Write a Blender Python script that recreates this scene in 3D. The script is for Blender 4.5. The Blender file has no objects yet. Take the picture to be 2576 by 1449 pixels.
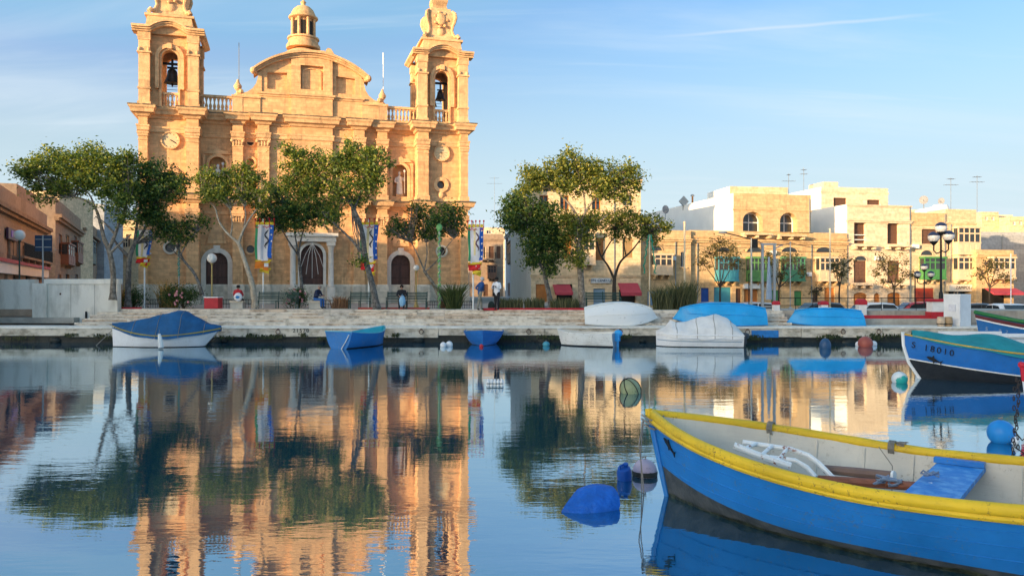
import bpy, bmesh, math, random
from mathutils import Vector, Matrix, noise
R = math.radians
# ---------------------------------------------------------------- camera, sky, sun, exposure
F, CX, HZ, EYE = 2003.0, 1288.0, 728.0, 2.54      # a 28 mm view, 2576 x 1449 measuring frame
scene = bpy.context.scene
COL = scene.collection
cam = bpy.data.cameras.new('camera'); cam.lens = 36 * F / 2576; cam.sensor_width = 36
cam.shift_y = -(724.5 - HZ) / 2576; cam.clip_end = 3000; cam.clip_start = 0.1
camo = bpy.data.objects.new('camera', cam); COL.objects.link(camo)
camo.location = (0, 0, EYE); camo.rotation_euler = (R(90), 0, 0)
scene.camera = camo
SUN_AZ, SUN_EL = math.atan2(-.73, -.68), R(7.0)
sdir = Vector((math.sin(SUN_AZ) * math.cos(SUN_EL), math.cos(SUN_AZ) * math.cos(SUN_EL), math.sin(SUN_EL)))
sl = bpy.data.lights.new('sun', 'SUN'); sl.energy = 3.2; sl.angle = R(0.6); sl.color = (1.0, .68, .37)
so = bpy.data.objects.new('sun', sl); COL.objects.link(so)
so.rotation_euler = (-sdir).to_track_quat('-Z', 'Y').to_euler()
scene.view_settings.view_transform = 'Standard'; scene.view_settings.look = 'None'
scene.view_settings.gamma = 1.0; scene.view_settings.exposure = 1.66
SKY = 0.15
world = bpy.data.worlds.new('World'); scene.world = world; world.use_nodes = True
def build_world():
    nt = world.node_tree; N = nt.nodes; L = nt.links
    for n in list(N): N.remove(n)
    out = N.new('ShaderNodeOutputWorld'); bg = N.new('ShaderNodeBackground')
    sky = N.new('ShaderNodeTexSky'); sky.sky_type = 'NISHITA'; sky.sun_disc = False
    sky.sun_elevation = SUN_EL; sky.sun_rotation = SUN_AZ; sky.air_density = 1.0; sky.dust_density = 5.0; sky.ozone_density = 3.0
    tc = N.new('ShaderNodeTexCoord'); sep = N.new('ShaderNodeSeparateXYZ'); L.new(tc.outputs['Generated'], sep.inputs[0])
    def math_(op, a, b=None, clamp=False):
        m = N.new('ShaderNodeMath'); m.operation = op; m.use_clamp = clamp
        for i, q in enumerate((a, b)):
            if q is None: continue
            if isinstance(q, (int, float)): m.inputs[i].default_value = q
            else: L.new(q, m.inputs[i])
        return m.outputs[0]
    den = math_('ADD', math_('MAXIMUM', sep.outputs[2], 0.0), 0.12)
    cmb = N.new('ShaderNodeCombineXYZ')
    L.new(math_('DIVIDE', sep.outputs[0], den), cmb.inputs[0]); L.new(math_('DIVIDE', sep.outputs[1], den), cmb.inputs[1])
    def cirrus(rot, sc, nscale, lo, hi, det):
        mp = N.new('ShaderNodeMapping'); mp.inputs['Rotation'].default_value = (0, 0, rot); mp.inputs['Scale'].default_value = sc
        L.new(cmb.outputs[0], mp.inputs[0])
        nz = N.new('ShaderNodeTexNoise'); nz.inputs['Scale'].default_value = nscale; nz.inputs['Detail'].default_value = det
        nz.inputs['Roughness'].default_value = .55; nz.inputs['Distortion'].default_value = .6
        L.new(mp.outputs[0], nz.inputs[0])
        mr = N.new('ShaderNodeMapRange'); mr.interpolation_type = 'SMOOTHSTEP'
        mr.inputs[1].default_value = lo; mr.inputs[2].default_value = hi
        L.new(nz.outputs[0], mr.inputs[0]); return mr.outputs[0]
    c1 = cirrus(R(18), (.35, 1.3, 1), 1.1, .48, .80, 7)
    c2 = cirrus(R(-6), (.5, 3.2, 1), 1.7, .55, .85, 6)
    cl = math_('ADD', math_('MULTIPLY', c1, .45), math_('MULTIPLY', c2, .30), True)
    # low sky whitens towards the horizon everywhere
    hz = N.new('ShaderNodeMapRange'); hz.interpolation_type = 'SMOOTHSTEP'; L.new(sep.outputs[2], hz.inputs[0])
    hz.inputs[1].default_value = .0; hz.inputs[2].default_value = .36; hz.inputs[3].default_value = 1.0; hz.inputs[4].default_value = .0
    fac = math_('MAXIMUM', hz.outputs[0], 0.0)
    sm = N.new('ShaderNodeMixRGB'); sm.blend_type = 'MULTIPLY'; sm.inputs[0].default_value = 1.0
    sm.inputs[2].default_value = (1, 1, 1, 1); L.new(sky.outputs[0], sm.inputs[1])
    m1 = N.new('ShaderNodeMixRGB'); m1.blend_type = 'LIGHTEN'; L.new(fac, m1.inputs[0]); L.new(sm.outputs[0], m1.inputs[1]); m1.inputs[2].default_value = (1.58, 1.92, 2.12, 1)
    mf = N.new('ShaderNodeMixRGB'); mf.blend_type = 'LIGHTEN'; mf.inputs[0].default_value = 1.0; L.new(m1.outputs[0], mf.inputs[1]); mf.inputs[2].default_value = (.58, 1.14, 1.74, 1)
    m2 = N.new('ShaderNodeMixRGB'); L.new(cl, m2.inputs[0]); L.new(mf.outputs[0], m2.inputs[1]); m2.inputs[2].default_value = (1.8, 2.0, 2.15, 1)
    # a condensation trail: thin great-circle streak across the upper right sky
    d1 = Vector((1690 - CX, F, HZ - 92)).normalized(); d2 = Vector((2330 - CX, F, HZ - 38)).normalized(); nn = d1.cross(d2).normalized(); tt = (d2 - d1).normalized(); md = (d1 + d2).normalized()
    def dot_(v, off):
        q = N.new('ShaderNodeVectorMath'); q.operation = 'DOT_PRODUCT'; L.new(tc.outputs['Generated'], q.inputs[0]); q.inputs[1].default_value = v; return math_('SUBTRACT', q.outputs['Value'], off)
    wob = N.new('ShaderNodeTexNoise'); wob.inputs['Scale'].default_value = 9; L.new(tc.outputs['Generated'], wob.inputs[0])
    ac = math_('ABSOLUTE', math_('ADD', dot_(nn, 0), math_('MULTIPLY', math_('SUBTRACT', wob.outputs[0], .5), .006)))
    a1 = N.new('ShaderNodeMapRange'); a1.interpolation_type = 'SMOOTHSTEP'; L.new(ac, a1.inputs[0]); a1.inputs[1].default_value = 0; a1.inputs[2].default_value = .0030; a1.inputs[3].default_value = 1; a1.inputs[4].default_value = 0
    a2 = N.new('ShaderNodeMapRange'); a2.interpolation_type = 'SMOOTHSTEP'; L.new(math_('ABSOLUTE', dot_(tt, tt.dot(md))), a2.inputs[0]); a2.inputs[1].default_value = .06; a2.inputs[2].default_value = .17; a2.inputs[3].default_value = 1; a2.inputs[4].default_value = 0
    m3 = N.new('ShaderNodeMixRGB'); L.new(math_('MULTIPLY', math_('MULTIPLY', a1.outputs[0], a2.outputs[0]), .34), m3.inputs[0]); L.new(m2.outputs[0], m3.inputs[1]); m3.inputs[2].default_value = (1.9, 2.0, 2.1, 1); m2 = m3
    L.new(m2.outputs[0], bg.inputs[0]); bg.inputs[1].default_value = SKY
    L.new(bg.outputs[0], out.inputs[0])
build_world()

# ---------------------------------------------------------------- helpers
def at(px, py, Y):
    "a point of the place at distance Y whose direction was measured as (px, py)"
    return Vector(((px - CX) / F * Y, Y, EYE - (py - HZ) / F * Y))
def gx(px, Y): return (px - CX) / F * Y
def gz(py, Y): return EYE - (py - HZ) / F * Y
class MB:
    def __init__(s, off=(0, 0, 0)): s.v = []; s.f = []; s.off = off
    def add(s, vs, fs):
        b = len(s.v); s.v += [tuple(v) for v in vs]; s.f += [tuple(b + i for i in f) for f in fs]; return s
    def quad(s, a, b, c, d): return s.add((a, b, c, d), ((0, 1, 2, 3),))
    def box(s, x0, x1, y0, y1, z0, z1):
        return s.add([(x, y, z) for z in (z0, z1) for y in (y0, y1) for x in (x0, x1)],
                     [(0, 2, 3, 1), (4, 5, 7, 6), (0, 1, 5, 4), (2, 6, 7, 3), (0, 4, 6, 2), (1, 3, 7, 5)])
    def prism(s, poly, y0, y1):          # poly in (x, z), extruded along y
        n = len(poly); vs = [(x, y0, z) for x, z in poly] + [(x, y1, z) for x, z in poly]
        return s.add(vs, [tuple(range(n)), tuple(range(2 * n - 1, n - 1, -1))] + [(i, i + n, (i + 1) % n + n, (i + 1) % n) for i in range(n)])
    def slab(s, poly, z0, z1):           # poly in (x, y), extruded up
        n = len(poly); vs = [(x, y, z0) for x, y in poly] + [(x, y, z1) for x, y in poly]
        return s.add(vs, [tuple(range(n - 1, -1, -1)), tuple(range(n, 2 * n))] + [(i, (i + 1) % n, (i + 1) % n + n, i + n) for i in range(n)])
    def lathe(s, prof, cx=0, cy=0, cz=0, n=12, rot=0):
        vs = []; fs = []; m = len(prof)
        for r, z in prof:
            for k in range(n):
                a = rot + 2 * math.pi * k / n; vs.append((cx + r * math.cos(a), cy + r * math.sin(a), cz + z))
        for i in range(m - 1):
            for k in range(n):
                fs.append((i * n + k, i * n + (k + 1) % n, (i + 1) * n + (k + 1) % n, (i + 1) * n + k))
        fs.append(tuple(range(n - 1, -1, -1))); fs.append(tuple((m - 1) * n + k for k in range(n)))
        return s.add(vs, fs)
    def tube(s, pts, rad, n=6, ry=None):
        pts = [Vector(p) for p in pts]; m = len(pts); vs = []; fs = []
        if isinstance(rad, (int, float)): rad = [rad] * m
        ref = None
        for i in range(m):
            t = (pts[min(i + 1, m - 1)] - pts[max(i - 1, 0)])
            t = t.normalized() if t.length > 1e-9 else Vector((0, 0, 1))
            if ref is None:
                ref = Vector((0, 0, 1)) if abs(t.z) < .9 else Vector((1, 0, 0))
            a = t.cross(ref)
            if a.length < 1e-4: a = t.cross(Vector((.3, 1, .2)))
            a.normalize(); b = a.cross(t).normalized(); ref = b
            for k in range(n):
                q = 2 * math.pi * k / n
                vs.append(pts[i] + (a * math.cos(q) + b * math.sin(q) * (1 if ry is None else ry)) * rad[i])
        for i in range(m - 1):
            for k in range(n):
                fs.append((i * n + k, i * n + (k + 1) % n, (i + 1) * n + (k + 1) % n, (i + 1) * n + k))
        fs.append(tuple(range(n - 1, -1, -1))); fs.append(tuple((m - 1) * n + k for k in range(n)))
        return s.add(vs, fs)
    def ell(s, c, r, nu=12, nv=8):
        prof = []
        vs = []; fs = []
        for i in range(nv + 1):
            t = math.pi * i / nv
            for k in range(nu):
                a = 2 * math.pi * k / nu
                vs.append((c[0] + r[0] * math.sin(t) * math.cos(a), c[1] + r[1] * math.sin(t) * math.sin(a), c[2] - r[2] * math.cos(t)))
        for i in range(nv):
            for k in range(nu):
                fs.append((i * nu + k, i * nu + (k + 1) % nu, (i + 1) * nu + (k + 1) % nu, (i + 1) * nu + k))
        return s.add(vs, fs)
    def grid(s, rows, close=False):
        n = len(rows[0]); vs = [p for r in rows for p in r]; fs = []
        for i in range(len(rows) - 1):
            for k in range(n if close else n - 1):
                fs.append((i * n + k, i * n + (k + 1) % n, (i + 1) * n + (k + 1) % n, (i + 1) * n + k))
        return s.add(vs, fs)
    def hole(s, x0, x1, z0, z1, poly, y, depth):
        "wall rectangle at y with a star-shaped opening poly (x, z) and reveals going in by depth"
        cx = sum(p[0] for p in poly) / len(poly); cz = sum(p[1] for p in poly) / len(poly)
        pts = []
        n = len(poly)
        for i in range(n): pts.append((poly[i], math.atan2(poly[i][1] - cz, poly[i][0] - cx)))
        for (qx, qz) in ((x0, z0), (x1, z0), (x1, z1), (x0, z1)):
            a = math.atan2(qz - cz, qx - cx); d = (math.cos(a), math.sin(a)); best = None
            for i in range(n):
                p, q = poly[i], poly[(i + 1) % n]; ex, ez = q[0] - p[0], q[1] - p[1]
                den = d[0] * ez - d[1] * ex
                if abs(den) < 1e-12: continue
                t = ((p[0] - cx) * ez - (p[1] - cz) * ex) / den; w = ((p[0] - cx) * d[1] - (p[1] - cz) * d[0]) / den
                if t > 0 and -1e-9 <= w <= 1 + 1e-9: best = (cx + d[0] * t, cz + d[1] * t)
            if best: pts.append((best, a))
        pts.sort(key=lambda q: q[1]); inn = []; out = []
        for (p, a) in pts:
            d = (math.cos(a), math.sin(a)); t = 1e9
            if d[0] > 1e-9: t = min(t, (x1 - cx) / d[0])
            if d[0] < -1e-9: t = min(t, (x0 - cx) / d[0])
            if d[1] > 1e-9: t = min(t, (z1 - cz) / d[1])
            if d[1] < -1e-9: t = min(t, (z0 - cz) / d[1])
            inn.append((p[0], y, p[1])); out.append((cx + d[0] * t, y, cz + d[1] * t))
        m = len(inn); s.add(inn + out, [(i, i + m, (i + 1) % m + m, (i + 1) % m) for i in range(m)])
        if depth: s.add(inn + [(p[0], y + depth, p[2]) for p in inn], [(i, (i + 1) % m, (i + 1) % m + m, i + m) for i in range(m)])
        return s
    def sweep(s, path, prof):            # axis-aligned plan path (x, y), prof (outward, z)
        rows = []
        n = len(path)
        def nrm(i):
            dx, dy = path[i + 1][0] - path[i][0], path[i + 1][1] - path[i][1]; l = math.hypot(dx, dy); return (dy / l, -dx / l)
        for p, z in prof:
            row = []
            for i in range(n):
                if i == 0: o = nrm(0)
                elif i == n - 1: o = nrm(n - 2)
                else:
                    a, b = nrm(i - 1), nrm(i); o = (a[0] + b[0], a[1] + b[1])
                    if abs(a[0] * b[0] + a[1] * b[1]) > .5: o = a
                row.append((path[i][0] + o[0] * p, path[i][1] + o[1] * p, z))
            rows.append(row)
        return s.grid(rows)
    def mesh(s, name, mat, smooth=False, ang=40):
        me = bpy.data.meshes.new(name); ox, oy, oz = s.off
        me.from_pydata([(v[0] - ox, v[1] - oy, v[2] - oz) for v in s.v], [], s.f); me.update()
        if smooth:
            me.polygons.foreach_set('use_smooth', [True] * len(me.polygons)); me.set_sharp_from_angle(angle=R(ang))
        for m in (mat if isinstance(mat, (list, tuple)) else [mat]): me.materials.append(m)
        return me
    def build(s, name, mat, parent=None, smooth=False, ang=40):
        return link(name, s.mesh(name, mat, smooth, ang), parent)
def link(name, me, parent=None, loc=None, rot=None):
    o = bpy.data.objects.new(name, me); COL.objects.link(o); o.parent = parent
    if loc is not None: o.location = loc
    if rot is not None: o.rotation_euler = rot
    return o
def tag(o, label=None, cat=None, group=None, kind=None):
    if label: o['label'] = label
    if cat: o['category'] = cat
    if group: o['group'] = group
    if kind: o['kind'] = kind
    return o
def thing(name, label, cat, loc=(0, 0, 0), rz=0, group=None, rot=None):
    o = bpy.data.objects.new(name, None); COL.objects.link(o); o.location = loc
    o.rotation_euler = rot if rot else (0, 0, rz); o.empty_display_size = .3
    return tag(o, label, cat, group)
def copy_tree(o, parent=None):
    c = o.copy(); COL.objects.link(c); c.parent = parent
    for ch in list(o.children): copy_tree(ch, c)
    return c
def arch(c, hw, zb, zs, rise=None, n=12):
    "closed (x, z) outline of an arched opening"
    rise = hw if rise is None else rise
    return [(c - hw, zb), (c + hw, zb)] + [(c + hw * math.cos(math.pi * i / n), zs + rise * math.sin(math.pi * i / n)) for i in range(n + 1)]
def circ(c, z, r, n=16, rz=None): return [(c + r * math.cos(2 * math.pi * (i + .5) / n), z + (rz or r) * math.sin(2 * math.pi * (i + .5) / n)) for i in range(n)]
def rect(x0, x1, z0, z1): return [(x0, z0), (x1, z0), (x1, z1), (x0, z1)]
def ring(mb, outer, inner, y0, y1):
    n = len(outer); vs = [(x, y0, z) for x, z in outer] + [(x, y0, z) for x, z in inner] + [(x, y1, z) for x, z in outer] + [(x, y1, z) for x, z in inner]
    fs = []
    for i in range(n):
        j = (i + 1) % n; fs += [(i, j, j + n, i + n), (i, i + 2 * n, j + 2 * n, j), (i + n, j + n, j + 3 * n, i + 3 * n)]
    return mb.add(vs, fs)
def band(mb, outer, inner, y0, y1):      # open ring (arch mouldings)
    n = len(outer); vs = [(x, y0, z) for x, z in outer] + [(x, y0, z) for x, z in inner] + [(x, y1, z) for x, z in outer] + [(x, y1, z) for x, z in inner]
    fs = [(0, n, 3 * n, 2 * n), (n - 1, 3 * n - 1, 4 * n - 1, 2 * n - 1)]
    for i in range(n - 1):
        j = i + 1; fs += [(i, j, j + n, i + n), (i, i + 2 * n, j + 2 * n, j), (i + n, j + n, j + 3 * n, i + 3 * n), (i + 2 * n, i + 3 * n, j + 3 * n, j + 2 * n)]
    return mb.add(vs, fs)
def arcpts(c, hw, zb, zs, n=12, rise=None):
    rise = hw if rise is None else rise
    return [(c + hw, zb)] + [(c + hw * math.cos(math.pi * i / n), zs + rise * math.sin(math.pi * i / n)) for i in range(n + 1)] + [(c - hw, zb)]

# ---------------------------------------------------------------- materials
MAT = {}
def mat(name, col, rough=.7, var=.16, scale=2.5, bump=.12, bscale=18, metal=0, col2=None, spec=.4, lo=.42, hi=.62, emit=0, trans=0, streak=0, coat=0, sub=0, dist=.05):
    if name in MAT: return MAT[name]
    m = bpy.data.materials.new(name); m.use_nodes = True; nt = m.node_tree; N = nt.nodes; L = nt.links
    b = N['Principled BSDF']; b.inputs['Roughness'].default_value = rough; b.inputs['Metallic'].default_value = metal
    b.inputs['Specular IOR Level'].default_value = spec
    tc = N.new('ShaderNodeTexCoord')
    nz = N.new('ShaderNodeTexNoise'); nz.inputs['Scale'].default_value = scale; nz.inputs['Detail'].default_value = 6; nz.inputs['Roughness'].default_value = .62
    if streak:
        mp = N.new('ShaderNodeMapping'); mp.inputs['Scale'].default_value = (1, 1, 1 / streak); L.new(tc.outputs['Object'], mp.inputs[0]); L.new(mp.outputs[0], nz.inputs[0])
    else: L.new(tc.outputs['Object'], nz.inputs[0])
    cr = N.new('ShaderNodeMapRange'); cr.inputs[1].default_value = lo if col2 else .3; cr.inputs[2].default_value = hi if col2 else .7; L.new(nz.outputs[0], cr.inputs[0])
    mx = N.new('ShaderNodeMixRGB'); L.new(cr.outputs[0], mx.inputs[0])
    if col2: a, c = col, col2
    else: a = [k * (1 - var) for k in col]; c = [min(1, k * (1 + var)) for k in col]
    mx.inputs[1].default_value = (*a, 1); mx.inputs[2].default_value = (*c, 1)
    L.new(mx.outputs[0], b.inputs['Base Color'])
    if bump:
        n2 = N.new('ShaderNodeTexNoise'); n2.inputs['Scale'].default_value = bscale; n2.inputs['Detail'].default_value = 5; L.new(tc.outputs['Object'], n2.inputs[0])
        bp = N.new('ShaderNodeBump'); bp.inputs['Strength'].default_value = bump; bp.inputs['Distance'].default_value = dist
        L.new(n2.outputs[0], bp.inputs['Height']); L.new(bp.outputs[0], b.inputs['Normal'])
    if emit: b.inputs['Emission Color'].default_value = (*col, 1); b.inputs['Emission Strength'].default_value = emit
    if trans: b.inputs['Transmission Weight'].default_value = trans
    if coat: b.inputs['Coat Weight'].default_value = coat
    MAT[name] = m; return m
def stone(name, col, bw=.9, bh=.3, mort=.012, vr=.16, stain=.35, dark=(.10, .08, .06), rough=.9, bump=.35):
    "coursed limestone: faint block-to-block colour, joints, weather stains"
    if name in MAT: return MAT[name]
    m = bpy.data.materials.new(name); m.use_nodes = True; nt = m.node_tree; N = nt.nodes; L = nt.links
    b = N['Principled BSDF']; b.inputs['Roughness'].default_value = rough; b.inputs['Specular IOR Level'].default_value = .2
    tc = N.new('ShaderNodeTexCoord'); sp = N.new('ShaderNodeSeparateXYZ'); L.new(tc.outputs['Object'], sp.inputs[0])
    ad = N.new('ShaderNodeMath'); ad.operation = 'ADD'; L.new(sp.outputs[0], ad.inputs[0]); L.new(sp.outputs[1], ad.inputs[1])
    cm = N.new('ShaderNodeCombineXYZ'); L.new(ad.outputs[0], cm.inputs[0]); L.new(sp.outputs[2], cm.inputs[1])
    br = N.new('ShaderNodeTexBrick'); L.new(cm.outputs[0], br.inputs[0]); br.inputs['Scale'].default_value = 1.0
    br.inputs['Brick Width'].default_value = bw; br.inputs['Row Height'].default_value = bh; br.inputs['Mortar Size'].default_value = mort
    br.inputs['Color1'].default_value = (*[k * (1 - vr) for k in col], 1); br.inputs['Color2'].default_value = (*[min(1, k * (1 + vr * .6)) for k in col], 1)
    br.inputs['Mortar'].default_value = (*[k * .78 for k in col], 1); br.inputs['Mortar Smooth'].default_value = .3
    nz = N.new('ShaderNodeTexNoise'); nz.inputs['Scale'].default_value = .55; nz.inputs['Detail'].default_value = 8; nz.inputs['Roughness'].default_value = .7
    L.new(tc.outputs['Object'], nz.inputs[0])
    mr = N.new('ShaderNodeMapRange'); mr.inputs[1].default_value = .52; mr.inputs[2].default_value = .8; L.new(nz.outputs[0], mr.inputs[0])
    st = N.new('ShaderNodeMath'); st.operation = 'MULTIPLY'; L.new(mr.outputs[0], st.inputs[0]); st.inputs[1].default_value = stain
    mx = N.new('ShaderNodeMixRGB'); L.new(st.outputs[0], mx.inputs[0]); L.new(br.outputs[0], mx.inputs[1]); mx.inputs[2].default_value = (*dark, 1)
    mp = N.new('ShaderNodeMapping'); mp.inputs['Scale'].default_value = (1.6, 1.6, .16); L.new(tc.outputs['Object'], mp.inputs[0])
    n5 = N.new('ShaderNodeTexNoise'); n5.inputs['Scale'].default_value = 1.5; n5.inputs['Detail'].default_value = 7; n5.inputs['Roughness'].default_value = .65; L.new(mp.outputs[0], n5.inputs[0])
    m5 = N.new('ShaderNodeMapRange'); m5.inputs[1].default_value = .54; m5.inputs[2].default_value = .74; m5.inputs[4].default_value = stain * .8; L.new(n5.outputs[0], m5.inputs[0])
    mx5 = N.new('ShaderNodeMixRGB'); L.new(m5.outputs[0], mx5.inputs[0]); L.new(mx.outputs[0], mx5.inputs[1]); mx5.inputs[2].default_value = (*dark, 1); mx = mx5
    n3 = N.new('ShaderNodeTexNoise'); n3.inputs['Scale'].default_value = 3.2; n3.inputs['Detail'].default_value = 6; L.new(tc.outputs['Object'], n3.inputs[0])
    m3 = N.new('ShaderNodeMapRange'); m3.inputs[1].default_value = .3; m3.inputs[2].default_value = .7; m3.inputs[3].default_value = .8; m3.inputs[4].default_value = 1.12; L.new(n3.outputs[0], m3.inputs[0])
    mm = N.new('ShaderNodeMixRGB'); mm.blend_type = 'MULTIPLY'; mm.inputs[0].default_value = 1; L.new(mx.outputs[0], mm.inputs[1]); L.new(m3.outputs[0], mm.inputs[2])
    L.new(mm.outputs[0], b.inputs['Base Color'])
    n4 = N.new('ShaderNodeTexNoise'); n4.inputs['Scale'].default_value = 9; n4.inputs['Detail'].default_value = 6; L.new(tc.outputs['Object'], n4.inputs[0])
    hs = N.new('ShaderNodeMath'); hs.operation = 'MULTIPLY_ADD'; L.new(br.outputs['Fac'], hs.inputs[0]); hs.inputs[1].default_value = -.5; L.new(n4.outputs[0], hs.inputs[2])
    bp = N.new('ShaderNodeBump'); bp.inputs['Strength'].default_value = bump; bp.inputs['Distance'].default_value = .06
    L.new(hs.outputs[0], bp.inputs['Height']); L.new(bp.outputs[0], b.inputs['Normal'])
    MAT[name] = m; return m
def leafmat(name, c1, c2, c3, tl=.35):
    if name in MAT: return MAT[name]
    m = bpy.data.materials.new(name); m.use_nodes = True; nt = m.node_tree; N = nt.nodes; L = nt.links
    b = N['Principled BSDF']; b.inputs['Roughness'].default_value = .5; b.inputs['Specular IOR Level'].default_value = .35
    g = N.new('ShaderNodeNewGeometry'); cr = N.new('ShaderNodeValToRGB'); L.new(g.outputs['Random Per Island'], cr.inputs[0])
    e = cr.color_ramp.elements; e[0].position = 0; e[0].color = (*c1, 1); e[1].position = 1; e[1].color = (*c3, 1)
    q = cr.color_ramp.elements.new(.72); q.color = (*c2, 1)
    L.new(cr.outputs[0], b.inputs['Base Color'])
    t = N.new('ShaderNodeBsdfTranslucent'); mx = N.new('ShaderNodeMixShader'); mx.inputs[0].default_value = tl
    m2 = N.new('ShaderNodeMixRGB'); m2.blend_type = 'MULTIPLY'; m2.inputs[0].default_value = 1; L.new(cr.outputs[0], m2.inputs[1]); m2.inputs[2].default_value = (1.5, 1.35, .5, 1)
    L.new(m2.outputs[0], t.inputs[0]); L.new(b.outputs[0], mx.inputs[1]); L.new(t.outputs[0], mx.inputs[2])
    L.new(mx.outputs[0], N['Material Output'].inputs[0])
    MAT[name] = m; return m
def paint(name, col, chip=(.20, .17, .14), amt=.5, rough=.45, scum=None, vary=.14, bump=.2):
    "brushed, sun-bleached boat paint with chips, streaks and scuffs"
    if name in MAT: return MAT[name]
    m = bpy.data.materials.new(name); m.use_nodes = True; nt = m.node_tree; N = nt.nodes; L = nt.links; b = N['Principled BSDF']; b.inputs['Specular IOR Level'].default_value = .4
    tc = N.new('ShaderNodeTexCoord')
    def nz(sc, s, det, rg=.6):
        mp = N.new('ShaderNodeMapping'); mp.inputs['Scale'].default_value = sc; L.new(tc.outputs['Object'], mp.inputs[0])
        n = N.new('ShaderNodeTexNoise'); n.inputs['Scale'].default_value = s; n.inputs['Detail'].default_value = det; n.inputs['Roughness'].default_value = rg; L.new(mp.outputs[0], n.inputs[0]); return n.outputs[0]
    def rng(v, a, b_, c, d):
        r = N.new('ShaderNodeMapRange'); L.new(v, r.inputs[0]); r.inputs[1].default_value = a; r.inputs[2].default_value = b_; r.inputs[3].default_value = c; r.inputs[4].default_value = d; return r.outputs[0]
    def mix(f, a, c):
        q = N.new('ShaderNodeMixRGB')
        L.new(f, q.inputs[0])
        for i, k in ((1, a), (2, c)):
            if isinstance(k, tuple): q.inputs[i].default_value = (*k, 1)
            else: L.new(k, q.inputs[i])
        return q.outputs[0]
    big = nz((1, 1, 1), 1.1, 5); brush = nz((.5, 1, 7), 5, 4); vert = nz((5, 5, .5), 2.2, 5); fine = nz((1, 1, 1), 26, 5, .7); zone = nz((1, 1, 1), 2.6, 3)
    lt = tuple(min(1, k * (1 + vary) + .005) for k in col); dk = tuple(k * (1 - vary * 1.2) for k in col)
    c = mix(rng(big, .35, .65, 0, 1), dk, lt); c = mix(rng(brush, .45, .75, 0, .35), c, tuple(min(1, k * .95 + .015) for k in col)); c = mix(rng(vert, .58, .78, 0, .35), c, tuple(k * .6 + .006 for k in col))
    mm = N.new('ShaderNodeMath'); mm.operation = 'MULTIPLY'; L.new(rng(fine, .57, .60, 0, 1), mm.inputs[0]); L.new(rng(zone, .50, .62, 0, amt), mm.inputs[1])
    c = mix(mm.outputs[0], c, chip); L.new(c, b.inputs['Base Color']); L.new(rng(big, .3, .7, rough - .1, rough + .15), b.inputs['Roughness'])
    bp = N.new('ShaderNodeBump'); bp.inputs['Strength'].default_value = bump; bp.inputs['Distance'].default_value = .02; L.new(brush, bp.inputs['Height']); L.new(bp.outputs[0], b.inputs['Normal'])
    MAT[name] = m; return m
def water_mat():
    m = bpy.data.materials.new('harbour_water'); m.use_nodes = True; nt = m.node_tree; N = nt.nodes; L = nt.links
    for n in list(N): N.remove(n)
    out = N.new('ShaderNodeOutputMaterial'); d = N.new('ShaderNodeBsdfDiffuse'); d.inputs[0].default_value = (.003, .055, .10, 1)
    gl = N.new('ShaderNodeBsdfGlossy'); gl.inputs['Roughness'].default_value = .012; gl.inputs[0].default_value = (.84, .95, 1.0, 1)
    geo = N.new('ShaderNodeNewGeometry')
    def nz(sc, s, det, r=0):
        mp = N.new('ShaderNodeMapping'); mp.inputs['Scale'].default_value = sc; mp.inputs['Rotation'].default_value = (0, 0, r); L.new(geo.outputs['Position'], mp.inputs[0])
        n = N.new('ShaderNodeTexNoise'); n.inputs['Scale'].default_value = s; n.inputs['Detail'].default_value = det; L.new(mp.outputs[0], n.inputs[0]); return n.outputs[0]
    a = nz((.55, 1.5, 1), 1.7, 3, .06); b2 = nz((.8, 2.6, 1), 5.0, 2, -.05); c = nz((.35, .7, 1), .35, 2)
    def M_(op, x, y):
        q = N.new('ShaderNodeMath'); q.operation = op
        for i, k in enumerate((x, y)):
            if isinstance(k, (int, float)): q.inputs[i].default_value = k
            else: L.new(k, q.inputs[i])
        return q.outputs[0]
    mr = N.new('ShaderNodeMapRange'); L.new(c, mr.inputs[0]); mr.inputs[1].default_value = .4; mr.inputs[2].default_value = .65; mr.inputs[3].default_value = .35; mr.inputs[4].default_value = 1.0
    h = M_('MULTIPLY', M_('ADD', a, M_('MULTIPLY', b2, .30)), mr.outputs[0])
    bp = N.new('ShaderNodeBump'); bp.inputs['Strength'].default_value = 1.0; bp.inputs['Distance'].default_value = .0050; L.new(h, bp.inputs['Height'])
    fr = N.new('ShaderNodeFresnel'); fr.inputs['IOR'].default_value = 1.95; L.new(bp.outputs[0], gl.inputs['Normal']); L.new(bp.outputs[0], fr.inputs['Normal'])
    mx = N.new('ShaderNodeMixShader'); L.new(M_('ADD', M_('MULTIPLY', fr.outputs[0], .58), .42), mx.inputs[0])
    L.new(d.outputs[0], mx.inputs[1]); L.new(gl.outputs[0], mx.inputs[2]); L.new(mx.outputs[0], out.inputs[0])
    return m
LIME = stone('honey_limestone', (.69, .405, .20), .75, .26, vr=.16, stain=.55, dark=(.16, .10, .055))
LIME2 = stone('honey_limestone_moulding', (.70, .43, .22), 1.6, .6, .006, stain=.8, dark=(.12, .085, .055), bump=.5)
PLINTH = stone('pale_worn_plinth_stone', (.62, .55, .44), 1.1, .45, stain=.3)
WHITEST = mat('pale_portal_stone', (.66, .60, .52), .8, .12, 3, .2)
DOORW = mat('dark_brown_door_wood', (.075, .035, .028), .55, .3, 6, .2, streak=5)
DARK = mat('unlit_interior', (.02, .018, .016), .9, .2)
BRONZE = mat('weathered_bronze', (.035, .045, .045), .45, .3, 4, .2, metal=.6)
IRON = mat('black_iron', (.012, .013, .015), .5, .2, metal=.4)
GREYM = mat('galvanised_grey_metal', (.33, .35, .36), .45, .15, metal=.6)
WHITEP = mat('white_paint', (.74, .75, .74), .5, .08, 4, .1)
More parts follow.
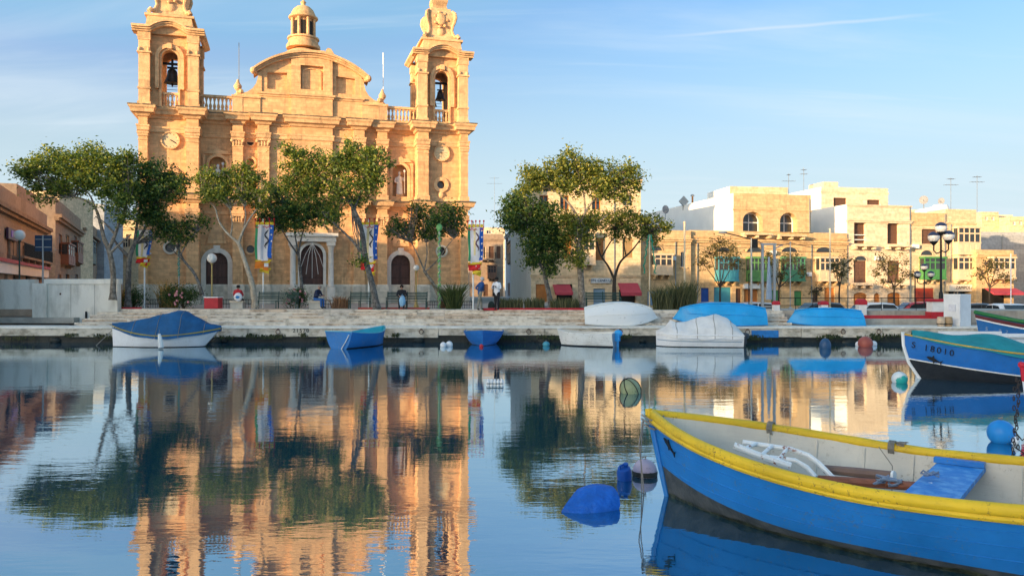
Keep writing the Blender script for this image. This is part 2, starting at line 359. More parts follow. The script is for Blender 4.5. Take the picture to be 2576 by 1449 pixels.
REDP = mat('red_paint', (.42, .018, .03), .55, .15, 4, .1)
GLASS = mat('window_glass', (.03, .035, .04), .12, .3, 2, 0, spec=.6)
CONC = mat('weathered_concrete', (.34, .335, .30), .9, .2, 1.1, .4, 14, col2=(.46, .455, .41))
# ---------------------------------------------------------------- ground, quay, water
GZ = 1.44          # promenade and church square
LZ = 0.76          # quay ledge
QY = 38.0          # quay face
def build_ground():
    w = MB(); n = 6
    w.quad((-400, -60, 0), (400, -60, 0), (400, QY + .3, 0), (-400, QY + .3, 0))
    tag(w.build('harbour_water', water_mat()), kind='structure')
    g = MB(); g.quad((-900, 39, .3), (900, 39, .3), (900, 1500, .3), (-900, 1500, .3))
    tag(g.build('ground', mat('asphalt', (.055, .055, .058), .9, .2, 3, .3)), kind='structure')
    sq = MB(); sq.slab([(-80, 46), (gx(1300, 46), 46), (4.0, 60), (4.0, 120), (-80, 120)], .5, GZ - .006)
    tag(sq.build('square_paving', stone('square_flagstones', (.36, .32, .27), .6, .6, .01)), kind='structure')
    # quay wall: long concrete facing blocks on a dark, weedy foot
    q = tag(bpy.data.objects.new('quay', None), kind='structure'); COL.objects.link(q); q.location = (0, QY, 0)
    cm = mat('quay_concrete', (.26, .235, .18), .92, .25, 1.6, .8, 10, col2=(.58, .53, .44), streak=.5, lo=.36, hi=.56)
    ft = mat('weedy_quay_foot', (.012, .016, .014), .6, .4, 2, .6, 8)
    rnd = random.Random(3); x = -60.0
    foot = MB((0, QY, 0)); foot.box(-60, 60, QY + .12, QY + 2, -.8, .36); foot.build('quay_foot', ft, q)
    for i in range(60):                        # dark tyres, pipes and stones at the foot of the wall
        xx = rnd.uniform(-30, 24); s = rnd.uniform(.12, .3)
        if i < 26: MB((0, QY, 0)).ell((xx, QY + .08, rnd.uniform(-.05, .12)), (s * 1.2, .12, s * .7), 8, 5).build('foot_stone', ft, q, True)
    while x < 60:
        wd = rnd.uniform(3.2, 5.2); b = MB((0, QY, 0)); d = rnd.uniform(-.015, .015)
        b.box(x + .012, x + wd - .012, QY + d, QY + 1.35, .30 + rnd.uniform(-.06, .05), LZ - .085); b.build('facing_block', cm, q)
        x += wd
    x = -60.0; cop = mat('pale_coping_stone', (.60, .58, .52), .9, .2, 2, .3, 16, col2=(.74, .72, .66))
    while x < 60:
        wd = rnd.uniform(1.5, 2.4); b = MB((0, QY, 0)); b.box(x + .008, x + wd - .008, QY - .05 + rnd.uniform(-.012, .012), QY + 1.5, LZ - .085, LZ + rnd.uniform(-.008, .008)); b.build('coping_slab', cop, q); x += wd
    for px in (330, 700, 1060, 1330, 1560, 1880, 2120, 2210):
        x_ = gx(px, QY); rg = MB((0, QY, 0)); rg.tube([(x_ + .1 * math.cos(a), QY - .06, .52 + .1 * math.sin(a)) for a in [2 * math.pi * i / 14 for i in range(15)]], .016, 5); rg.box(x_ - .05, x_ + .05, QY - .05, QY + .02, .6, .66); rg.build('mooring_ring', mat('rusty_iron', (.09, .045, .03), .85, .3), q)
    gw = leafmat('quay_weed', (.01, .02, .008), (.03, .05, .015), (.06, .08, .02))
    for i in range(46):
        xx = rnd.uniform(-28, 24); wd_ = MB((0, QY, 0)); ww = rnd.uniform(.2, .9); zz = rnd.uniform(.22, .40)
        for k in range(40):
            px_ = xx + rnd.gauss(0, ww / 2.5); l_ = rnd.uniform(.05, .2); wd_.add([(px_ - .03, QY - .03, zz + rnd.uniform(-.1, .1)), (px_ + .03, QY - .035, zz + rnd.uniform(-.1, .1)), (px_ + rnd.uniform(-.05, .05), QY - .06, zz - l_)], [(0, 1, 2)])
        tag(wd_.build('weed_fringe', gw, q), kind='stuff')
    # steps fan out towards the left: each course of separate treads
    st = tag(bpy.data.objects.new('quay_steps', None), kind='structure'); COL.objects.link(st); st.location = (0, QY + 1.5, LZ)
    sm = [mat('step_stone_grey', (.25, .22, .17), .92, .3, 2.2, .8, 9, col2=(.58, .53, .46), lo=.36, hi=.56), mat('step_stone_warm', (.28, .22, .16), .92, .3, 2.2, .8, 9, col2=(.60, .49, .38), lo=.36, hi=.56), mat('step_stone_pale', (.40, .35, .28), .92, .3, 2.6, .8, 9, col2=(.70, .64, .55), lo=.34, hi=.54)]
    NS = 5; rise = (GZ - LZ) / NS
    xl, xr = gx(285, 43), gx(1960, 41)
    for k in range(NS):
        yl = QY + 1.15 + k * 1.35; yr = QY + 1.1 + k * .36; xx = xl - .35 * k
        while xx < xr:
            wd = min(rnd.uniform(1.3, 2.6), xr - xx + .01); t0 = (xx - xl) / (xr - xl); t1 = (xx + wd - xl) / (xr - xl)
            e = rnd.uniform(-.02, .02); ya, yb = yl + (yr - yl) * t0 + e, yl + (yr - yl) * t1 + e
            b = MB((0, QY + 1.5, LZ)); zt = LZ + rise * (k + 1) + rnd.uniform(-.012, .006)
            fr_ = [(xx + .006 + (wd - .012) * j / 6, ya + (yb - ya) * j / 6 + (rnd.uniform(0, .05) if rnd.random() < .4 else rnd.uniform(0, .012))) for j in range(7)]
            b.slab(fr_ + [(xx + wd - .006, yb + 2.4), (xx + .006, ya + 2.4)], LZ - .05, zt)
            so_ = b.build('step_block', rnd.choice(sm), st)
            if rnd.random() < .72:
                nz_ = MB((0, QY + 1.5, LZ)); nz_.slab([(x_, y_ - rnd.uniform(.0, .03)) for x_, y_ in fr_] + [(xx + wd - .01, yb + .3), (xx + .01, ya + .3)], zt - rnd.uniform(.02, .05), zt + .012); nz_.build('nosing', sm[2], so_)
            xx += wd
    pr = MB(); pr.slab([(xl - 3, QY + 8.0), (gx(600, 46), 46.0), (xr + 2, 41.6), (60, 41.6), (60, 46.2), (5.0, 46.6), (4, 46.2), (-80, 46.2), (-80, 44.5)], .5, GZ - .012)
    tag(pr.build('promenade_paving', stone('promenade_flags', (.40, .37, .32), .8, .8, .01)), kind='structure')
build_ground()

# ---------------------------------------------------------------- church
CL = Vector((-26.891, 57.3)); CTH = math.atan2(64 - 57.3, -3.515 + 26.891)
ce = Vector((math.cos(CTH), math.sin(CTH))); ci = Vector((-math.sin(CTH), math.cos(CTH)))
def church_pt(u, y, z): p = CL + ce * u + ci * y; return Vector((p.x, p.y, z))
def build_church():
    C = 12.15; W = 24.3
    ch = thing('baroque_church', 'honey limestone baroque church with two bell towers and a curved gable', 'church', (CL.x, CL.y, GZ), CTH)
    O = (0, 0, GZ)
    def P(name, m=LIME, smooth=False, parent=ch): return lambda mb: mb.build(name, m, parent, smooth)
    def nb(): return MB(O)
    # facade plan, left to right: (u0, u1, y)
    half = [(0, .6, 0), (.6, 3.2, .62), (3.2, 4.05, 0), (4.05, 6.35, 1.60), (6.35, 7.1, .92), (7.1, 8.15, 1.35), (8.15, 9.0, .68), (9.0, 10.6, .98)]
    zones = half + [(10.6, 13.7, .70)] + [(W - b, W - a, y) for a, b, y in reversed(half)]
    path = [(0, 9)]
    for a, b, y in zones: path += [(a, y), (b, y)]
    path.append((W, 9))
    pth = [path[0]]
    for q in path[1:]:
        if math.hypot(q[0] - pth[-1][0], q[1] - pth[-1][1]) > 1e-6: pth.append(q)
    holes_lo = {}; holes_up = {}
    for s in (0, 1):
        f = (lambda u: W - u) if s else (lambda u: u)
        holes_lo[3 if not s else len(zones) - 4] = (arch(f(5.2), .80, GZ + .02, 4.55), .45)
        holes_up[3 if not s else len(zones) - 4] = (arch(f(5.25), .62, 9.75, 11.95), .7)
        holes_lo[1 if not s else len(zones) - 2] = (circ(f(2.05), 5.6, .36), .35)
        holes_up[1 if not s else len(zones) - 2] = (circ(f(2.1), 10.93, .33), .4)
        holes_lo[5 if not s else len(zones) - 6] = (circ(f(7.62), 5.6, .30), .35)
        holes_up[5 if not s else len(zones) - 6] = (circ(f(7.62), 12.2, .30), .35)
        holes_lo[7 if not s else len(zones) - 8] = (arch(f(9.8), .52, 4.1, 6.6)[2:] + [(f(9.8) + .52 * math.cos(math.pi + math.pi * i / 10), 4.1 + .5 * math.sin(math.pi + math.pi * i / 10)) for i in range(1, 10)], .22)
    holes_lo[8] = (arch(C, .86, GZ + .02, 5.15), .6)
    z1, z2, z3 = 8.55, 9.52, 14.05
    for i, (a, b, y) in enumerate(zones):
        m = nb()
        for (lo, hi, hd) in ((GZ, z1, holes_lo), (z1, z3 + .6, holes_up)):
            if i in hd: m.hole(a, b, lo, hi, hd[i][0], y, hd[i][1])
            else: m.quad((a, y, lo), (b, y, lo), (b, y, hi), (a, y, hi))
        m.quad((a, y, z3 + .6), (b, y, z3 + .6), (b, y, 15.6), (a, y, 15.6))
        for q in (i, i + 1):
            if q == 0 or q == len(zones): xx = 0 if q == 0 else W; m.quad((xx, y, GZ), (xx, 9, GZ), (xx, 9, 15.6), (xx, y, 15.6))
            elif zones[q - 1][2] != zones[q][2] and zones[i][2] == min(zones[q - 1][2], zones[q][2]):
                xx = zones[q][0]; m.quad((xx, zones[q - 1][2], GZ), (xx, zones[q][2], GZ), (xx, zones[q][2], 15.6), (xx, zones[q - 1][2], 15.6))
        m.build('facade_wall', LIME, ch)
    # mouldings following the plan
    for nm, prof, mm in (('plinth', [(.10, GZ), (.10, 2.75), (.04, 2.9), (0, 2.92)], PLINTH),
                         ('architrave', [(0, 8.2), (.08, 8.22), (.10, 8.45), (0.02, 8.47)], LIME2),
                         ('lower_cornice', [(0, 8.86), (.12, 8.90), (.18, 9.05), (.40, 9.12), (.46, 9.32), (.52, 9.46), (.5, 9.50), (0, 9.6)], LIME2),
                         ('pedestal_band', [(0, 9.6), (.09, 9.62), (.09, 9.95), (0.0, 10.0)], LIME2),
                         ('upper_architrave', [(0, 13.98), (.09, 14.0), (.11, 14.25), (.15, 14.3), (.15, 14.42), (0, 14.44)], LIME2),
                         ('main_cornice', [(0, 14.98), (.12, 15.02), (.2, 15.18), (.46, 15.26), (.5, 15.48), (.60, 15.60), (.62, 15.73), (0, 15.78)], LIME2)):
        nb().sweep(pth, prof).build(nm, mm, ch)
    GR = mat('lichen_blackened_stone', (.09, .075, .055), .95, .4, 2.2, .5, 12, col2=(.50, .35, .18), lo=.50, hi=.68)
    nb().sweep(pth, [(.50, 15.785), (.64, 15.72), (.645, 15.80), (.2, 15.83)]).build('cornice_weathering', GR, ch)
    nb().sweep(pth, [(.4, 9.505), (.545, 9.44), (.55, 9.53), (.1, 9.62)]).build('cornice_weathering', GR, ch)
    # capitals on the pilasters, both orders
    caps = [(0, .6, 0), (3.2, 4.05, 0), (6.35, 7.1, .92), (8.15, 9.0, .68)]
    for a, b, y in caps + [(W - b, W - a, y) for a, b, y in caps]:
        for zc in (7.55, 13.3):
            m = nb()
            m.box(a - .10, b + .10, y - .13, y + .3, zc + .48, zc + .64); m.box(a - .03, b + .03, y - .06, y + .3, zc, zc + .09)
            if not (a < 4.1 or b > W - 4.1):
                for k in range(4):
                    x = a + (k + .5) * (b - a) / 4
                    m.ell((x, y - .04, zc + .26), (.10, .10, .2), 6, 5)
                for x in (a - .02, b + .02): m.ell((x, y - .08, zc + .44), (.13, .1, .13), 8, 6)
            else: m.box(a - .05, b + .05, y - .08, y + .3, zc + .3, zc + .48)
            m.build('capital', LIME2, ch, True)
    # body behind the front
    body = nb(); body.box(.6, W - .6, 9.0, 34, GZ, 14.8); body.box(.35, W - .35, 2.4, 9.2, 2, 15.4); body.build('nave', LIME, ch)
    # doors
    def door(c, hw, zt, y, wide, nm='door'):
        d = nb(); d.prism(arch(c, hw + .05, GZ, zt), y, y + .1); dd = d.build(nm, DOORW, ch)
        pm = mat('door_panel_wood', (.095, .045, .034), .5, .3, 6, .2, streak=5)
        for sx in (-1, 1):
            for k, (za, zb_) in enumerate(((1.7, 2.4), (2.5, 3.4), (3.5, zt - .08))):
                nb().box(c + sx * hw * .12, c + sx * hw * .88, y - .035, y, za, zb_).build('door_panel', pm, dd) if sx > 0 else nb().box(c - hw * .88, c - hw * .12, y - .035, y, za, zb_).build('door_panel', pm, dd)
        for k in range(5):
            a0 = math.pi * (k + .15) / 5; a1 = math.pi * (k + .85) / 5
            nb().prism([(c + hw * .2 * math.cos(a0), zt + hw * .2 * math.sin(a0)), (c + hw * .85 * math.cos(a0), zt + hw * .85 * math.sin(a0)), (c + hw * .85 * math.cos(a1), zt + hw * .85 * math.sin(a1)), (c + hw * .2 * math.cos(a1), zt + hw * .2 * math.sin(a1))], y - .03, y).build('fanlight_panel', pm, dd)
    for c in (5.2, W - 5.2):
        door(c, .80, 4.55, 1.92, 1)
        f = nb(); band(f, arcpts(c, 1.12, GZ, 4.55), arcpts(c, .78, GZ, 4.55), 1.40, 1.68); fo = f.build('door_frame', WHITEST, ch)
        nb().prism([(c - .18, 5.28), (c + .18, 5.28), (c + .24, 5.86), (c - .24, 5.86)], 1.34, 1.60).build('keystone', WHITEST, fo)
        pd = nb(); pd.prism([(c - .7, 6.0), (c + .7, 6.0), (c + .62, 6.5), (c + .2, 7.5), (c, 7.7), (c - .2, 7.5), (c - .62, 6.5)], 1.47, 1.62); pd.build('carved_panel', LIME2, ch)
    door(C, .86, 5.15, 1.1, 1)
    pt = nb()
    for sx in (-1, 1):
        x = C + sx * 1.42; pt.box(x - .3, x + .3, .32, .95, GZ, 2.7); pt.lathe([(.23, 0), (.27, .1), (.22, .2), (.2, 2.9), (.24, 3.0), (.3, 3.2)], x, .62, 2.7, 12); pt.box(x - .33, x + .33, .3, .95, 5.9, 6.2)
    pt.box(C - 1.8, C + 1.8, .26, .95, 6.2, 6.6); pt.box(C - 1.95, C + 1.95, .1, .95, 6.6, 6.85); pt.build('portal', WHITEST, ch, True)
    tp = nb(); tp.prism([(C - 1.2, 6.85), (C + 1.2, 6.85), (C + 1.1, 7.2), (C + .5, 7.6), (C + .35, 8.1), (C - .35, 8.1), (C - .5, 7.6), (C - 1.1, 7.2)], .5, .8); tp.build('portal_cartouche', LIME2, ch)
    f = nb(); band(f, arcpts(C, 1.05, GZ, 5.15), arcpts(C, .84, GZ, 5.15), .60, .8); f.build('door_frame', WHITEST, ch)
    sw = nb()                                    # festive light strings fanned over the door
    for k in range(5):
        a = -.6 + .3 * k; sw.tube([(C, .1, 6.1), (C + a * .9, .2, 5.1), (C + a * 1.5, .35, 3.4 + abs(a))], .02, 5)
    sw.build('light_string', mat('pale_cord', (.55, .52, .48), .7), ch)
    # round windows, niches, lunettes, panels
    for s in (0, 1):
        f = (lambda u: W - u) if s else (lambda u: u)
        for (u, z, r, y, ro) in ((2.05, 5.6, .36, .62, .5), (2.1, 10.93, .33, .62, .62), (7.62, 5.6, .30, 1.35, .44), (7.62, 12.2, .30, 1.35, .46)):
            o = nb(); ring(o, circ(f(u), z, ro), circ(f(u), z, r * .98), y - .12, y + .1); oo = o.build('round_window', LIME2 if r != .36 else PLINTH, ch)
            nb().prism(circ(f(u), z, r * 1.05), y + .3, y + .33).build('pane', GLASS if z != 12.2 else LIME, oo)
        if True:
            o = nb(); o.ell((f(2.1), .62 - .05, 10.1), (.3, .16, .3), 10, 6); o.build('window_boss', LIME2, ch, True)
        lu = nb(); lu.prism([(f(7.62) + .36 * math.cos(math.pi + math.pi * i / 10), 13.75 + .36 * math.sin(math.pi + math.pi * i / 10)) for i in range(11)], 1.23, 1.34)
        lo_ = lu.build('lunette', LIME2, ch)
        nb().prism([(f(7.62) + .24 * math.cos(math.pi + math.pi * i / 10), 13.72 + .24 * math.sin(math.pi + math.pi * i / 10)) for i in range(11)], 1.21, 1.225).build('pane', DARK, lo_)
        # niche back and surround
        n = nb(); n.prism(arch(f(5.25), .68, 9.7, 11.95), 2.28, 2.32); n.build('niche_back', LIME, ch)
        n = nb(); band(n, arcpts(f(5.25), .82, 9.7, 11.95), arcpts(f(5.25), .61, 9.7, 11.95), 1.46, 1.68); n.build('niche_frame', LIME2, ch)
        n = nb(); n.box(f(5.25) - 1.0, f(5.25) + 1.0, 1.38, 1.63, 9.62, 9.78); n.prism([(f(5.25) - .95, 12.75), (f(5.25) + .95, 12.75), (f(5.25) + .7, 13.0), (f(5.25) + .25, 13.05), (f(5.25), 13.3), (f(5.25) - .25, 13.05), (f(5.25) - .7, 13.0)], 1.42, 1.62)
        for sx in (-1, 1): n.box(f(5.25) + sx * .95 - .1, f(5.25) + sx * .95 + .1, 1.42, 1.64, 9.8, 12.7)
        n.build('niche_surround', LIME2, ch)
        n = nb(); n.prism([(f(9.8) + .6 * math.cos(math.pi + math.pi * i / 10), 4.1 + .58 * math.sin(math.pi + math.pi * i / 10)) for i in range(11)] + [(f(9.8) + .6, 7.2), (f(9.8) - .6, 7.2)], 1.16, 1.2); n.build('blind_panel', LIME, ch)
        # clock / sundial
        c = nb(); ring(c, circ(f(2.06), 13.45, .66, 28), circ(f(2.06), 13.45, .56, 28), .42, .64); co = c.build('clock', LIME2, ch)
        nb().prism(circ(f(2.06), 13.45, .58, 28), .50, .60).build('clock_face', mat('clock_face_stone', (.62, .47, .28), .8, .1), co)
        if not s:
            h = nb(); h.prism([(f(2.06) - .02, 13.47), (f(2.06) + .02, 13.51), (f(2.06) + .40, 13.29), (f(2.06) + .36, 13.24)], .47, .49); h.build('clock_hand', IRON, co)
            for k in range(12):
                a = math.pi * k / 6; nb().box(f(2.06) + .47 * math.cos(a) - .02, f(2.06) + .47 * math.cos(a) + .02, .48, .499, 13.45 + .47 * math.sin(a) - .02, 13.45 + .47 * math.sin(a) + .02).build('hour_mark', IRON, co)
        else:
            h = nb()
            for k in range(7):
                a = math.pi + math.pi * k / 6; h.tube([(f(2.06), .49, 13.5), (f(2.06) + .5 * math.cos(a), .49, 13.5 + .5 * math.sin(a))], .009, 4)
            h.build('sundial_line', mat('sundial_lines', (.25, .17, .09), .8), co)
    # belfries
    for s in (0, 1):
        x0 = 0 if not s else W - 4.05; x1 = x0 + 4.05; cc = (x0 + x1) / 2
        zb, zt = 15.75, 21.1
        m = nb(); yb = 4.05
        for y, dp in ((.68, .5), (yb - .68, -.5)): m.hole(x0 + .25, x1 - .25, zb, zt, arch(cc, .56, zb + .12, 19.5), y, dp)
        bl = m.build('belfry_wall', LIME, ch)
        m = nb()                                  # side walls (opening through x)
        t = MB(); t.hole(.25, 3.8, zb, zt, arch(2.02, .56, zb + .12, 19.5), 0, 0)
        for xx in (x0 + .3, x1 - .3): m.add([(xx, p[0] + .0, p[2]) for p in t.v], t.f)
        m.build('belfry_side_wall', LIME, ch)
        for (xa, xb, ya, yb2) in ((x0, x0 + .75, 0, .75), (x1 - .75, x1, 0, .75), (x0, x0 + .75, 3.3, 4.05), (x1 - .75, x1, 3.3, 4.05)):
            p = nb(); p.box(xa, xb, ya, yb2, zb, zt - .55); p.box(xa - .08, xb + .08, ya - .08, yb2 + .08, zb, zb + .35); p.box(xa - .06, xb + .06, ya - .06, yb2 + .06, 17.0, 17.15)
            p.box(xa - .1, xb + .1, ya - .1, yb2 + .1, 19.6, 19.72); p.ell((xa + .08, ya - .02, 19.85), (.13, .12, .16), 8, 6); p.ell((xb - .08, ya - .02, 19.85), (.13, .12, .16), 8, 6)
            p.box(xa - .05, xb + .05, ya - .05, yb2 + .05, zt - .56, zt + .05); p.build('corner_pier', LIME2, ch)
        a = nb(); band(a, arcpts(cc, .98, 17.2, 19.5), arcpts(cc, .72, 17.2, 19.5), .40, .69); band(a, arcpts(cc, .70, zb + .1, 19.5), arcpts(cc, .55, zb + .1, 19.5), .52, .72)
        a.box(cc - .16, cc + .16, .26, .6, 20.1, 20.5); a.build('belfry_arch', LIME2, ch, True)
        # cornice curving up over the opening
        cr = nb(); nseg = 16; top = []; 
        for i in range(nseg + 1):
            t_ = i / nseg; xx = x0 - .42 + (4.05 + .84) * t_; u = (xx - cc) / 1.25; top.append((xx, zt + .02 + (.52 * max(0, math.cos(u * math.pi / 2)) ** .8 if abs(u) < 1 else 0)))
        for dz, pj, th in ((0, .15, .14), (.13, .28, .13), (.25, .42, .16)):
            cr.prism([(x, z + dz) for x, z in top] + [(x, z + dz + th) for x, z in reversed(top)], -pj, .8)
        cr.sweep([(x0, .8), (x0, 4.05), (x1, 4.05), (x1, .8)][::-1], [(0, zt), (.15, zt + .02), (.28, zt + .14), (.42, zt + .25), (.42, zt + .42), (0, zt + .44)])
        cr.build('belfry_cornice', LIME2, ch)
        fz = nb(); fz.box(x0 + .3, x1 - .3, .3, 3.75, zt + .01, zt + .40); fz.build('belfry_roof', LIME2, ch)
        tp = nb(); tp.box(cc - 1.72, cc + 1.72, .32, 3.75, zt + .38, zt + .62); tp.prism([(cc - 1.62, zt + .62), (cc + 1.62, zt + .62), (cc + 1.5, zt + 1.35), (cc - 1.5, zt + 1.35)], .42, 3.65)
        tp.box(cc - 1.68, cc + 1.68, .34, 3.72, zt + 1.35, zt + 1.52); tp.build('spire_base', LIME2, ch)
        sp = nb(); q = math.pi / 8; yc = 2.03
        sp.lathe([(1.95, 22.6), (1.9, 22.7), (1.62, 22.82), (1.42, 23.1), (1.3, 23.45), (1.34, 23.75), (1.5, 24.1), (1.62, 24.45), (1.58, 24.8), (1.35, 25.05), (1.2, 25.1), (1.22, 25.28), (.9, 25.34), (.78, 25.6), (.95, 26.0), (.8, 26.5), (.25, 26.7), (.14, 27.4)], cc, yc, 0, 4, math.pi / 4)
        sp.build('spire', LIME2, ch)
        for k in range(4):                        # corner scrolls up the spire
            a_ = math.pi / 4 + k * math.pi / 2; pts = []
            for (r, z) in ((2.02, 22.78), (1.86, 23.0), (1.62, 22.95), (1.42, 23.2), (1.32, 23.5), (1.38, 23.85), (1.54, 24.15), (1.66, 24.5), (1.6, 24.85), (1.35, 25.08)):
                pts.append((cc + r * math.cos(a_), yc + r * math.sin(a_), z))
            nb().tube(pts, [.16, .18, .15, .13, .12, .13, .15, .16, .15, .1], 7).build('scroll', LIME2, ch, True)
            tq = nb(); tq.box(cc + 1.45 * math.cos(a_) - .14, cc + 1.45 * math.cos(a_) + .14, yc + 1.45 * math.sin(a_) - .14, yc + 1.45 * math.sin(a_) + .14, 22.6, 23.05); tq.build('corner_block', LIME2, ch)
        ca = nb(); ca.ell((cc, yc - 1.12, 24.35), (.42, .14, .5), 12, 8); ca.ell((cc, yc - 1.0, 23.35), (.3, .12, .36), 10, 6)
        for k in range(7):
            a_ = 2 * math.pi * k / 7; ca.ell((cc + .5 * math.cos(a_), yc - 1.12, 24.3 + .6 * math.sin(a_)), (.13, .1, .13), 6, 5)
        ca.build('cartouche', LIME2, ch, True)
        # balustrade in the opening, wires of the bell cage
        nb().box(cc - .56, cc + .56, .72, .92, zb + .12, zb + .25).build('balcony_sill', LIME2, ch); nb().box(cc - .56, cc + .56, .70, .94, 16.85, 17.0).build('balcony_rail', LIME2, ch)
        for k in range(4): link('baluster', BAL, ch, (cc - .42 + .28 * k, .82, zb + .25 - GZ))
        for k in range(5): nb().tube([(cc - .6, 3.4, 17.3 + k * .26), (cc + .6, 3.4, 17.3 + k * .26)], .018, 4).build('wire', IRON, ch)
        nb().box(x0 + .3, x1 - .3, 1.9, 2.1, 19.35, 19.5).build('bell_beam', IRON, ch)
    # balustrades between towers and the attic
    for s in (0, 1):
        a, b = (4.05, 6.35) if not s else (W - 6.35, W - 4.05)
        r = nb(); r.box(a, b, .98, 1.3, 15.7, 15.98); r.build('balustrade_base', LIME2, ch)
        r = nb(); r.box(a, b, .96, 1.32, 16.9, 17.08); r.build('balustrade_rail', LIME2, ch)
        for k in range(8): link('baluster', BAL, ch, (a + .16 + k * (b - a - .32) / 7, 1.14, 15.98 - GZ))
    # attic and gable
    for sx in (-1, 1):
        wl = nb(); xa, xb = sorted((C + sx * 3.8, C + sx * 5.8)); wl.box(xa, xb, .78, 1.9, 15.7, 17.0)
        wl.box(xa - .05, xb + .05, .68, 1.95, 16.98, 17.12)
        pts = [(3.7, 19.1), (3.95, 19.0), (3.98, 18.6), (4.1, 18.15), (4.35, 17.75), (4.75, 17.45), (5.25, 17.32), (5.45, 17.3), (5.45, 17.1), (3.7, 17.1)]
        pp = [(C + sx * x, z) for x, z in pts]; wl.prism(pp if sx > 0 else pp[::-1], .85, 1.75)
        for k, (x, z, r_) in enumerate(((5.2, 17.45, .2), (4.1, 18.95, .15))): wl.ell((C + sx * x, .9, z), (r_, .2, r_), 8, 6)
        wl.build('attic_wing', LIME, ch)
    ad = nb(); ad.box(C - 3.8, C + 3.8, .86, 2.4, 15.7, 17.35); ad.box(C - 1.55, C + 1.55, .66, .9, 15.72, 17.34); ad.build('attic', LIME, ch)
    nb().sweep([(C - 3.8, 2.4), (C - 3.8, .86), (C - 1.55, .86), (C - 1.55, .66), (C + 1.55, .66), (C + 1.55, .86), (C + 3.8, .86), (C + 3.8, 2.4)], [(0, 17.2), (.08, 17.22), (.1, 17.32), (.2, 17.38), (.22, 17.5), (0, 17.52)]).build('attic_moulding', LIME2, ch)
    Rr = (4.3 ** 2 + 1.6 ** 2) / (2 * 1.6); zc = 20.75 - Rr
    def az(x): return zc + math.sqrt(Rr * Rr - x * x)
    g = nb()
    xs = [-3.35, -2.9, -2.45, -1.55]
    for sx in (-1, 1):
        xx = [sx * t for t in (1.55, 2.0, 2.5, 3.0, 3.4, 3.8)]
        x_a, x_b = sorted((C + sx * 1.55, C + sx * 3.8)); xi, xo = sorted((C + sx * 1.85, C + sx * 3.3))
        pol = [(C + sx * 1.85, 17.8), (C + sx * 3.3, 17.8), (C + sx * 3.3, 18.75), (C + sx * 1.85, 19.3)]
        if sx < 0: pol = pol[::-1]
        g.hole(x_a, x_b, 17.35, az(3.8) - .34, [(x, min(z, az(abs(x - C)) - .55)) for x, z in pol] if False else [(C + sx * 1.85, 17.8), (C + sx * 3.3, 17.8), (C + sx * 3.3, az(3.8) - .5), (C + sx * 1.85, az(3.8) - .42)][::sx], .95, .34)
        g.prism(rect(xi - .02, xo + .02, 17.7, az(3.8) - .36), 1.26, 1.30)
        up = [(C + x, az(3.8) - .345) for x in (sx * 1.55, sx * 3.8)] + [(C + x, max(az(x) - .3, az(3.8) - .34)) for x in reversed(xx)]
        g.prism(up, .95, 1.9); g.prism([(C + sx * 3.8, 17.35), (C + sx * 3.8, az(3.8) - .3), (C + sx * 3.75, az(3.8) - .3), (C + sx * 3.75, 17.35)], .951, 1.9)
    g.hole(C - 1.55, C + 1.55, 17.35, 20.1, rect(C - .85, C + .85, 17.9, 19.75), .72, .40)
    g.prism(rect(C - .9, C + .9, 17.85, 19.8), 1.10, 1.14)
    xx = [-1.55, -1, -.5, 0, .5, 1, 1.55]; g.prism([(C - 1.55, 20.1), (C + 1.55, 20.1)] + [(C + x, az(x) - .28) for x in reversed(xx)], .72, 1.9)
    for sx in (-1, 1): g.quad((C + sx * 1.55, .72, 17.35), (C + sx * 1.55, .97, 17.35), (C + sx * 1.55, .97, 20.4), (C + sx * 1.55, .72, 20.4))
    g.box(C - 3.7, C + 3.7, 1.31, 1.9, 17.35, 19.0); g.build('gable', LIME, ch)
    pn = nb(); band(pn, arcpts(C, .72, 17.95, 19.3, 6, .35), arcpts(C, .6, 17.95, 19.3, 6, .28), 1.0, 1.12); pn.build('gable_panel_frame', LIME2, ch)
    gc = nb(); n = 28; 
    for (d0, d1, pj) in ((-.36, -.2, .1), (-.2, -.08, .24), (-.08, .08, .42)):
        up = []; dn = []
        for i in range(n + 1):
            x = -4.3 + 8.6 * i / n; zz = az(x); up.append((C + x, zz + d1)); dn.append((C + x, zz + d0))
        gc.prism(dn + up[::-1], .72 - pj, 2.0)
    for sx in (-1, 1): gc.ell((C + sx * 4.3, .6, az(4.3) - .12), (.24, .4, .26), 10, 6)
    gc.build('gable_cornice', LIME2, ch)
    gt = nb(); gt.box(C - .9, C + 1.0, 1.0, 1.8, 20.7, 21.05)
    gt.prism([(C + 1.0, 20.75), (C + 2.2, 20.55), (C + 2.1, 20.7), (C + 1.7, 20.85), (C + 1.45, 21.25), (C + 1.2, 21.3), (C + 1.05, 21.1)], 1.0, 1.6); gt.build('gable_crest', LIME2, ch)
    # pedestal finials with masts
    for s in (0, 1):
        u = 6.72 if not s else W - 6.72
        p = nb(); p.box(u - .36, u + .36, .75, 1.5, 15.7, 17.0); p.box(u - .42, u + .42, .69, 1.56, 17.0, 17.15); po = p.build('pedestal', LIME2, ch)
        q = nb(); q.lathe([(.22, 17.15), (.26, 17.25), (.12, 17.38), (.1, 17.5), (.26, 17.72), (.3, 17.9), (.14, 18.15), (.05, 18.4)], u, 1.1, 0, 10); q.build('finial', LIME2, po, True)
        ms = nb(); ms.tube([(u + .08, 1.15, 18.2), (u + .08, 1.15, 21.2)], .03, 5)
        if s: ms.tube([(u + .08, 1.15, 20.4), (u + .08, 1.15, 21.3)], .06, 6)
        ms.build('lightning_mast', GREYM if not s else WHITEP, po)
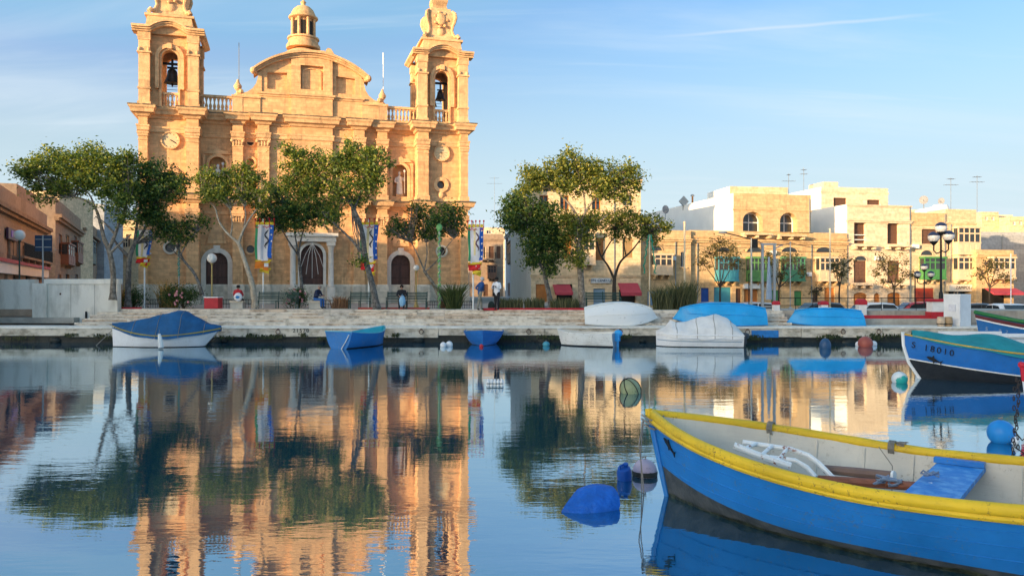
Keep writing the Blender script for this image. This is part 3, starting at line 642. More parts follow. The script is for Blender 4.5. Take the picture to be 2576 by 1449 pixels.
    # dome and lantern behind
    lx = -18.87; ly = 72.0; lp = Vector((lx, ly)) - CL; lu_ = lp.dot(ce); lv = lp.dot(ci)
    d = nb(); prof = [(4.4, 14), (4.4, 16.6)] + [(4.3 * math.cos(t), 16.8 + 7.5 * math.sin(t)) for t in [i * math.pi / 2 * .87 / 10 for i in range(11)]]
    d.lathe(prof, lu_, lv, 0, 32); d.build('dome', LIME2, ch, True)
    d = nb(); d.lathe([(1.5, 24.2), (1.5, 24.5), (1.36, 24.55), (1.3, 25.0), (1.42, 25.05), (1.4, 25.2)], lu_, lv, 0, 16); d.build('lantern_base', LIME2, ch, True)
    d = nb(); d.lathe([(.92, 25.2), (.92, 26.85)], lu_, lv, 0, 8); d.build('lantern_core', LIME, ch)
    for k in range(8):
        a = CTH * 0 + math.pi / 8 + k * math.pi / 4; x, y = lu_ + 1.02 * math.cos(a), lv + 1.02 * math.sin(a)
        nb().lathe([(.17, 25.2), (.14, 25.3), (.13, 26.7), (.18, 26.85)], x, y, 0, 8).build('lantern_pier', LIME2, ch, True)
        a += math.pi / 8; x, y = lu_ + .9 * math.cos(a), lv + .9 * math.sin(a); tx, ty = -math.sin(a) * .2, math.cos(a) * .2; ox, oy = math.cos(a) * .03, math.sin(a) * .03
        w_ = nb(); w_.slab([(x - tx + ox, y - ty + oy), (x + tx + ox, y + ty + oy), (x + tx - ox, y + ty - oy), (x - tx - ox, y - ty - oy)], 25.4, 26.6); w_.build('lantern_window', DARK, ch)
    d = nb(); d.lathe([(1.15, 26.85), (1.3, 26.95), (1.3, 27.08), (1.12, 27.1), (1.08, 27.35), (.92, 27.7), (.6, 28.0), (.25, 28.12), (.18, 28.3), (.26, 28.45), (.12, 28.6), (.04, 28.7)], lu_, lv, 0, 16); d.build('lantern_dome', LIME2, ch, True)
    d = nb(); d.box(lu_ - .04, lu_ + .04, lv - .04, lv + .04, 28.6, 29.6); d.box(lu_ - .28, lu_ + .28, lv - .035, lv + .035, 29.15, 29.23); d.build('cross', IRON, ch)
    return ch
def bal_mesh():
    m = MB(); m.box(-.1, .1, -.1, .1, 0, .09); m.lathe([(.06, .09), (.11, .2), (.12, .32), (.055, .5), (.05, .62), (.09, .72), (.06, .8)], 0, 0, 0, 8); m.box(-.1, .1, -.1, .1, .8, .9); return m.mesh('baluster', LIME2, True)
BAL = bal_mesh()
church = build_church()
def bell(p, s, label):
    b = thing('church_bell', label, 'bell', (p.x, p.y, p.z), CTH, 'bronze bells in the church towers')
    MB().lathe([(.54, 0), (.5, .06), (.40, .3), (.33, .55), (.30, .8), (.2, .92), (.08, .97)], 0, 0, 0, 16).build('bell_body', BRONZE, b, True)
    MB().box(-.32, .32, -.05, .05, .97, 1.1).box(-.07, .07, -.06, .06, .95, 1.6).build('headstock', IRON, b)
    MB().tube([(0, 0, .2), (0, 0, -.25)], .03, 6).ell((0, 0, -.1), (.07, .07, .1), 8, 6).build('clapper', IRON, b, True)
    b.scale = (s, s, s)
bell(church_pt(2.02, 2.0, 17.98), 1.12, 'big dark bronze bell in the left tower beside the mast')
bell(church_pt(22.42, 2.0, 18.05), .8, 'greenish bronze bell hanging high in the right tower')
bell(church_pt(21.95, 2.2, 17.55), .45, 'smallest bronze bell, below the other in the right tower')
STATM = mat('pale_carved_stone', (.66, .62, .55), .85, .15, 5, .3)
def statue(u, z, mt, label):
    s = thing('statue', label, 'statue', church_pt(u, 1.95, z), CTH, 'saint statues in the facade niches')
    m = MB(); m.box(-.3, .3, -.25, .25, 0, .22); m.build('base', LIME2, s)
    m = MB(); m.lathe([(.27, .22), (.3, .3), (.26, .7), (.22, 1.1), (.27, 1.4), (.25, 1.55), (.1, 1.65), (.08, 1.72)], 0, 0, 0, 12)
    m.ell((0, -.02, 1.86), (.12, .13, .16), 10, 8); m.tube([(-.26, 0, 1.5), (-.36, -.05, 1.2), (-.2, -.25, 1.1)], [.09, .08, .06], 7); m.tube([(.26, 0, 1.5), (.38, -.08, 1.3), (.36, -.25, 1.5)], [.09, .08, .06], 7)
    for k in range(5): a = -2.3 + k * .4; m.tube([(.27 * math.cos(a), .27 * math.sin(a), .25), (.22 * math.cos(a), .22 * math.sin(a), 1.1)], .045, 5)
    m.build('robed_figure', mt, s, True)
    st = MB().tube([(.38, -.27, .3), (.37, -.27, 2.0)], .022, 5).ell((.37, -.27, 2.02), (.1, .05, .12), 8, 6); st.build('staff', mt, s)
    for o in s.children: pass
    s.scale = (1, 1, 1.05)
statue(5.25, 9.95, mat('white_statue_stone', (.72, .72, .70), .8, .1), 'white stone saint holding a staff in the shaded left niche')
statue(24.3 - 5.25, 9.95, STATM, 'pale stone saint in the sunlit niche beside the right tower')
# ---------------------------------------------------------------- houses
CREAM = stone('cream_limestone', (.70, .53, .33), .8, .27, stain=.3, dark=(.22, .16, .09))
OCHRE = stone('ochre_limestone', (.64, .44, .235), .7, .26, stain=.45, dark=(.15, .10, .06))
PALE = stone('pale_dressed_limestone', (.73, .57, .40), .9, .28, .006, stain=.12)
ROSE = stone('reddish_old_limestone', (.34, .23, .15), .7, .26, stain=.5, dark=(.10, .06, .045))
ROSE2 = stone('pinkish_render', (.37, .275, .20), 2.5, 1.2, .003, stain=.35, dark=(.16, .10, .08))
WHITEW = mat('whitewashed_wall', (.80, .78, .73), .85, .06, .8, .15)
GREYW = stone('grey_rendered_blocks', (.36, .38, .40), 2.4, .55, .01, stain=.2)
SHUT = mat('brown_shutter', (.13, .065, .04), .6, .25, 5, .2)
BROWND = mat('dark_brown_door', (.10, .05, .03), .6, .25, 5, .2)  # dark brown for doors and the backs of some openings
ORANGED = mat('orange_brown_door', (.42, .15, .03), .5, .2, 4, .2)
BLUED = mat('blue_door', (.01, .06, .28), .5, .15)
CYAND = mat('turquoise_paint', (.05, .25, .33), .5, .15)
GREEND = mat('green_paint', (.06, .22, .07), .5, .2)
CREAMP = mat('cream_paint', (.66, .50, .33), .6, .1)
AWN = mat('red_awning_canvas', (.40, .05, .07), .8, .12)
SLATEB = mat('grey_blue_shutter_door', (.20, .30, .40), .5, .1)
class House:
    def __init__(s, label, px0, Y0, px1, Y1, pyt, depth, m, zb=.3, name='house', cat='house', side=None, group=None, rows=(), zbase=None, topz=None):
        a = Vector((gx(px0, Y0), Y0)); b = Vector((gx(px1, Y1), Y1)); e = (b - a); s.W = e.length; s.e = e.normalized(); s.a = a
        s.zb = zb if zbase is None else zbase; s.m = m
        s.H = (topz if topz is not None else gz(pyt, Y0)) - s.zb; s.D = depth
        s.root = thing(name, label, cat, (a.x, a.y, s.zb), math.atan2(s.e.y, s.e.x), group)
        s.ops = []; s.rows = rows
        s.wall(rows, side or m)
    def X(s, px):
        k = (px - CX) / F; return (k * s.a.y - s.a.x) / (s.e.x - k * s.e.y)
    def Yd(s, px): return s.a.y + s.X(px) * s.e.y
    def Z(s, px, py): return EYE - (py - HZ) / F * s.Yd(px) - s.zb
    def r(s, o):
        px, w, pt, pb = o[:4]; x0, x1 = s.X(px - w / 2), s.X(px + w / 2); return x0, x1, max(.02, s.Z(px, pb)), s.Z(px, pt)
    def wall(s, rows, side):
        m = MB(); zt = s.H; W = s.W
        rr = [[s.r(o) + (o,) for o in row] for row in rows]; rr = [sorted(r, key=lambda q: q[0]) for r in rr if r]
        rr.sort(key=lambda r: -max(q[3] for q in r))
        top = zt
        for i, row in enumerate(rr):
            lo = min(q[2] for q in row); bot = 0.0 if i == len(rr) - 1 else (lo + max(q[3] for q in rr[i + 1])) / 2
            xs = [0.0] + [(row[k][1] + row[k + 1][0]) / 2 for k in range(len(row) - 1)] + [W]
            for k, (x0, x1, z0, z1, o) in enumerate(row):
                kind = o[4]
                hw = (x1 - x0) / 2; c = (x0 + x1) / 2
                if 'A' in kind: ris = min(hw, .45 * (z1 - z0)); poly = arch(c, hw, z0, z1 - ris, ris)
                elif 'G' in kind: ris = .35 * hw; poly = arch(c, hw, z0, z1 - ris, ris)
                elif 'U' in kind: poly = arch(c, hw, z0, z0 + .02, z1 - z0 - .02)
                else: poly = rect(x0, x1, z0, z1)
                dp = (.9 if 'w' in kind else .42) if 'R' in kind else .24
                m.hole(xs[k], xs[k + 1], bot, top, poly, 0, dp)
                s.fill(kind, poly, x0, x1, z0, z1, dp, o)
            top = bot
        if not rr: m.quad((0, 0, 0), (W, 0, 0), (W, 0, zt), (0, 0, zt))
        m.build('wall', s.m, s.root)
        b = MB(); D = s.D
        for q in (((0, D, 0), (0, 0, 0), (0, 0, zt), (0, D, zt)), ((W, 0, 0), (W, D, 0), (W, D, zt), (W, 0, zt)), ((W, D, 0), (0, D, 0), (0, D, zt), (W, D, zt))): b.quad(*q)
        b.build('side_wall', side, s.root)
        MB().quad((0, 0, zt - .25), (W, 0, zt - .25), (W, D, zt - .25), (0, D, zt - .25)).build('roof', CONC, s.root)
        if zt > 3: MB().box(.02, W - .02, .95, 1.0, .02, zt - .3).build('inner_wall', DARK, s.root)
    def fill(s, kind, poly, x0, x1, z0, z1, dp, o):
        c = (x0 + x1) / 2; w = x1 - x0; mm = o[5] if len(o) > 5 else None
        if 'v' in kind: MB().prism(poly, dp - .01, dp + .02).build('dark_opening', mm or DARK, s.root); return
        if 'd' in kind or 's' in kind:
            p = MB(); p.prism(poly, dp - .08, dp - .02); o_ = p.build('door' if 'd' in kind else 'shutter', mm or SHUT, s.root)
            zt = z1 - (.5 * w if 'A' in kind else .1)
            n = 2 if w < 2.2 else 4
            for k in range(n):
                xa = x0 + w * (k + .12) / n; xb = x0 + w * (k + .88) / n
                if 's' in kind:
                    q = 6
                    for j in range(q):
                        za = z0 + .1 + (zt - z0 - .2) * j / q; MB().box(xa, xb, dp - .115, dp - .08, za, za + (zt - z0 - .2) / q * .62).build('slat', mm or SHUT, o_)
                else:
                    for za, zb in ((.06, .48), (.54, .94)): MB().box(xa, xb, dp - .105, dp - .08, z0 + (zt - z0) * za, z0 + (zt - z0) * zb).build('panel', mm or SHUT, o_)
            return
        fm = mm or WHITEP; inset = .07
        ip = [(c + (x - c) * (1 - 2 * inset / w), z0 + (z - z0) * (1 - 2 * inset / (z1 - z0)) + inset) for x, z in poly]
        f = MB(); ring(f, poly, ip, dp - .1, dp)
        f.box(c - .035, c + .035, dp - .09, dp - .01, z0 + .05, z1 - .08)
        if 'R' in kind: f.prism(poly, dp, dp + .03)
        o_ = f.build('window', fm, s.root)
        for sx in (-1, 1):
            for za, zb in ((.04, .46), (.52, .9)):
                xa, xb = sorted((c + sx * .045, c + sx * (w / 2 - .1))); z_a, z_b = z0 + (z1 - z0) * za, z0 + (z1 - z0) * zb
                if z_b - z_a > .12 and xb - xa > .1: MB().box(xa, xb, dp - .05, dp - .03, z_a, z_b).build('pane', GLASS, o_)
        if 'R' not in kind: MB().box(x0 - .1, x1 + .1, -.12, .1, z0 - .12, z0).build('sill', s.m, s.root)
    def cornice(s, py, proj=.25, th=.3, m=None, px=None):
        z = s.Z(px or CX if False else (px if px else s.pxm()), py); b = MB()
        b.box(-.05, s.W + .05, -proj * .6, .05, z - th, z - th * .4); b.box(-.08, s.W + .08, -proj, .05, z - th * .4, z); b.build('cornice', m or s.m, s.root)
    def pxm(s): p = s.a + s.e * s.W / 2; return CX + F * p.x / p.y
    def gallarija(s, px, w, pt, pb, m, n=4, corb=3):
        x0, x1, z0, z1 = s.r((px, w, pt, pb)); D = .75; H = z1 - z0
        b = MB(); b.box(x0 - .08, x1 + .08, -D - .1, .02, z1 - .12, z1 + .06); b.box(x0, x1, -D, .02, z0, z0 + H * .42); b.box(x0 - .05, x1 + .05, -D - .06, .02, z0 - .08, z0 + .05)
        b.box(x0 - .03, x1 + .03, -D - .03, .02, z0 + H * .40, z0 + H * .45); b.box(x0, x1, -D, .02, z0 + H * .74, z0 + H * .79)
        for k in range(n + 1):
            xx = x0 + (x1 - x0 - .1) * k / n; b.box(xx, xx + .1, -D - .005, -D + .1, z0 + H * .42, z1 - .12)
        for xx in (x0, x1 - .1): b.box(xx, xx + .1, -.1, .02, z0 + H * .42, z1 - .12)
        b.quad((x0, -.05, z0), (x1, -.05, z0), (x1, -.05, z1), (x0, -.05, z1))
        o_ = b.build('enclosed_balcony', m, s.root)
        for k in range(n):
            xa = x0 + (x1 - x0 - .1) * k / n + .1; xb = x0 + (x1 - x0 - .1) * (k + 1) / n
            MB().box(xa, xb, -D + .04, -D + .06, z0 + H * .45, z0 + H * .74).build('pane', GLASS, o_)
            MB().box(xa, xb, -D + .04, -D + .06, z0 + H * .79, z1 - .13).build('pane', GLASS, o_)
            MB().box(xa + .04, xb - .04, -D - .03, -D, z0 + H * .08, z0 + H * .36).build('lower_panel', m, o_)
        for sx in (x0, x1): MB().box(sx - .01, sx + .01, -D + .12, -.12, z0 + H * .45, z1 - .13).build('pane', GLASS, o_)
        for k in range(corb):
            xx = x0 + .2 + (x1 - x0 - .4) * k / max(1, corb - 1)
            c = MB(); pp = [(xx - .1, 0)]; c.box(xx - .1, xx + .1, -D * .9, 0, z0 - .22, z0 - .08); c.box(xx - .09, xx + .09, -D * .5, 0, z0 - .45, z0 - .22); c.build('corbel', s.m, s.root)
    def balcony(s, pxa, pxb, py, m=None, rail=True, corb=3, h=.95, railm=None):
        x0, x1 = s.X(pxa), s.X(pxb); z = s.Z((pxa + pxb) / 2, py); D = .8
        sl = MB().box(x0, x1, -D, .02, z - .16, z); o_ = sl.build('balcony', m or s.m, s.root)
        for k in range(corb):
            xx = x0 + .2 + (x1 - x0 - .4) * k / max(1, corb - 1); MB().box(xx - .11, xx + .11, -D * .8, 0, z - .42, z - .16).build('corbel', m or s.m, o_)
        if rail:
            r = MB(); r.box(x0, x1, -D, -D + .04, z + h - .04, z + h); n = max(4, int((x1 - x0) / .14))
            for k in range(n + 1): xx = x0 + (x1 - x0 - .02) * k / n; r.box(xx, xx + .02, -D + .01, -D + .03, z, z + h - .04)
            for xx in (x0, x1 - .02):
                r.box(xx, xx + .02, -D, 0, z + h - .04, z + h)
                for k in range(4): r.box(xx, xx + .02, -D + .2 * k + .1, -D + .2 * k + .12, z, z + h - .04)
            r.build('railing', railm or IRON, o_)
    def lunette(s, px, w, pt, pb):
        x0, x1, z0, z1 = s.r((px, w, pt, pb)); c = (x0 + x1) / 2; hw = (x1 - x0) / 2
        MB().prism([(c + hw * math.cos(math.pi * i / 10), z0 + (z1 - z0) * math.sin(math.pi * i / 10)) for i in range(11)], -.03, .02).build('fanlight', GLASS, s.root)
        f = MB(); o1 = [(c + hw * 1.12 * math.cos(math.pi * i / 10), z0 + (z1 - z0) * 1.25 * math.sin(math.pi * i / 10)) for i in range(11)]; i1 = [(c + hw * math.cos(math.pi * i / 10), z0 + (z1 - z0) * math.sin(math.pi * i / 10)) for i in range(11)]
        band(f, o1, i1, -.1, .02); f.build('fanlight_arch', s.m, s.root)
    def blk(s, name, px0, px1, pt, pb, y0, y1, m):
        c = (px0 + px1) / 2; MB().box(s.X(px0), s.X(px1), y0, y1, max(.01, s.Z(c, pb)), s.Z(c, pt)).build(name, m, s.root)
    def awning(s, px, w, pt, pb, m=None):
        x0, x1, z0, z1 = s.r((px, w, pt, pb)); zv = z0 + .25 * (z1 - z0)
        a = MB(); a.add([(x0, 0, z1), (x1, 0, z1), (x1, -1.3, zv), (x0, -1.3, zv), (x0, -1.3, z0), (x1, -1.3, z0)], [(0, 1, 2, 3), (3, 2, 5, 4), (0, 3, 4), (1, 5, 2)])
        a.build('awning', m or AWN, s.root)
def text_part(txt, size, parent, loc, rot, m, name='lettering', ext=.01, cond=1.0):
    cu = bpy.data.curves.new(name, 'FONT'); cu.body = txt; cu.size = size; cu.extrude = ext; cu.align_x = 'CENTER'; cu.align_y = 'CENTER'
    o = bpy.data.objects.new('tmp', cu); COL.objects.link(o); dg = bpy.context.evaluated_depsgraph_get()
    me = bpy.data.meshes.new_from_object(o.evaluated_get(dg)); bpy.data.objects.remove(o); me.materials.clear(); me.materials.append(m); me.name = name
    q = link(name, me, parent, loc, rot); q.scale = (cond, 1, 1); return q

def text_line(txt, size, parent, loc, m, adv=.66, name='sign_letter'):
    for i, c_ in enumerate(txt):
        if c_ != ' ': text_part(c_, size, parent, (loc[0] + (i - (len(txt) - 1) / 2) * size * adv, loc[1], loc[2]), (R(90), 0, 0), m, name)
# ---- right side row
r0 = House('tall cream stone townhouse rising behind the largest right-hand tree', 1336, 70, 1612, 71.3, 448, 14, CREAM, side=WHITEW, rows=[
    [(1368, 22, 492, 528, 'w', ORANGED), (1420, 22, 492, 528, 'w', ORANGED), (1500, 22, 492, 528, 'w', ORANGED), (1579, 25, 490, 518, 'w', CREAMP)],
    [(1368, 24, 590, 650, 's', SHUT), (1425, 24, 590, 650, 's', ORANGED), (1505, 26, 598, 655, 's', ORANGED), (1579, 26, 598, 648, 's', mat('ochre_shutter', (.30, .20, .09), .6))],
    [(1362, 28, 715, 765, 'd', ORANGED), (1420, 40, 715, 765, 'v'), (1508, 30, 726, 766, 'd', SLATEB), (1578, 42, 728, 766, 'v')]])
r0.cornice(450, .3, .35); r0.cornice(565, .22, .3); r0.cornice(692, .15, .2)
r0.gallarija(1470, 46, 585, 665, CREAMP, 3); r0.blk('shop_fascia', 1486, 1534, 700, 712, -.2, .02, mat('pale_shop_fascia', (.60, .62, .62), .6))
text_line('MIN CENELLA', .34, r0.root, (r0.X(1510), -.225, r0.Z(1510, 706)), mat('sign_grey', (.08, .09, .11), .6), .56)
r0.awning(1579, 50, 712, 744); r0.awning(1412, 44, 716, 742)

r1 = House('low ochre house with cream enclosed balcony beside the tall townhouse', 1612, 72.6, 1738, 73.8, 578, 16, OCHRE, rows=[
    [(1719, 13, 634, 672, 'w', GREYM)], [(1655, 52, 733, 768, 'd', SLATEB), (1712, 20, 722, 768, 'd', SLATEB)]])
r1.cornice(600, .25, .3); r1.gallarija(1661, 46, 640, 690, CREAMP, 3); r1.lunette(1651, 28, 619, 630)
r1.blk('downpipe', 1698, 1699.5, 605, 760, -.1, 0, GREYM)
r2 = House('long ochre stone row with green and turquoise enclosed balconies', 1738, 74.2, 2131, 78.5, 579, 16, OCHRE, rows=[
    [(1774, 21, 724, 768, 'd', BLUED), (1818, 44, 722, 768, 'd', CYAND), (1858, 14, 726, 768, 'd', BROWND), (1889, 34, 728, 768, 'd', ORANGED), (1952, 24, 730, 768, 'd', GREEND), (2008, 20, 732, 768, 'd', GREEND), (2052, 14, 730, 768, 'd', BROWND), (2087, 26, 724, 768, 'd', ORANGED)]])
r2.cornice(606, .3, .3); r2.cornice(597, .15, .2); r2.cornice(712, .12, .2)
for px, m_, n_ in ((1823, CYAND, 4), (1902, mat('bright_green_paint', (.10, .25, .08), .5, .2), 5), (1989, mat('sea_green_paint', (.07, .23, .13), .5, .2), 5), (2076, CREAMP, 4)):
    r2.gallarija(px, 50, 648, 706, m_, n_); r2.lunette(px - 4, 40, 622, 634)
r2.blk('shop_sign', 1868, 1908, 714, 726, -.35, 0, WHITEP); r2.blk('cracked_plaster', 1932, 1958, 650, 720, -.02, 0, CONC)
r2.blk('downpipe', 1753, 1754.5, 600, 765, -.1, 0, GREYM); r2.blk('downpipe', 2040, 2041.5, 610, 765, -.1, 0, GREYM)
zr = gz(582, 75)
r3 = House('ochre roof storey with two arched white recesses and a white side wall', 1845, 75.4, 2040, 77.2, 486, 23, OCHRE, side=WHITEW, zbase=zr + .02, rows=[
    [(1894, 50, 533, 588, 'ARw', WHITEP), (1984, 44, 535, 590, 'ARw', WHITEP)]])
r3.cornice(528, .08, .14); r3.balcony(1862, 1934, 588, CREAM, False, 3); r3.balcony(1950, 2018, 592, CREAM, False, 3)
r3b = House('cream stair block standing on the roof behind the arched storey', 1836, 84, 1982, 85, 469, 6, CREAM, zbase=zr + .02, side=WHITEW)
r4 = House('pale dressed stone house with dark arched openings and stone balconies', 2131, 78.7, 2292, 80.2, 514, 22, PALE, side=WHITEW, rows=[
    [(2164, 31, 556, 613, 'GRv', BROWND), (2248, 31, 560, 614, 'GRv', BROWND)],
    [(2164, 32, 656, 711, 's', SHUT), (2248, 31, 656, 711, 's', SHUT)],
    [(2164, 33, 736, 770, 'Gd', ORANGED), (2206, 15, 737, 770, 'Ad', ORANGED), (2249, 33, 736, 770, 'Gd', ORANGED)]])
r4.cornice(555, .18, .25); r4.cornice(517, .12, .15); r4.balcony(2140, 2196, 617, None, False, 3); r4.balcony(2224, 2280, 618, None, False, 3)
r4.balcony(2140, 2190, 714, None, False, 3); r4.balcony(2226, 2274, 714, None, False, 3); r4.lunette(2164, 30, 644, 655)
for px in (2164,): r4.blk('guard_bar', px - 15, px + 15, 590, 592, .1, .14, WHITEP); r4.blk('guard_bar', px - 15, px + 15, 602, 604, .1, .14, WHITEP)
r4b = House('pale roof block with two dark oblong openings above the stone balconies', 2066, 86, 2234, 87.5, 470, 9, PALE, side=WHITEW, zbase=gz(520, 80), rows=[[(2114, 34, 498, 520, 'v', BROWND), (2198, 33, 503, 520, 'v', BROWND)]])
r4b.blk('water_tank_housing', 2086, 2122, 455, 470, 1, 4, PALE); r4b.cornice(484, .08, .15)
r5 = House('yellow parapet house with a green enclosed balcony behind the triple lamp', 2292, 80.3, 2379, 81.1, 537, 16, CREAM, rows=[
    [(2338, 38, 573, 614, 'Gs', SHUT)], [(2325, 50, 725, 768, 'd', mat('red_shopfront', (.40, .05, .02), .5))]])
r5.cornice(572, .1, .2); r5.gallarija(2340, 54, 648, 702, GREEND, 4); r5.lunette(2330, 30, 630, 642)
r5.blk('parapet_course', 2292, 2379, 536, 568, -.06, 0, OCHRE); r5.blk('roof_block', 2300, 2379, 520, 536, 3, 7, PALE)
r6 = House('cream house with two stacked enclosed balconies beside the grey wall', 2379, 81.2, 2456, 82, 526, 16, CREAM, rows=[[(2395, 18, 728, 768, 'v'), (2430, 34, 732, 768, 'v')]])
r6.cornice(560, .15, .2); r6.gallarija(2425, 56, 573, 640, CREAMP, 4); r6.gallarija(2425, 56, 647, 703, CREAMP, 4)
r6.blk('shop_sign', 2376, 2456, 716, 733, -.7, 0, mat('cream_sign_board', (.70, .62, .50), .6))
text_line('ZAMPOLAT', .44, r6.root, (r6.X(2416), -.73, r6.Z(2416, 724)), mat('sign_brown', (.10, .06, .05), .6), .70)
r7 = House('low ochre corner house with red shop awning at the right edge', 2456, 80.5, 2550, 81.5, 628, 12, OCHRE, rows=[[(2500, 60, 726, 768, 'v')]])
r7.cornice(640, .3, .3); r7.gallarija(2512, 56, 648, 700, CREAMP, 4); r7.lunette(2496, 36, 640, 650) ; r7.awning(2515, 80, 725, 742)
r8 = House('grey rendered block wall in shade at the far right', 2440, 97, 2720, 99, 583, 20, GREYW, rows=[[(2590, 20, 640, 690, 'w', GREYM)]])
r8.blk('pipe', 2520, 2521.5, 590, 700, -.1, 0, GREYM)
for (p0, p1, Y, pt, lb) in ((2470, 2512, 128, 533, 'small far rooftop house with tan walls behind the grey wall'), (2500, 2548, 131, 540, 'far cream rooftop block right of the tan one'), (2540, 2640, 126, 545, 'far pale flat-roofed house at the right edge of the skyline')):
    hh = House(lb, p0, Y, p1, Y + .5, pt, 10, CREAM if p0 != 2500 else PALE, rows=[[(p0 + 12, 7, pt + 12, pt + 22, 'w', WHITEP), (p0 + 28, 7, pt + 12, pt + 22, 'w', WHITEP)]])
    hh.cornice(pt + 8, .1, .2)
r9 = House('cream corner house beyond the grey rendered wall', 2725, 90, 2960, 91, 600, 18, CREAM, rows=[[(2770, 26, 640, 680, 's', SHUT), (2840, 26, 640, 680, 'w', WHITEP), (2910, 26, 640, 680, 's', SHUT)], [(2780, 30, 715, 760, 'd', BROWND), (2880, 30, 715, 760, 'd', ORANGED)]])
r9.cornice(610, .3, .3); r9.balcony(2750, 2800, 684, None, True, 3)
r10 = House('pale end house farthest along the waterfront', 2965, 91, 3260, 93, 570, 18, PALE, rows=[[(3020, 28, 620, 670, 's', SHUT), (3110, 28, 620, 670, 's', SHUT), (3200, 28, 620, 670, 'w', WHITEP)], [(3050, 30, 710, 760, 'd', GREEND), (3160, 30, 710, 760, 'd', BROWND)]])
r10.cornice(580, .3, .3)
# ---- street right of the church
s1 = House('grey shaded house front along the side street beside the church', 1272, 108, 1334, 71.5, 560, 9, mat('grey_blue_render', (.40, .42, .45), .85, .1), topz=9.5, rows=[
    [(1275, 6, 600, 650, 'w', GREYM), (1290, 7, 595, 650, 'w', GREYM), (1304, 7, 590, 650, 'w', GREYM)], [(1280, 6, 712, 745, 'd', BROWND), (1298, 8, 710, 748, 'v')]])
s1.gallarija(1296, 9, 610, 660, ROSE2, 3); s1.cornice(570, .3, .3)
s2 = House('rose stone house with jutting balconies closing the side street', 1180, 120, 1266, 121, 588, 10, ROSE2, rows=[
    [(1216, 12, 620, 650, 'w', CREAMP), (1236, 12, 620, 650, 's', SHUT), (1254, 10, 620, 650, 's', SHUT)], [(1222, 12, 715, 745, 'd', BROWND), (1246, 14, 715, 745, 'v')]])
s2.balcony(1208, 1246, 652, None, True, 3); s2.gallarija(1236, 22, 668, 700, mat('brown_gallery_wood', (.16, .09, .06), .6), 3); s2.cornice(600, .3, .4)
s3 = House('pale far roof block seen over the side street', 1190, 150, 1270, 151, 572, 10, PALE, rows=[[(1230, 12, 580, 588, 'w', WHITEP)]])
# ---- left street row (facades recede)
def lx(Y): return -35.1 - .4415 * (Y - 55)
def lp(Y): return CX + F * lx(Y) / Y
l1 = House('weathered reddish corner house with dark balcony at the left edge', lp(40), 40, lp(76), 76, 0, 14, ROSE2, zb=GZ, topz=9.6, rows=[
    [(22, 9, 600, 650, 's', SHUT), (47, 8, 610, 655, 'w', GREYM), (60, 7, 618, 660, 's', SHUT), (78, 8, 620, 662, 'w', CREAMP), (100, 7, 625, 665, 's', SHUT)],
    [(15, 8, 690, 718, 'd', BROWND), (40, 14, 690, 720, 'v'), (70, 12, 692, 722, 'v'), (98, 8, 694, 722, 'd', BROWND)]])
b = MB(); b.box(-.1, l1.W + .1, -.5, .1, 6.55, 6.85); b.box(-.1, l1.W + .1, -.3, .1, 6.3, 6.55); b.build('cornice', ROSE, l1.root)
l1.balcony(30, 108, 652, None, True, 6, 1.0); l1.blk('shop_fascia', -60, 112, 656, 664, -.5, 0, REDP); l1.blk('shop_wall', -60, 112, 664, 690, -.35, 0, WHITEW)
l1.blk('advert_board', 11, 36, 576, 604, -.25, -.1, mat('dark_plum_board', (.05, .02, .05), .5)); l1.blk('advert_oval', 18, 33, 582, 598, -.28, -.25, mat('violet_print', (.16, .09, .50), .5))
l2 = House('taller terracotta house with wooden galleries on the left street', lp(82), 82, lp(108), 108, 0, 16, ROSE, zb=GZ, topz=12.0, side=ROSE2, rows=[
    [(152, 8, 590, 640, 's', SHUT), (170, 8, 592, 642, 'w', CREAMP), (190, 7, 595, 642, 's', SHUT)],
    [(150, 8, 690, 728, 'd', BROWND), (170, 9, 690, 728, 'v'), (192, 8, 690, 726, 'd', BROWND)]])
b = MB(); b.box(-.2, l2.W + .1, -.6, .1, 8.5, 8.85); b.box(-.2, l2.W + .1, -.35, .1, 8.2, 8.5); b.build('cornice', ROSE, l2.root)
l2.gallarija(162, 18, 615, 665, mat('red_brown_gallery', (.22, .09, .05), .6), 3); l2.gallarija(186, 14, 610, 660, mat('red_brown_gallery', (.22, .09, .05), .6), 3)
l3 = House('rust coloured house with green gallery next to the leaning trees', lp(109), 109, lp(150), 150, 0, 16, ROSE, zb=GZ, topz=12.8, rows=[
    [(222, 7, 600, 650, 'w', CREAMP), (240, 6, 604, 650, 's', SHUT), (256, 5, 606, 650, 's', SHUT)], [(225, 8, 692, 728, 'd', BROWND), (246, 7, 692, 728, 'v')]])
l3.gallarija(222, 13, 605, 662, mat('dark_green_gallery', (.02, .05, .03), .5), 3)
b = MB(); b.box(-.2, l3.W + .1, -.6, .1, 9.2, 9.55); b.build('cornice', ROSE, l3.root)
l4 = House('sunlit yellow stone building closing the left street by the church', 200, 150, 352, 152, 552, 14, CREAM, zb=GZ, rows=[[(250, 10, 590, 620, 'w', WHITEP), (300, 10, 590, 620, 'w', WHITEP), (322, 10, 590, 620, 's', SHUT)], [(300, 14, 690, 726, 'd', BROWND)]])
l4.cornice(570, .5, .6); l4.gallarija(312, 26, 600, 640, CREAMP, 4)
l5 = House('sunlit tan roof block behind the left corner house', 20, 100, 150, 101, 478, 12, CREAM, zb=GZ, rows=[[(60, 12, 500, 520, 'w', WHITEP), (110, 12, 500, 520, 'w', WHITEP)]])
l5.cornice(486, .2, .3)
l6 = House('pinkish roof storey set back above the left corner house', -60, 62, 42, 63, 458, 8, ROSE2, zbase=9.3, rows=[[(8, 12, 478, 498, 'v')]])
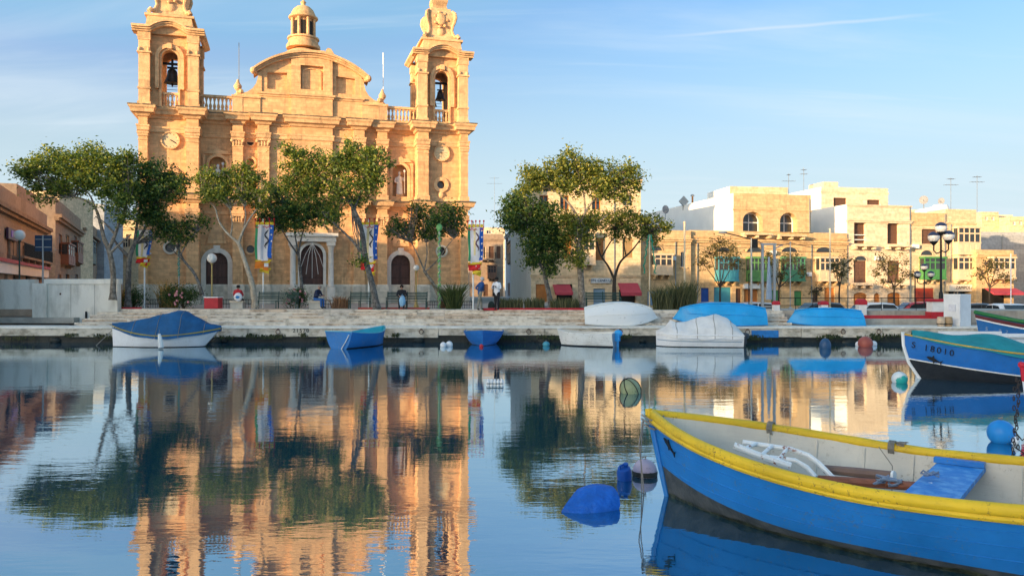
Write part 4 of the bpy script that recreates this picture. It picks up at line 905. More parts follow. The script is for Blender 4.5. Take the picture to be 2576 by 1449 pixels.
l7 = House('grey far block glimpsed under the left tree crown', 185, 135, 262, 136, 512, 12, GREYW, zb=GZ, rows=[[(230, 10, 530, 548, 'w', GREYM)]])
# ---- the town behind the viewer's shoulder that shades the water and quay
sh = Vector((-.73, -.68)).normalized(); tv = Vector((-sh.y, sh.x)) * -1
for i, (r0_, r1_, dz) in enumerate(((-104, -76, .0), (-76, -58, .35), (-58, -40, -.25), (-40, -22, .15), (-22, -4, .5), (-4, 20, .1))):
    tt = Vector((.68, -.73)).normalized(); A = sh * 120 + tt * r0_; B = sh * 120 + tt * r1_; top = 25.2 + dz
    e = (A - B).normalized(); rt = thing('waterfront_block', ['long', 'grey', 'narrow', 'tall', 'cream', 'corner'][i] + ' stone waterfront block across the harbour from the church', 'building', (B.x, B.y, .8), math.atan2(e.y, e.x), 'buildings behind the viewer')
    w = (A - B).length; m = MB(); n = max(2, int(w / 4)); top -= .8
    for fl in range(6):
        for k in range(n):
            a_, b_ = w * k / n, w * (k + 1) / n; c = (a_ + b_) / 2; m.hole(a_, b_, top * fl / 6, top * (fl + 1) / 6, rect(c - .6, c + .6, top * fl / 6 + .9, top * (fl + 1) / 6 - .6), 0, .3)
    m.box(0, w, .6, 12, 0, top); m.build('wall', OCHRE if i % 2 else CREAM, rt)
    MB().box(0, w, .31, .4, .1, top - .1).build('window_band', GLASS, rt); MB().box(-.1, w + .1, -.3, .05, top - .3, top - .05).build('cornice', CREAM, rt)
# ---- roof clutter
def antenna(px, pb, pt, Y, label, arms=((.75, .8), (.9, .5))):
    b = at(px, pb, Y); h = gz(pt, Y) - b.z; a = thing('tv_antenna', label, 'antenna', b, 0, 'rooftop aerials')
    MB().tube([(0, 0, -.2), (0, 0, h)], .028, 5).build('mast', GREYM, a)
    for f_, L_ in arms:
        m = MB(); m.tube([(-L_ / 2, 0, h * f_), (L_ / 2, 0, h * f_)], .018, 4)
        for k in range(5): m.tube([(-L_ / 2 + L_ * k / 4, -.3, h * f_), (-L_ / 2 + L_ * k / 4, .3, h * f_)], .02, 4)
        m.build('aerial_arm', GREYM, a)
antenna(1984, 500, 437, 86, 'thin single-armed aerial on the roof left of the pale blocks', ((.7, 1.3), (.95, .3)))
antenna(2022, 480, 422, 88, 'tall aerial with two knobs on the roof right of the single-armed one', ((.72, .7), (.9, .5)))
antenna(2392, 535, 448, 90, 'tall thin aerial above the yellow parapet house', ((.8, 1.4), (.97, .7)))
antenna(2458, 532, 442, 92, 'tallest aerial over the house with stacked balconies', ((.82, 1.4), (.96, .8)))
antenna(1244, 560, 445, 140, 'faint distant aerial over the side street', ((.85, 2.6), (.97, 1.6)))
def dish(px, py, Y, r, label, rz=0, sq=False):
    p = at(px, py, Y); d = thing('satellite_dish', label, 'satellite dish', p, rz, 'rooftop satellite dishes')
    m = MB()
    if sq: m.box(-r, r, -.06, .06, -r, r); o = m.build('panel', GREYM, d); o.rotation_euler = (0, R(45), 0)
    else:
        rows = [[(r * f * math.cos(a), .25 * r * f * f, r * f * math.sin(a)) for a in [2 * math.pi * k / 16 for k in range(16)]] for f in (.02, .4, .75, 1)]
        m.grid(rows, True); m.build('reflector', mat('dish_grey', (.22, .23, .25), .6), d, True)
        MB().tube([(0, .1, 0), (0, -r * .8, -.1)], .03, 4).build('feed_arm', GREYM, d)
    MB().tube([(0, .1, 0), (0, .2, -r * 2.2)], .05, 5).build('stand', GREYM, d)
dish(1720, 507, 86, .42, 'square tilted flat aerial on the white wall top', .3, True)
dish(1676, 527, 84, .45, 'round grey dish left of the square tilted aerial', .5)
dish(2323, 503, 86, .46, 'larger grey dish on the roof behind the yellow parapet', -.7)
dish(2367, 506, 87, .36, 'smaller grey dish on the roof, right of the larger one', -.9)
ta = at(2365, 524, 84); tk = thing('rooftop_tank', 'white covered tank on the roof of the yellow parapet house', 'tank', (ta.x, ta.y, ta.z - .7)); MB().lathe([(.8, 0), (.85, .7), (.7, 1.0), (.2, 1.15)], 0, 0, 0, 14).build('tank_body', WHITEP, tk, True); MB().tube([(-.8, 0, .5), (-2.6, 0, .2), (-3.2, 0, .15)], [.35, .3, .1], 8).build('tarpaulin', WHITEP, tk, True)
ta = at(1742, 505, 88); tk = thing('roof_flue', 'small capped flue pipe on the long white wall', 'flue', (ta.x, ta.y, ta.z - .5)); MB().tube([(0, 0, -.5), (0, 0, 1.0)], .1, 8).build('pipe', ORANGED, tk); MB().lathe([(.22, 1.0), (.22, 1.1), (.05, 1.2)], 0, 0, 0, 8).build('cap', GREYM, tk)

for hh, px, py in ((r2, 1942, 636), (r2, 2030, 690), (r4, 2206, 650), (r1, 1690, 650), (r5, 2300, 620)): hh.blk('air_conditioner', px - 7, px + 7, py - 5, py + 5, -.35, 0, WHITEP)
for hh, px, a_, b_ in ((r4, 2288, 520, 765), (r5, 2376, 540, 765), (r6, 2392, 565, 712), (r0, 1545, 470, 690), (r3, 2036, 500, 590)): hh.blk('drainpipe', px - .8, px + .8, a_, b_, -.09, 0, GREYM)
def cable(label, pts):
    P_ = [at(*q) for q in pts]; t = thing('overhead_cable', label, 'cable', P_[0], 0, 'overhead wires'); out = []
    for a_, b_ in zip(P_, P_[1:]):
        for i in range(9): f = i / 8; q = a_.lerp(b_, f); q.z -= .35 * 4 * f * (1 - f) * .5; out.append(q - P_[0])
    MB().tube(out, .022, 4).build('wire_strand', IRON, t)
    MB().ell((0, 0, 0), (.06, .06, .08), 6, 4).build('insulator', GREYM, t)
cable('dark overhead cable from the road lamp to the stone balcony house', [(1895, 606, 46.2), (1990, 612, 58), (2134, 628, 77.5)])
cable('thin overhead cable along the ochre row below its cornice', [(1620, 612, 72), (1740, 616, 73), (1900, 622, 74.5), (2128, 634, 77)])
cable('thin overhead cable across the left street', [(140, 628, 80), (205, 632, 106), (300, 632, 140)])
# ---------------------------------------------------------------- trees and plants
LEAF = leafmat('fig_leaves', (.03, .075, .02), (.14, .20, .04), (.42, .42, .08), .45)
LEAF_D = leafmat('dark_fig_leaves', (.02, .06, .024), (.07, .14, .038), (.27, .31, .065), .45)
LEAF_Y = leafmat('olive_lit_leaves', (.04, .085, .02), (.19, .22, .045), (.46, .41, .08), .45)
LEAF_S = leafmat('sparse_street_leaves', (.05, .055, .02), (.11, .10, .035), (.20, .15, .05))
LEAF_H = leafmat('hedge_leaves', (.012, .04, .012), (.035, .085, .02), (.12, .16, .04))
STRAW = leafmat('straw_grass', (.25, .17, .06), (.38, .25, .09), (.50, .33, .12))
REED = leafmat('reed_leaves', (.05, .065, .03), (.10, .11, .05), (.18, .17, .08))
BARK = mat('pale_fig_bark', (.12, .10, .08), .9, .3, 6, 1.0, 16, col2=(.30, .26, .21))
BARK2 = mat('grey_shaded_fig_bark', (.07, .065, .06), .9, .3, 6, 1.0, 16, col2=(.19, .18, .165))  # grey bark, with trunk shade put into its darker tones
BARK3 = mat('dark_twig_bark', (.055, .042, .032), .9, .3, 5, .5)
def leaves(mb, clumps, k, rnd, size=(.09, .17), off=None):
    "clumps: (centre, (rx, ry, rz)); leaf-sized folded faces gathered in tufts"
    for c, r in clumps:
        n = int(k * r[0] * r[2] * 3.8); nt = max(4, n // 30)
        tufts = []
        for _ in range(nt):
            while True:
                d = Vector((rnd.gauss(0, 1), rnd.gauss(0, 1), rnd.gauss(0, 1)))
                if d.length > .1: break
            d.normalize(); f = rnd.random() ** .42
            f *= .90 + .34 * noise.noise(Vector(c) * .7 + d * 1.9)
            tufts.append((Vector((c[0] + d.x * r[0] * f, c[1] + d.y * r[1] * f, c[2] + d.z * r[2] * f)), rnd.uniform(.11, .30)))
        for _ in range(n):
            t, s = rnd.choice(tufts)
            p = Vector((t.x + rnd.gauss(0, s), t.y + rnd.gauss(0, s), t.z + rnd.gauss(0, s * .75)))
            L = rnd.uniform(*size) * rnd.choice((.7, 1, 1, 1.25)); w = L * rnd.uniform(.38, .55)
            a = Vector((rnd.gauss(0, 1), rnd.gauss(0, 1), rnd.gauss(0, .8))).normalized(); b = a.cross(Vector((rnd.gauss(0, 1), rnd.gauss(0, 1), rnd.gauss(0, 1)))).normalized()
            mb.add((p - a * L / 2, p + b * w / 2, p + a * L / 2, p - b * w / 2), ((0, 1, 2, 3),))
def tree(label, Y, trunk, limbs, clumps, lm=LEAF, bark=BARK, k=420, seed=1, cat='tree', group='fig trees along the promenade', zb=None, size=(.11, .22), dy=.75, name='fig_tree'):
    """trunk: [(px, py, radius)], limbs: list of the same, clumps: (px, py, rx_px, ry_px[, dY])"""
    rnd = random.Random(seed)
    b = at(trunk[0][0], trunk[0][1], Y)
    if zb is not None: b.z = zb
    root = thing(name, label, cat, b, 0, group)
    def pt(p): q = at(p[0], p[1], Y + (p[3] if len(p) > 3 else 0)); return q - b
    def smooth(pts):
        P = [pt(p) for p in pts]; Rr = [p[2] * .86 for p in pts]; oP = []; oR = []
        for i in range(len(P) - 1):
            p0, p1, p2, p3 = P[max(0, i - 1)], P[i], P[i + 1], P[min(len(P) - 1, i + 2)]
            for j in range(4):
                t = j / 4; oP.append(.5 * ((2 * p1) + (p2 - p0) * t + (2 * p0 - 5 * p1 + 4 * p2 - p3) * t * t + (3 * p1 - p0 - 3 * p2 + p3) * t ** 3)); oR.append(Rr[i] + (Rr[i + 1] - Rr[i]) * t)
        return oP + [P[-1]], oR + [Rr[-1]]
    tp, tr = smooth(trunk); tr = [q * (1 + .16 * noise.noise(Vector((i * .7, seed, 0)))) for i, q in enumerate(tr)]; tp[0] = tp[0] - Vector((0, 0, .15)); tr[0] *= 1.35
    MB().tube(tp, tr, 9).build('trunk', bark, root, True, 70)
    lm_ = MB()
    for l in limbs: P_, R_ = smooth(l); lm_.tube(P_, R_, 6)
    cl = []
    for q in clumps:
        c = pt((q[0], q[1], 0, q[4] if len(q) > 4 else rnd.uniform(-.5, .5))); s = Y / F
        cl.append((c, (q[2] * s, max(.55, q[2] * s * dy), q[3] * s)))
    # twigs from limb ends to the clumps
    ends = [pt(l[-1]) for l in limbs] + [tp[-1]]
    for c, r in cl:
        e = min(ends, key=lambda q: (q - c).length)
        for _ in range(9):
            t = c + Vector((rnd.uniform(-.7, .7) * r[0], rnd.uniform(-.6, .6) * r[1], rnd.uniform(-.3, .6) * r[2])); mid = e.lerp(t, .5) + Vector((rnd.uniform(-.2, .2), 0, rnd.uniform(-.1, .25)))
            lm_.tube([e, mid, t], [.035, .022, .008], 4)
    lm_.build('limbs', bark, root, True, 70)
    cr = MB(); leaves(cr, cl, k, rnd, size)
    cr.build('crown', lm, root)
    return root
tree('widest fig tree at far left, crown over the reddish houses', 44,
     [(284, 748, .20), (285, 690, .17), (277, 640, .15), (262, 600, .13)],
     [[(262, 602, .12), (252, 560, .1), (240, 525, .08), (215, 505, .06), (185, 495, .04)], [(240, 525, .07), (225, 490, .05), (200, 470, .03)], [(275, 625, .12), (290, 590, .10), (300, 560, .08), (318, 520, .05)], [(290, 590, .08), (262, 560, .05), (240, 545, .04)], [(277, 638, .1), (300, 615, .07), (330, 590, .05)]],
     [(95, 425, 62, 32), (70, 440, 34, 20), (140, 400, 60, 32), (190, 425, 70, 42), (245, 400, 62, 34), (300, 420, 52, 44), (255, 460, 70, 40), (170, 470, 70, 30), (110, 465, 50, 24), (320, 470, 34, 44), (285, 505, 50, 28), (110, 500, 22, 12), (310, 545, 32, 20), (225, 378, 30, 14), (330, 395, 22, 24)], k=520, seed=11)
tree('fig tree with a straight grey trunk beside the concrete wall', 45.5,
     [(322, 768, .20), (323, 700, .18), (326, 650, .16), (338, 615, .13)],
     [[(326, 648, .13), (300, 622, .09), (285, 600, .06)], [(338, 615, .12), (362, 580, .09), (380, 540, .07), (395, 500, .04)], [(338, 615, .1), (345, 560, .08), (355, 500, .05), (350, 450, .03)]],
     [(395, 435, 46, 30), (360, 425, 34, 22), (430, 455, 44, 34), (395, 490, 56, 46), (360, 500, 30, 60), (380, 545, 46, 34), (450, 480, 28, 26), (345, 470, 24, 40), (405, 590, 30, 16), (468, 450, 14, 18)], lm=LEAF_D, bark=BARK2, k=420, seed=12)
tree('small slanting fig tree with a low dark crown before the side door', 46,
     [(508, 735, .11), (490, 690, .10), (462, 655, .08), (448, 625, .06)],
     [[(448, 627, .06), (430, 600, .045), (410, 585, .03)], [(455, 640, .05), (475, 605, .04), (498, 580, .03)], [(460, 655, .05), (425, 620, .03)]],
     [(430, 570, 40, 24), (475, 575, 34, 22), (505, 560, 24, 14), (400, 560, 22, 20), (445, 600, 32, 16)], lm=LEAF_D, bark=BARK2, k=420, seed=13)
tree('fig tree with pale forked limbs in front of the church niche', 45,
     [(642, 768, .20), (634, 715, .18), (622, 675, .15), (604, 622, .12), (596, 606, .11)],
     [[(598, 610, .1), (570, 585, .08), (550, 555, .065), (542, 525, .05), (524, 505, .03)], [(600, 612, .1), (612, 580, .08), (632, 545, .06), (652, 518, .04)], [(612, 580, .06), (618, 545, .04), (615, 520, .03)], [(580, 595, .06), (584, 560, .04), (578, 525, .03)]],
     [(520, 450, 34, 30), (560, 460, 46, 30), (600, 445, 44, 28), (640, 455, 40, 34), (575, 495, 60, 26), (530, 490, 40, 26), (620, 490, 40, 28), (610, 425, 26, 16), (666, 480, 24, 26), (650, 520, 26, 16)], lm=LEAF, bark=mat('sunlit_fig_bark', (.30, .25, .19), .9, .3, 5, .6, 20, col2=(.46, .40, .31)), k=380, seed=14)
tree('dark slim-trunked fig tree left of the main portal', 47.5,
     [(762, 752, .13), (757, 700, .11), (752, 650, .09), (750, 632, .08)],
     [[(752, 645, .07), (725, 605, .05), (705, 570, .04)], [(751, 636, .07), (760, 590, .05), (775, 550, .04)], [(750, 634, .06), (742, 590, .045), (740, 550, .03)]],
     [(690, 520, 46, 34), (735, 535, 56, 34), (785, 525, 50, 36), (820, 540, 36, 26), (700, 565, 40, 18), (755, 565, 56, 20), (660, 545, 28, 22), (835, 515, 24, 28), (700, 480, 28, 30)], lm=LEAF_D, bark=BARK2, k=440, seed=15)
tree('tall leaning fig tree with the highest crown before the gable', 43.5,
     [(948, 772, .22), (937, 720, .20), (925, 675, .18), (918, 640, .165), (912, 590, .15), (898, 545, .13), (884, 515, .11)],
     [[(884, 517, .1), (866, 490, .08), (845, 470, .05), (820, 460, .03)], [(890, 527, .09), (905, 490, .07), (915, 455, .04)], [(918, 645, .1), (890, 610, .085), (860, 580, .07), (838, 560, .05), (815, 540, .03)], [(880, 512, .07), (868, 460, .05), (880, 420, .03)], [(862, 490, .06), (800, 440, .05), (760, 410, .03)]],
     [(735, 378, 36, 20), (770, 400, 46, 32), (745, 430, 40, 40), (800, 450, 50, 50), (840, 415, 50, 36), (890, 385, 46, 36), (940, 400, 40, 36), (905, 430, 60, 44), (860, 475, 50, 34), (945, 445, 34, 34), (770, 485, 46, 36), (925, 475, 30, 24), (975, 415, 14, 16), (722, 470, 26, 34), (838, 545, 26, 30), (905, 500, 36, 22), (912, 655, 26, 12)], lm=LEAF, bark=BARK2, k=420, seed=16)
tree('low fig tree with lit forked twigs by the right church door', 46,
     [(1108, 752, .13), (1090, 715, .12), (1076, 695, .10), (1066, 680, .09)],
     [[(1068, 682, .07), (1050, 640, .05), (1035, 610, .035)], [(1067, 680, .06), (1074, 640, .045), (1072, 610, .03)], [(1070, 684, .06), (1100, 655, .045), (1125, 620, .03), (1142, 600, .02)]],
     [(1000, 565, 30, 22), (1035, 580, 42, 24), (1060, 545, 36, 30), (1105, 560, 46, 32), (1140, 545, 34, 34), (1080, 590, 40, 18), (1155, 575, 24, 20), (1045, 520, 18, 12), (985, 580, 16, 12), (1120, 520, 24, 14)], lm=LEAF_D, bark=BARK, k=420, seed=17)
tree('largest right-hand fig tree with a broad sunlit crown', 43,
     [(1466, 785, .24), (1463, 735, .21), (1460, 680, .19), (1455, 630, .17), (1462, 585, .15), (1455, 550, .13)],
     [[(1456, 555, .11), (1440, 525, .09), (1420, 500, .07), (1395, 480, .04)], [(1460, 560, .1), (1475, 530, .08), (1500, 495, .06), (1530, 470, .03)], [(1472, 535, .07), (1470, 500, .05), (1462, 465, .03)], [(1458, 600, .08), (1490, 570, .06), (1530, 540, .04)]],
     [(1340, 455, 38, 36), (1330, 430, 24, 18), (1385, 440, 44, 36), (1430, 415, 46, 32), (1480, 425, 50, 38), (1530, 445, 44, 40), (1575, 440, 38, 34), (1600, 460, 22, 24), (1430, 460, 56, 34), (1500, 475, 46, 34), (1560, 490, 40, 24), (1436, 388, 20, 14), (1455, 590, 46, 56), (1430, 560, 34, 40), (1490, 560, 34, 34), (1325, 480, 20, 20), (1450, 650, 28, 26)], lm=LEAF_Y, bark=BARK, k=500, seed=18)
tree('dark low-branched fig tree left of the broad sunlit crown', 44.5,
     [(1388, 778, .18), (1380, 735, .16), (1372, 700, .14), (1370, 670, .12)],
     [[(1372, 690, .1), (1350, 650, .07), (1335, 610, .05)], [(1371, 680, .1), (1390, 630, .07), (1400, 580, .05)], [(1370, 672, .08), (1362, 620, .05), (1340, 560, .03)]],
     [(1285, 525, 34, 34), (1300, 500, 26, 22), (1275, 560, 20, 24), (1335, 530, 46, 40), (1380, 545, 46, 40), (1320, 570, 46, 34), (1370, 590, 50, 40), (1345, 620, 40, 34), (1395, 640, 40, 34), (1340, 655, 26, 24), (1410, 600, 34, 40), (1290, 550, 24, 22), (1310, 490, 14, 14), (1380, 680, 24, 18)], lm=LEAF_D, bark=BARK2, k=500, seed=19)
tree('open fig tree with bare dark limbs and yellowish crown', 46,
     [(1546, 765, .16), (1545, 730, .14), (1546, 700, .12)],
     [[(1546, 704, .1), (1530, 670, .075), (1510, 640, .06), (1500, 600, .04)], [(1546, 700, .1), (1560, 660, .08), (1590, 630, .06), (1620, 590, .04)], [(1515, 645, .06), (1535, 610, .05), (1560, 580, .03)], [(1575, 645, .05), (1570, 610, .04), (1580, 580, .03)]],
     [(1535, 560, 34, 26), (1570, 545, 34, 26), (1610, 555, 40, 26), (1650, 565, 36, 24), (1590, 580, 46, 24), (1635, 590, 34, 16), (1675, 575, 16, 14), (1545, 590, 28, 18), (1650, 605, 20, 10)], lm=LEAF_Y, bark=BARK3, k=360, seed=20)
# young street trees before the houses
yt = [('young thin-leaved street tree before the turquoise balcony', 62, 1812, 770, [(1785, 640, 34, 26), (1830, 635, 40, 34), (1810, 610, 34, 18), (1770, 665, 26, 22), (1845, 665, 26, 26)], 31),
      ('slim bare-limbed street tree beside the stone balcony house', 64, 2112, 775, [(2100, 670, 26, 24), (2125, 665, 22, 26), (2112, 690, 26, 18)], 32),
      ('bushy street tree before the dark shuttered window', 62, 2250, 775, [(2225, 680, 34, 26), (2260, 665, 30, 24), (2285, 695, 26, 18), (2240, 710, 34, 16), (2215, 655, 22, 18)], 33),
      ('pale street tree before the low corner house at right', 63, 2490, 770, [(2470, 690, 30, 22), (2505, 680, 34, 26), (2530, 700, 24, 18), (2480, 665, 22, 14)], 34),
      ('thin street tree behind the tall metal frame', 64, 1960, 775, [(1935, 650, 24, 24), (1985, 655, 30, 28), (2015, 680, 24, 22), (1965, 690, 24, 16)], 35),
      ('tiny street tree before the orange doorway', 63, 2055, 775, [(2045, 735, 16, 12), (2064, 730, 14, 12)], 36)]
for lb, Y, px, py, cl, sd in yt:
    lo = min(c[1] for c in cl); tree(lb, Y, [(px, py, .09), (px - 1, 740, .08), (px, 722, .07)], [[(px, 724, .06), (px + (c[0] - px) * .5, (720 + c[1]) / 2, .04), (c[0], c[1], .02)] for c in cl], cl, lm=LEAF_S, bark=BARK3, k=120, seed=sd, group='young street trees along the far pavement', zb=.3, size=(.12, .22), name='street_tree')
def bush(label, px, py, Y, rx, ry, lm, seed, k=520, flowers=None, name='bush', cat='bush', zb=GZ, size=(.06, .12)):
    rnd = random.Random(seed); b = at(px, py, Y); b.z = zb; s = Y / F; root = thing(name, label, cat, b)
    h = 2 * ry * s; cl = []
    for i in range(7): cl.append((Vector((rnd.uniform(-.55, .55) * rx * s, rnd.uniform(-.3, .3), h * rnd.uniform(.3, .62))), (rx * s * .5, .5, h * .38)))
    m = MB(); leaves(m, cl, k, rnd, size); m.build('foliage', lm, root)
    st = MB()
    for i in range(6): st.tube([(0, 0, -.05), (rnd.uniform(-.4, .4) * rx * s, rnd.uniform(-.2, .2), h * .6)], [.04, .015], 5)
    st.build('stem', BARK3, root)
    if flowers:
        for i in range(14):
            c = rnd.choice(cl); MB().ell((c[0].x + rnd.uniform(-1, 1) * c[1][0], c[0].y - c[1][1] * rnd.uniform(.7, 1.1), c[0].z + rnd.uniform(-.8, .9) * c[1][2]), (.07, .05, .07), 6, 4).build('flower', flowers, root)
PINKF = mat('pink_blossom', (.60, .25, .28), .7)
bush('dark round bush at the foot of the straight grey trunk', 336, 768, 46.8, 32, 30, LEAF_H, 41)
bush('large flowering oleander bush left of the red planter', 462, 768, 46.2, 54, 33, LEAF_H, 42, flowers=PINKF)
bush('flowering bush between the slatted bench and the portal', 752, 768, 46.8, 36, 28, LEAF_H, 43, flowers=PINKF)
def grassy(label, px, py, Y, w, h, lm, seed, n=160, zb=GZ, spread=.35, name='grass_clump', wd=.02):
    rnd = random.Random(seed); b = at(px, py, Y); b.z = zb; root = thing(name, label, 'plant', b); m = MB(); s = Y / F
    for i in range(n):
        x = rnd.uniform(-.5, .5) * w * s; y = rnd.uniform(-.3, .3); L = h * s * rnd.uniform(.55, 1.05); a = rnd.uniform(-1, 1) * spread; c = rnd.uniform(-1, 1) * spread
        p0 = Vector((x, y, 0)); p1 = p0 + Vector((a * L * .4, c * L * .3, L * .6)); p2 = p0 + Vector((a * L * 1.1, c * L * .8, L)); t = Vector((wd, rnd.uniform(-wd, wd), 0))
        m.add((p0 - t, p0 + t, p1 + t * .8, p1 - t * .8, p2), ((0, 1, 2, 3), (3, 2, 4)))
    m.build('blades', lm, root); return root
grassy('straw-yellow plume grass behind the far left tree trunk', 288, 745, 47, 44, 70, STRAW, 51, 260, spread=.5)
grassy('straw-yellow plume grass above the oleander bush', 425, 760, 48, 44, 75, STRAW, 52, 240, spread=.5)
grassy('dry reddish grass tuft right of the main portal', 856, 772, 46, 36, 34, leafmat('dry_reddish_grass', (.16, .08, .05), (.26, .15, .09), (.36, .24, .14)), 53, 160, spread=.6)
grassy('tall reed clump behind the upturned white boat', 1668, 790, 43.2, 46, 62, REED, 54, 330, spread=.35)
grassy('tallest reed clump between the white and blue upturned boats', 1722, 790, 43.6, 52, 78, REED, 55, 380, spread=.4)
for i, (px, w, lb) in enumerate(((1285, 60, 'low planter grass left of the two strolling men'), (1345, 50, 'low planter grass before the dark low-branched tree'), (1420, 70, 'low planter grass beside the thick right tree trunk'))):
    grassy(lb, px, 782, 42.6, w, 28, REED, 56 + i, 260, spread=.25, zb=GZ + .1)
grassy('spiky cordyline-like palm by the right corner of the church', 1140, 775, 44.6, 34, 70, leafmat('cordyline_leaves', (.03, .05, .015), (.07, .10, .03), (.16, .17, .05)), 60, 190, spread=.75, name='cordyline_palm', wd=.035)
grassy('dry seed heads rising over the spiky palm', 1133, 720, 46.5, 50, 52, leafmat('brown_seed_heads', (.14, .085, .05), (.22, .14, .085), (.3, .2, .12)), 61, 130, spread=.6)
# ---------------------------------------------------------------- boats
BLUEB = paint('mid_blue_boat_paint', (.006, .17, .52), (.10, .16, .22), .7)
BLUEL = paint('light_blue_boat_paint', (.01, .26, .62), (.3, .35, .4), .5)
BLUED2 = paint('deep_blue_boat_paint', (.004, .11, .34), (.2, .22, .25), .5)
NAVYC = mat('navy_blue_canvas', (.004, .075, .20), .75, .3, 1.6, .9, 2.2, dist=.09)
TEALC = mat('teal_canvas', (.01, .21, .24), .75, .25, 1.6, .9, 2.4, dist=.08)
YELL = paint('yellow_rail_paint', (.70, .46, .012), (.22, .12, .03), .95, .5, vary=.16, bump=.4)
WHITEB = paint('white_boat_paint', (.68, .70, .72), (.35, .33, .3), .6, vary=.08)
WORNW = paint('worn_white_boat_paint', (.62, .64, .63), (.25, .22, .18), 1.0, .6, vary=.14)
DARKB = mat('dark_antifoul', (.035, .045, .052), .7, .3, 3, .4, 12, col2=(.07, .08, .085))
BLACKB = mat('black_antifoul', (.010, .014, .020), .6, .3, 3, .3)
GREYI = paint('pale_beige_inner_paint', (.56, .53, .46), (.30, .26, .2), .8, .6, vary=.12)
WOODR = mat('red_brown_wood', (.22, .075, .04), .6, .3, 6, .3, streak=.2)
ROPE = mat('grey_rope', (.22, .21, .19), .9, .2, 20, .5)
RUST = mat('rusty_white_tube', (.72, .74, .75), .5, .1, 9, .2, col2=(.26, .08, .03), lo=.60, hi=.66)
class Hull:
    def __init__(s, L, B, zb, zm, zs, tm=.55, pw=2.3, zq=1.6, tw=.7, keel=-.28, rake=.25, q=.34, qb=.35, srake=0, rock=0, rp=1.0):
        s.__dict__.update(locals())
    def kz(s, t): return s.keel + s.rock * abs(2 * t - 1) ** 2.2
    def b(s, t):
        if t < s.tm: return s.B * (1 - (1 - t / s.tm) ** s.pw)
        return s.B * (1 - (1 - s.tw) * ((t - s.tm) / (1 - s.tm)) ** 2)
    def top(s, t):
        if t < s.tm: return s.zm + (s.zb - s.zm) * (1 - t / s.tm) ** s.zq
        return s.zm + (s.zs - s.zm) * ((t - s.tm) / (1 - s.tm)) ** 1.8
    def P(s, t, f, sd, ins=0):
        zt = s.top(t); kz = s.kz(t); z = kz + (zt - kz) * f; q = s.q + s.qb * (1 - t) ** 5
        y = max(0, s.b(t) - ins) * (max(f, 0) ** q); x = t * s.L + s.rake * max(0, 1 - f) ** s.rp * (1 - t) ** 4 - s.srake * (1 - f) * t ** 4
        return Vector((x + ins * (1 - t) ** 3, sd * y, z))
    def skin(s, f0, f1, sd, ins=0, nt=28, ns=7, t0=0, t1=1):
        rows = []
        for i in range(nt + 1):
            t = t0 + (t1 - t0) * (i / nt) ** (1.3 if t0 == 0 else 1); a = f0(t) if callable(f0) else f0; b = f1(t) if callable(f1) else f1
            rows.append([s.P(t, a + (b - a) * k / ns, sd, ins) for k in range(ns + 1)])
        return rows
    def fz(s, z): return lambda t: max(.0, ((z(t) if callable(z) else z) - s.kz(t)) / (s.top(t) - s.kz(t)))
def hull_parts(h, root, top, bot, inside, rail, boot=.12, rr=.04, floor=True, stripe=None, ry=None, transom=True, inner=True, planks=0):
    m1, m2 = MB(), MB()
    for sd in (-1, 1):
        m1.grid(h.skin(h.fz(boot), 1, sd)); m2.grid(h.skin(0, h.fz(boot), sd, ns=4))
    if transom:
        rows = [[h.P(1, k / 8, -1) for k in range(9)], [h.P(1, k / 8, 1) for k in range(9)]]; m1.grid(rows)
    m1.build('hull', top, root, True, 60); m2.build('bottom', bot, root, True, 60)
    if planks:
        for k in range(1, planks):
            for sd in (-1, 1):
                f = .28 + .68 * k / planks; MB().tube([h.P(i / 20, f, sd, -.008) for i in range(21)], .012, 4).build('strake_edge', top, root)
    if stripe:
        z, w, m = stripe; s_ = MB()
        for sd in (-1, 1):
            zz = (lambda t: (z(t) if callable(z) else z)); s_.grid(h.skin(h.fz(lambda t: zz(t)), h.fz(lambda t: zz(t) + w), sd, -.006, ns=1))
        s_.build('waterline_stripe', m, root, True)
    if inner:
        mi = MB()
        for sd in (-1, 1): mi.grid(h.skin(h.fz(.05), 1, sd, .045))
        mi.grid([[h.P(.985, k / 8, -1, .045) for k in range(1, 9)], [h.P(.985, k / 8, 1, .045) for k in range(1, 9)]])
        mi.build('lining', inside, root, True, 60)
    for sd in (-1, 1):
        pts = [h.P(i / 60, 1, sd, .012) for i in range(61)]; MB().tube(pts, [rr * (1 + .10 * noise.noise(Vector((i * .31, sd * 3.0, rr * 40)))) for i in range(61)], 8, ry).build('gunwale', rail, root, True, 70)
    if transom: MB().tube([h.P(1, 1, -1), h.P(1, 1, 1)], rr, 8).build('transom_rail', rail, root, True)
    if floor:
        for k in range(-3, 4):
            ta, tb = .16, .97; fl = MB(); w = .085; y = k * .2
            while ta < .8 and abs(h.P(ta, h.fz(.05)(ta), 1, .06).y) < abs(y) + w + .03: ta += .02
            while tb > ta and abs(h.P(tb, h.fz(.05)(tb), 1, .06).y) < abs(y) + w + .03: tb -= .02
            if tb > ta + .1: fl.box(ta * h.L, tb * h.L, y - w, y + w, .06, .085); fl.build('floor_plank', inside, root)
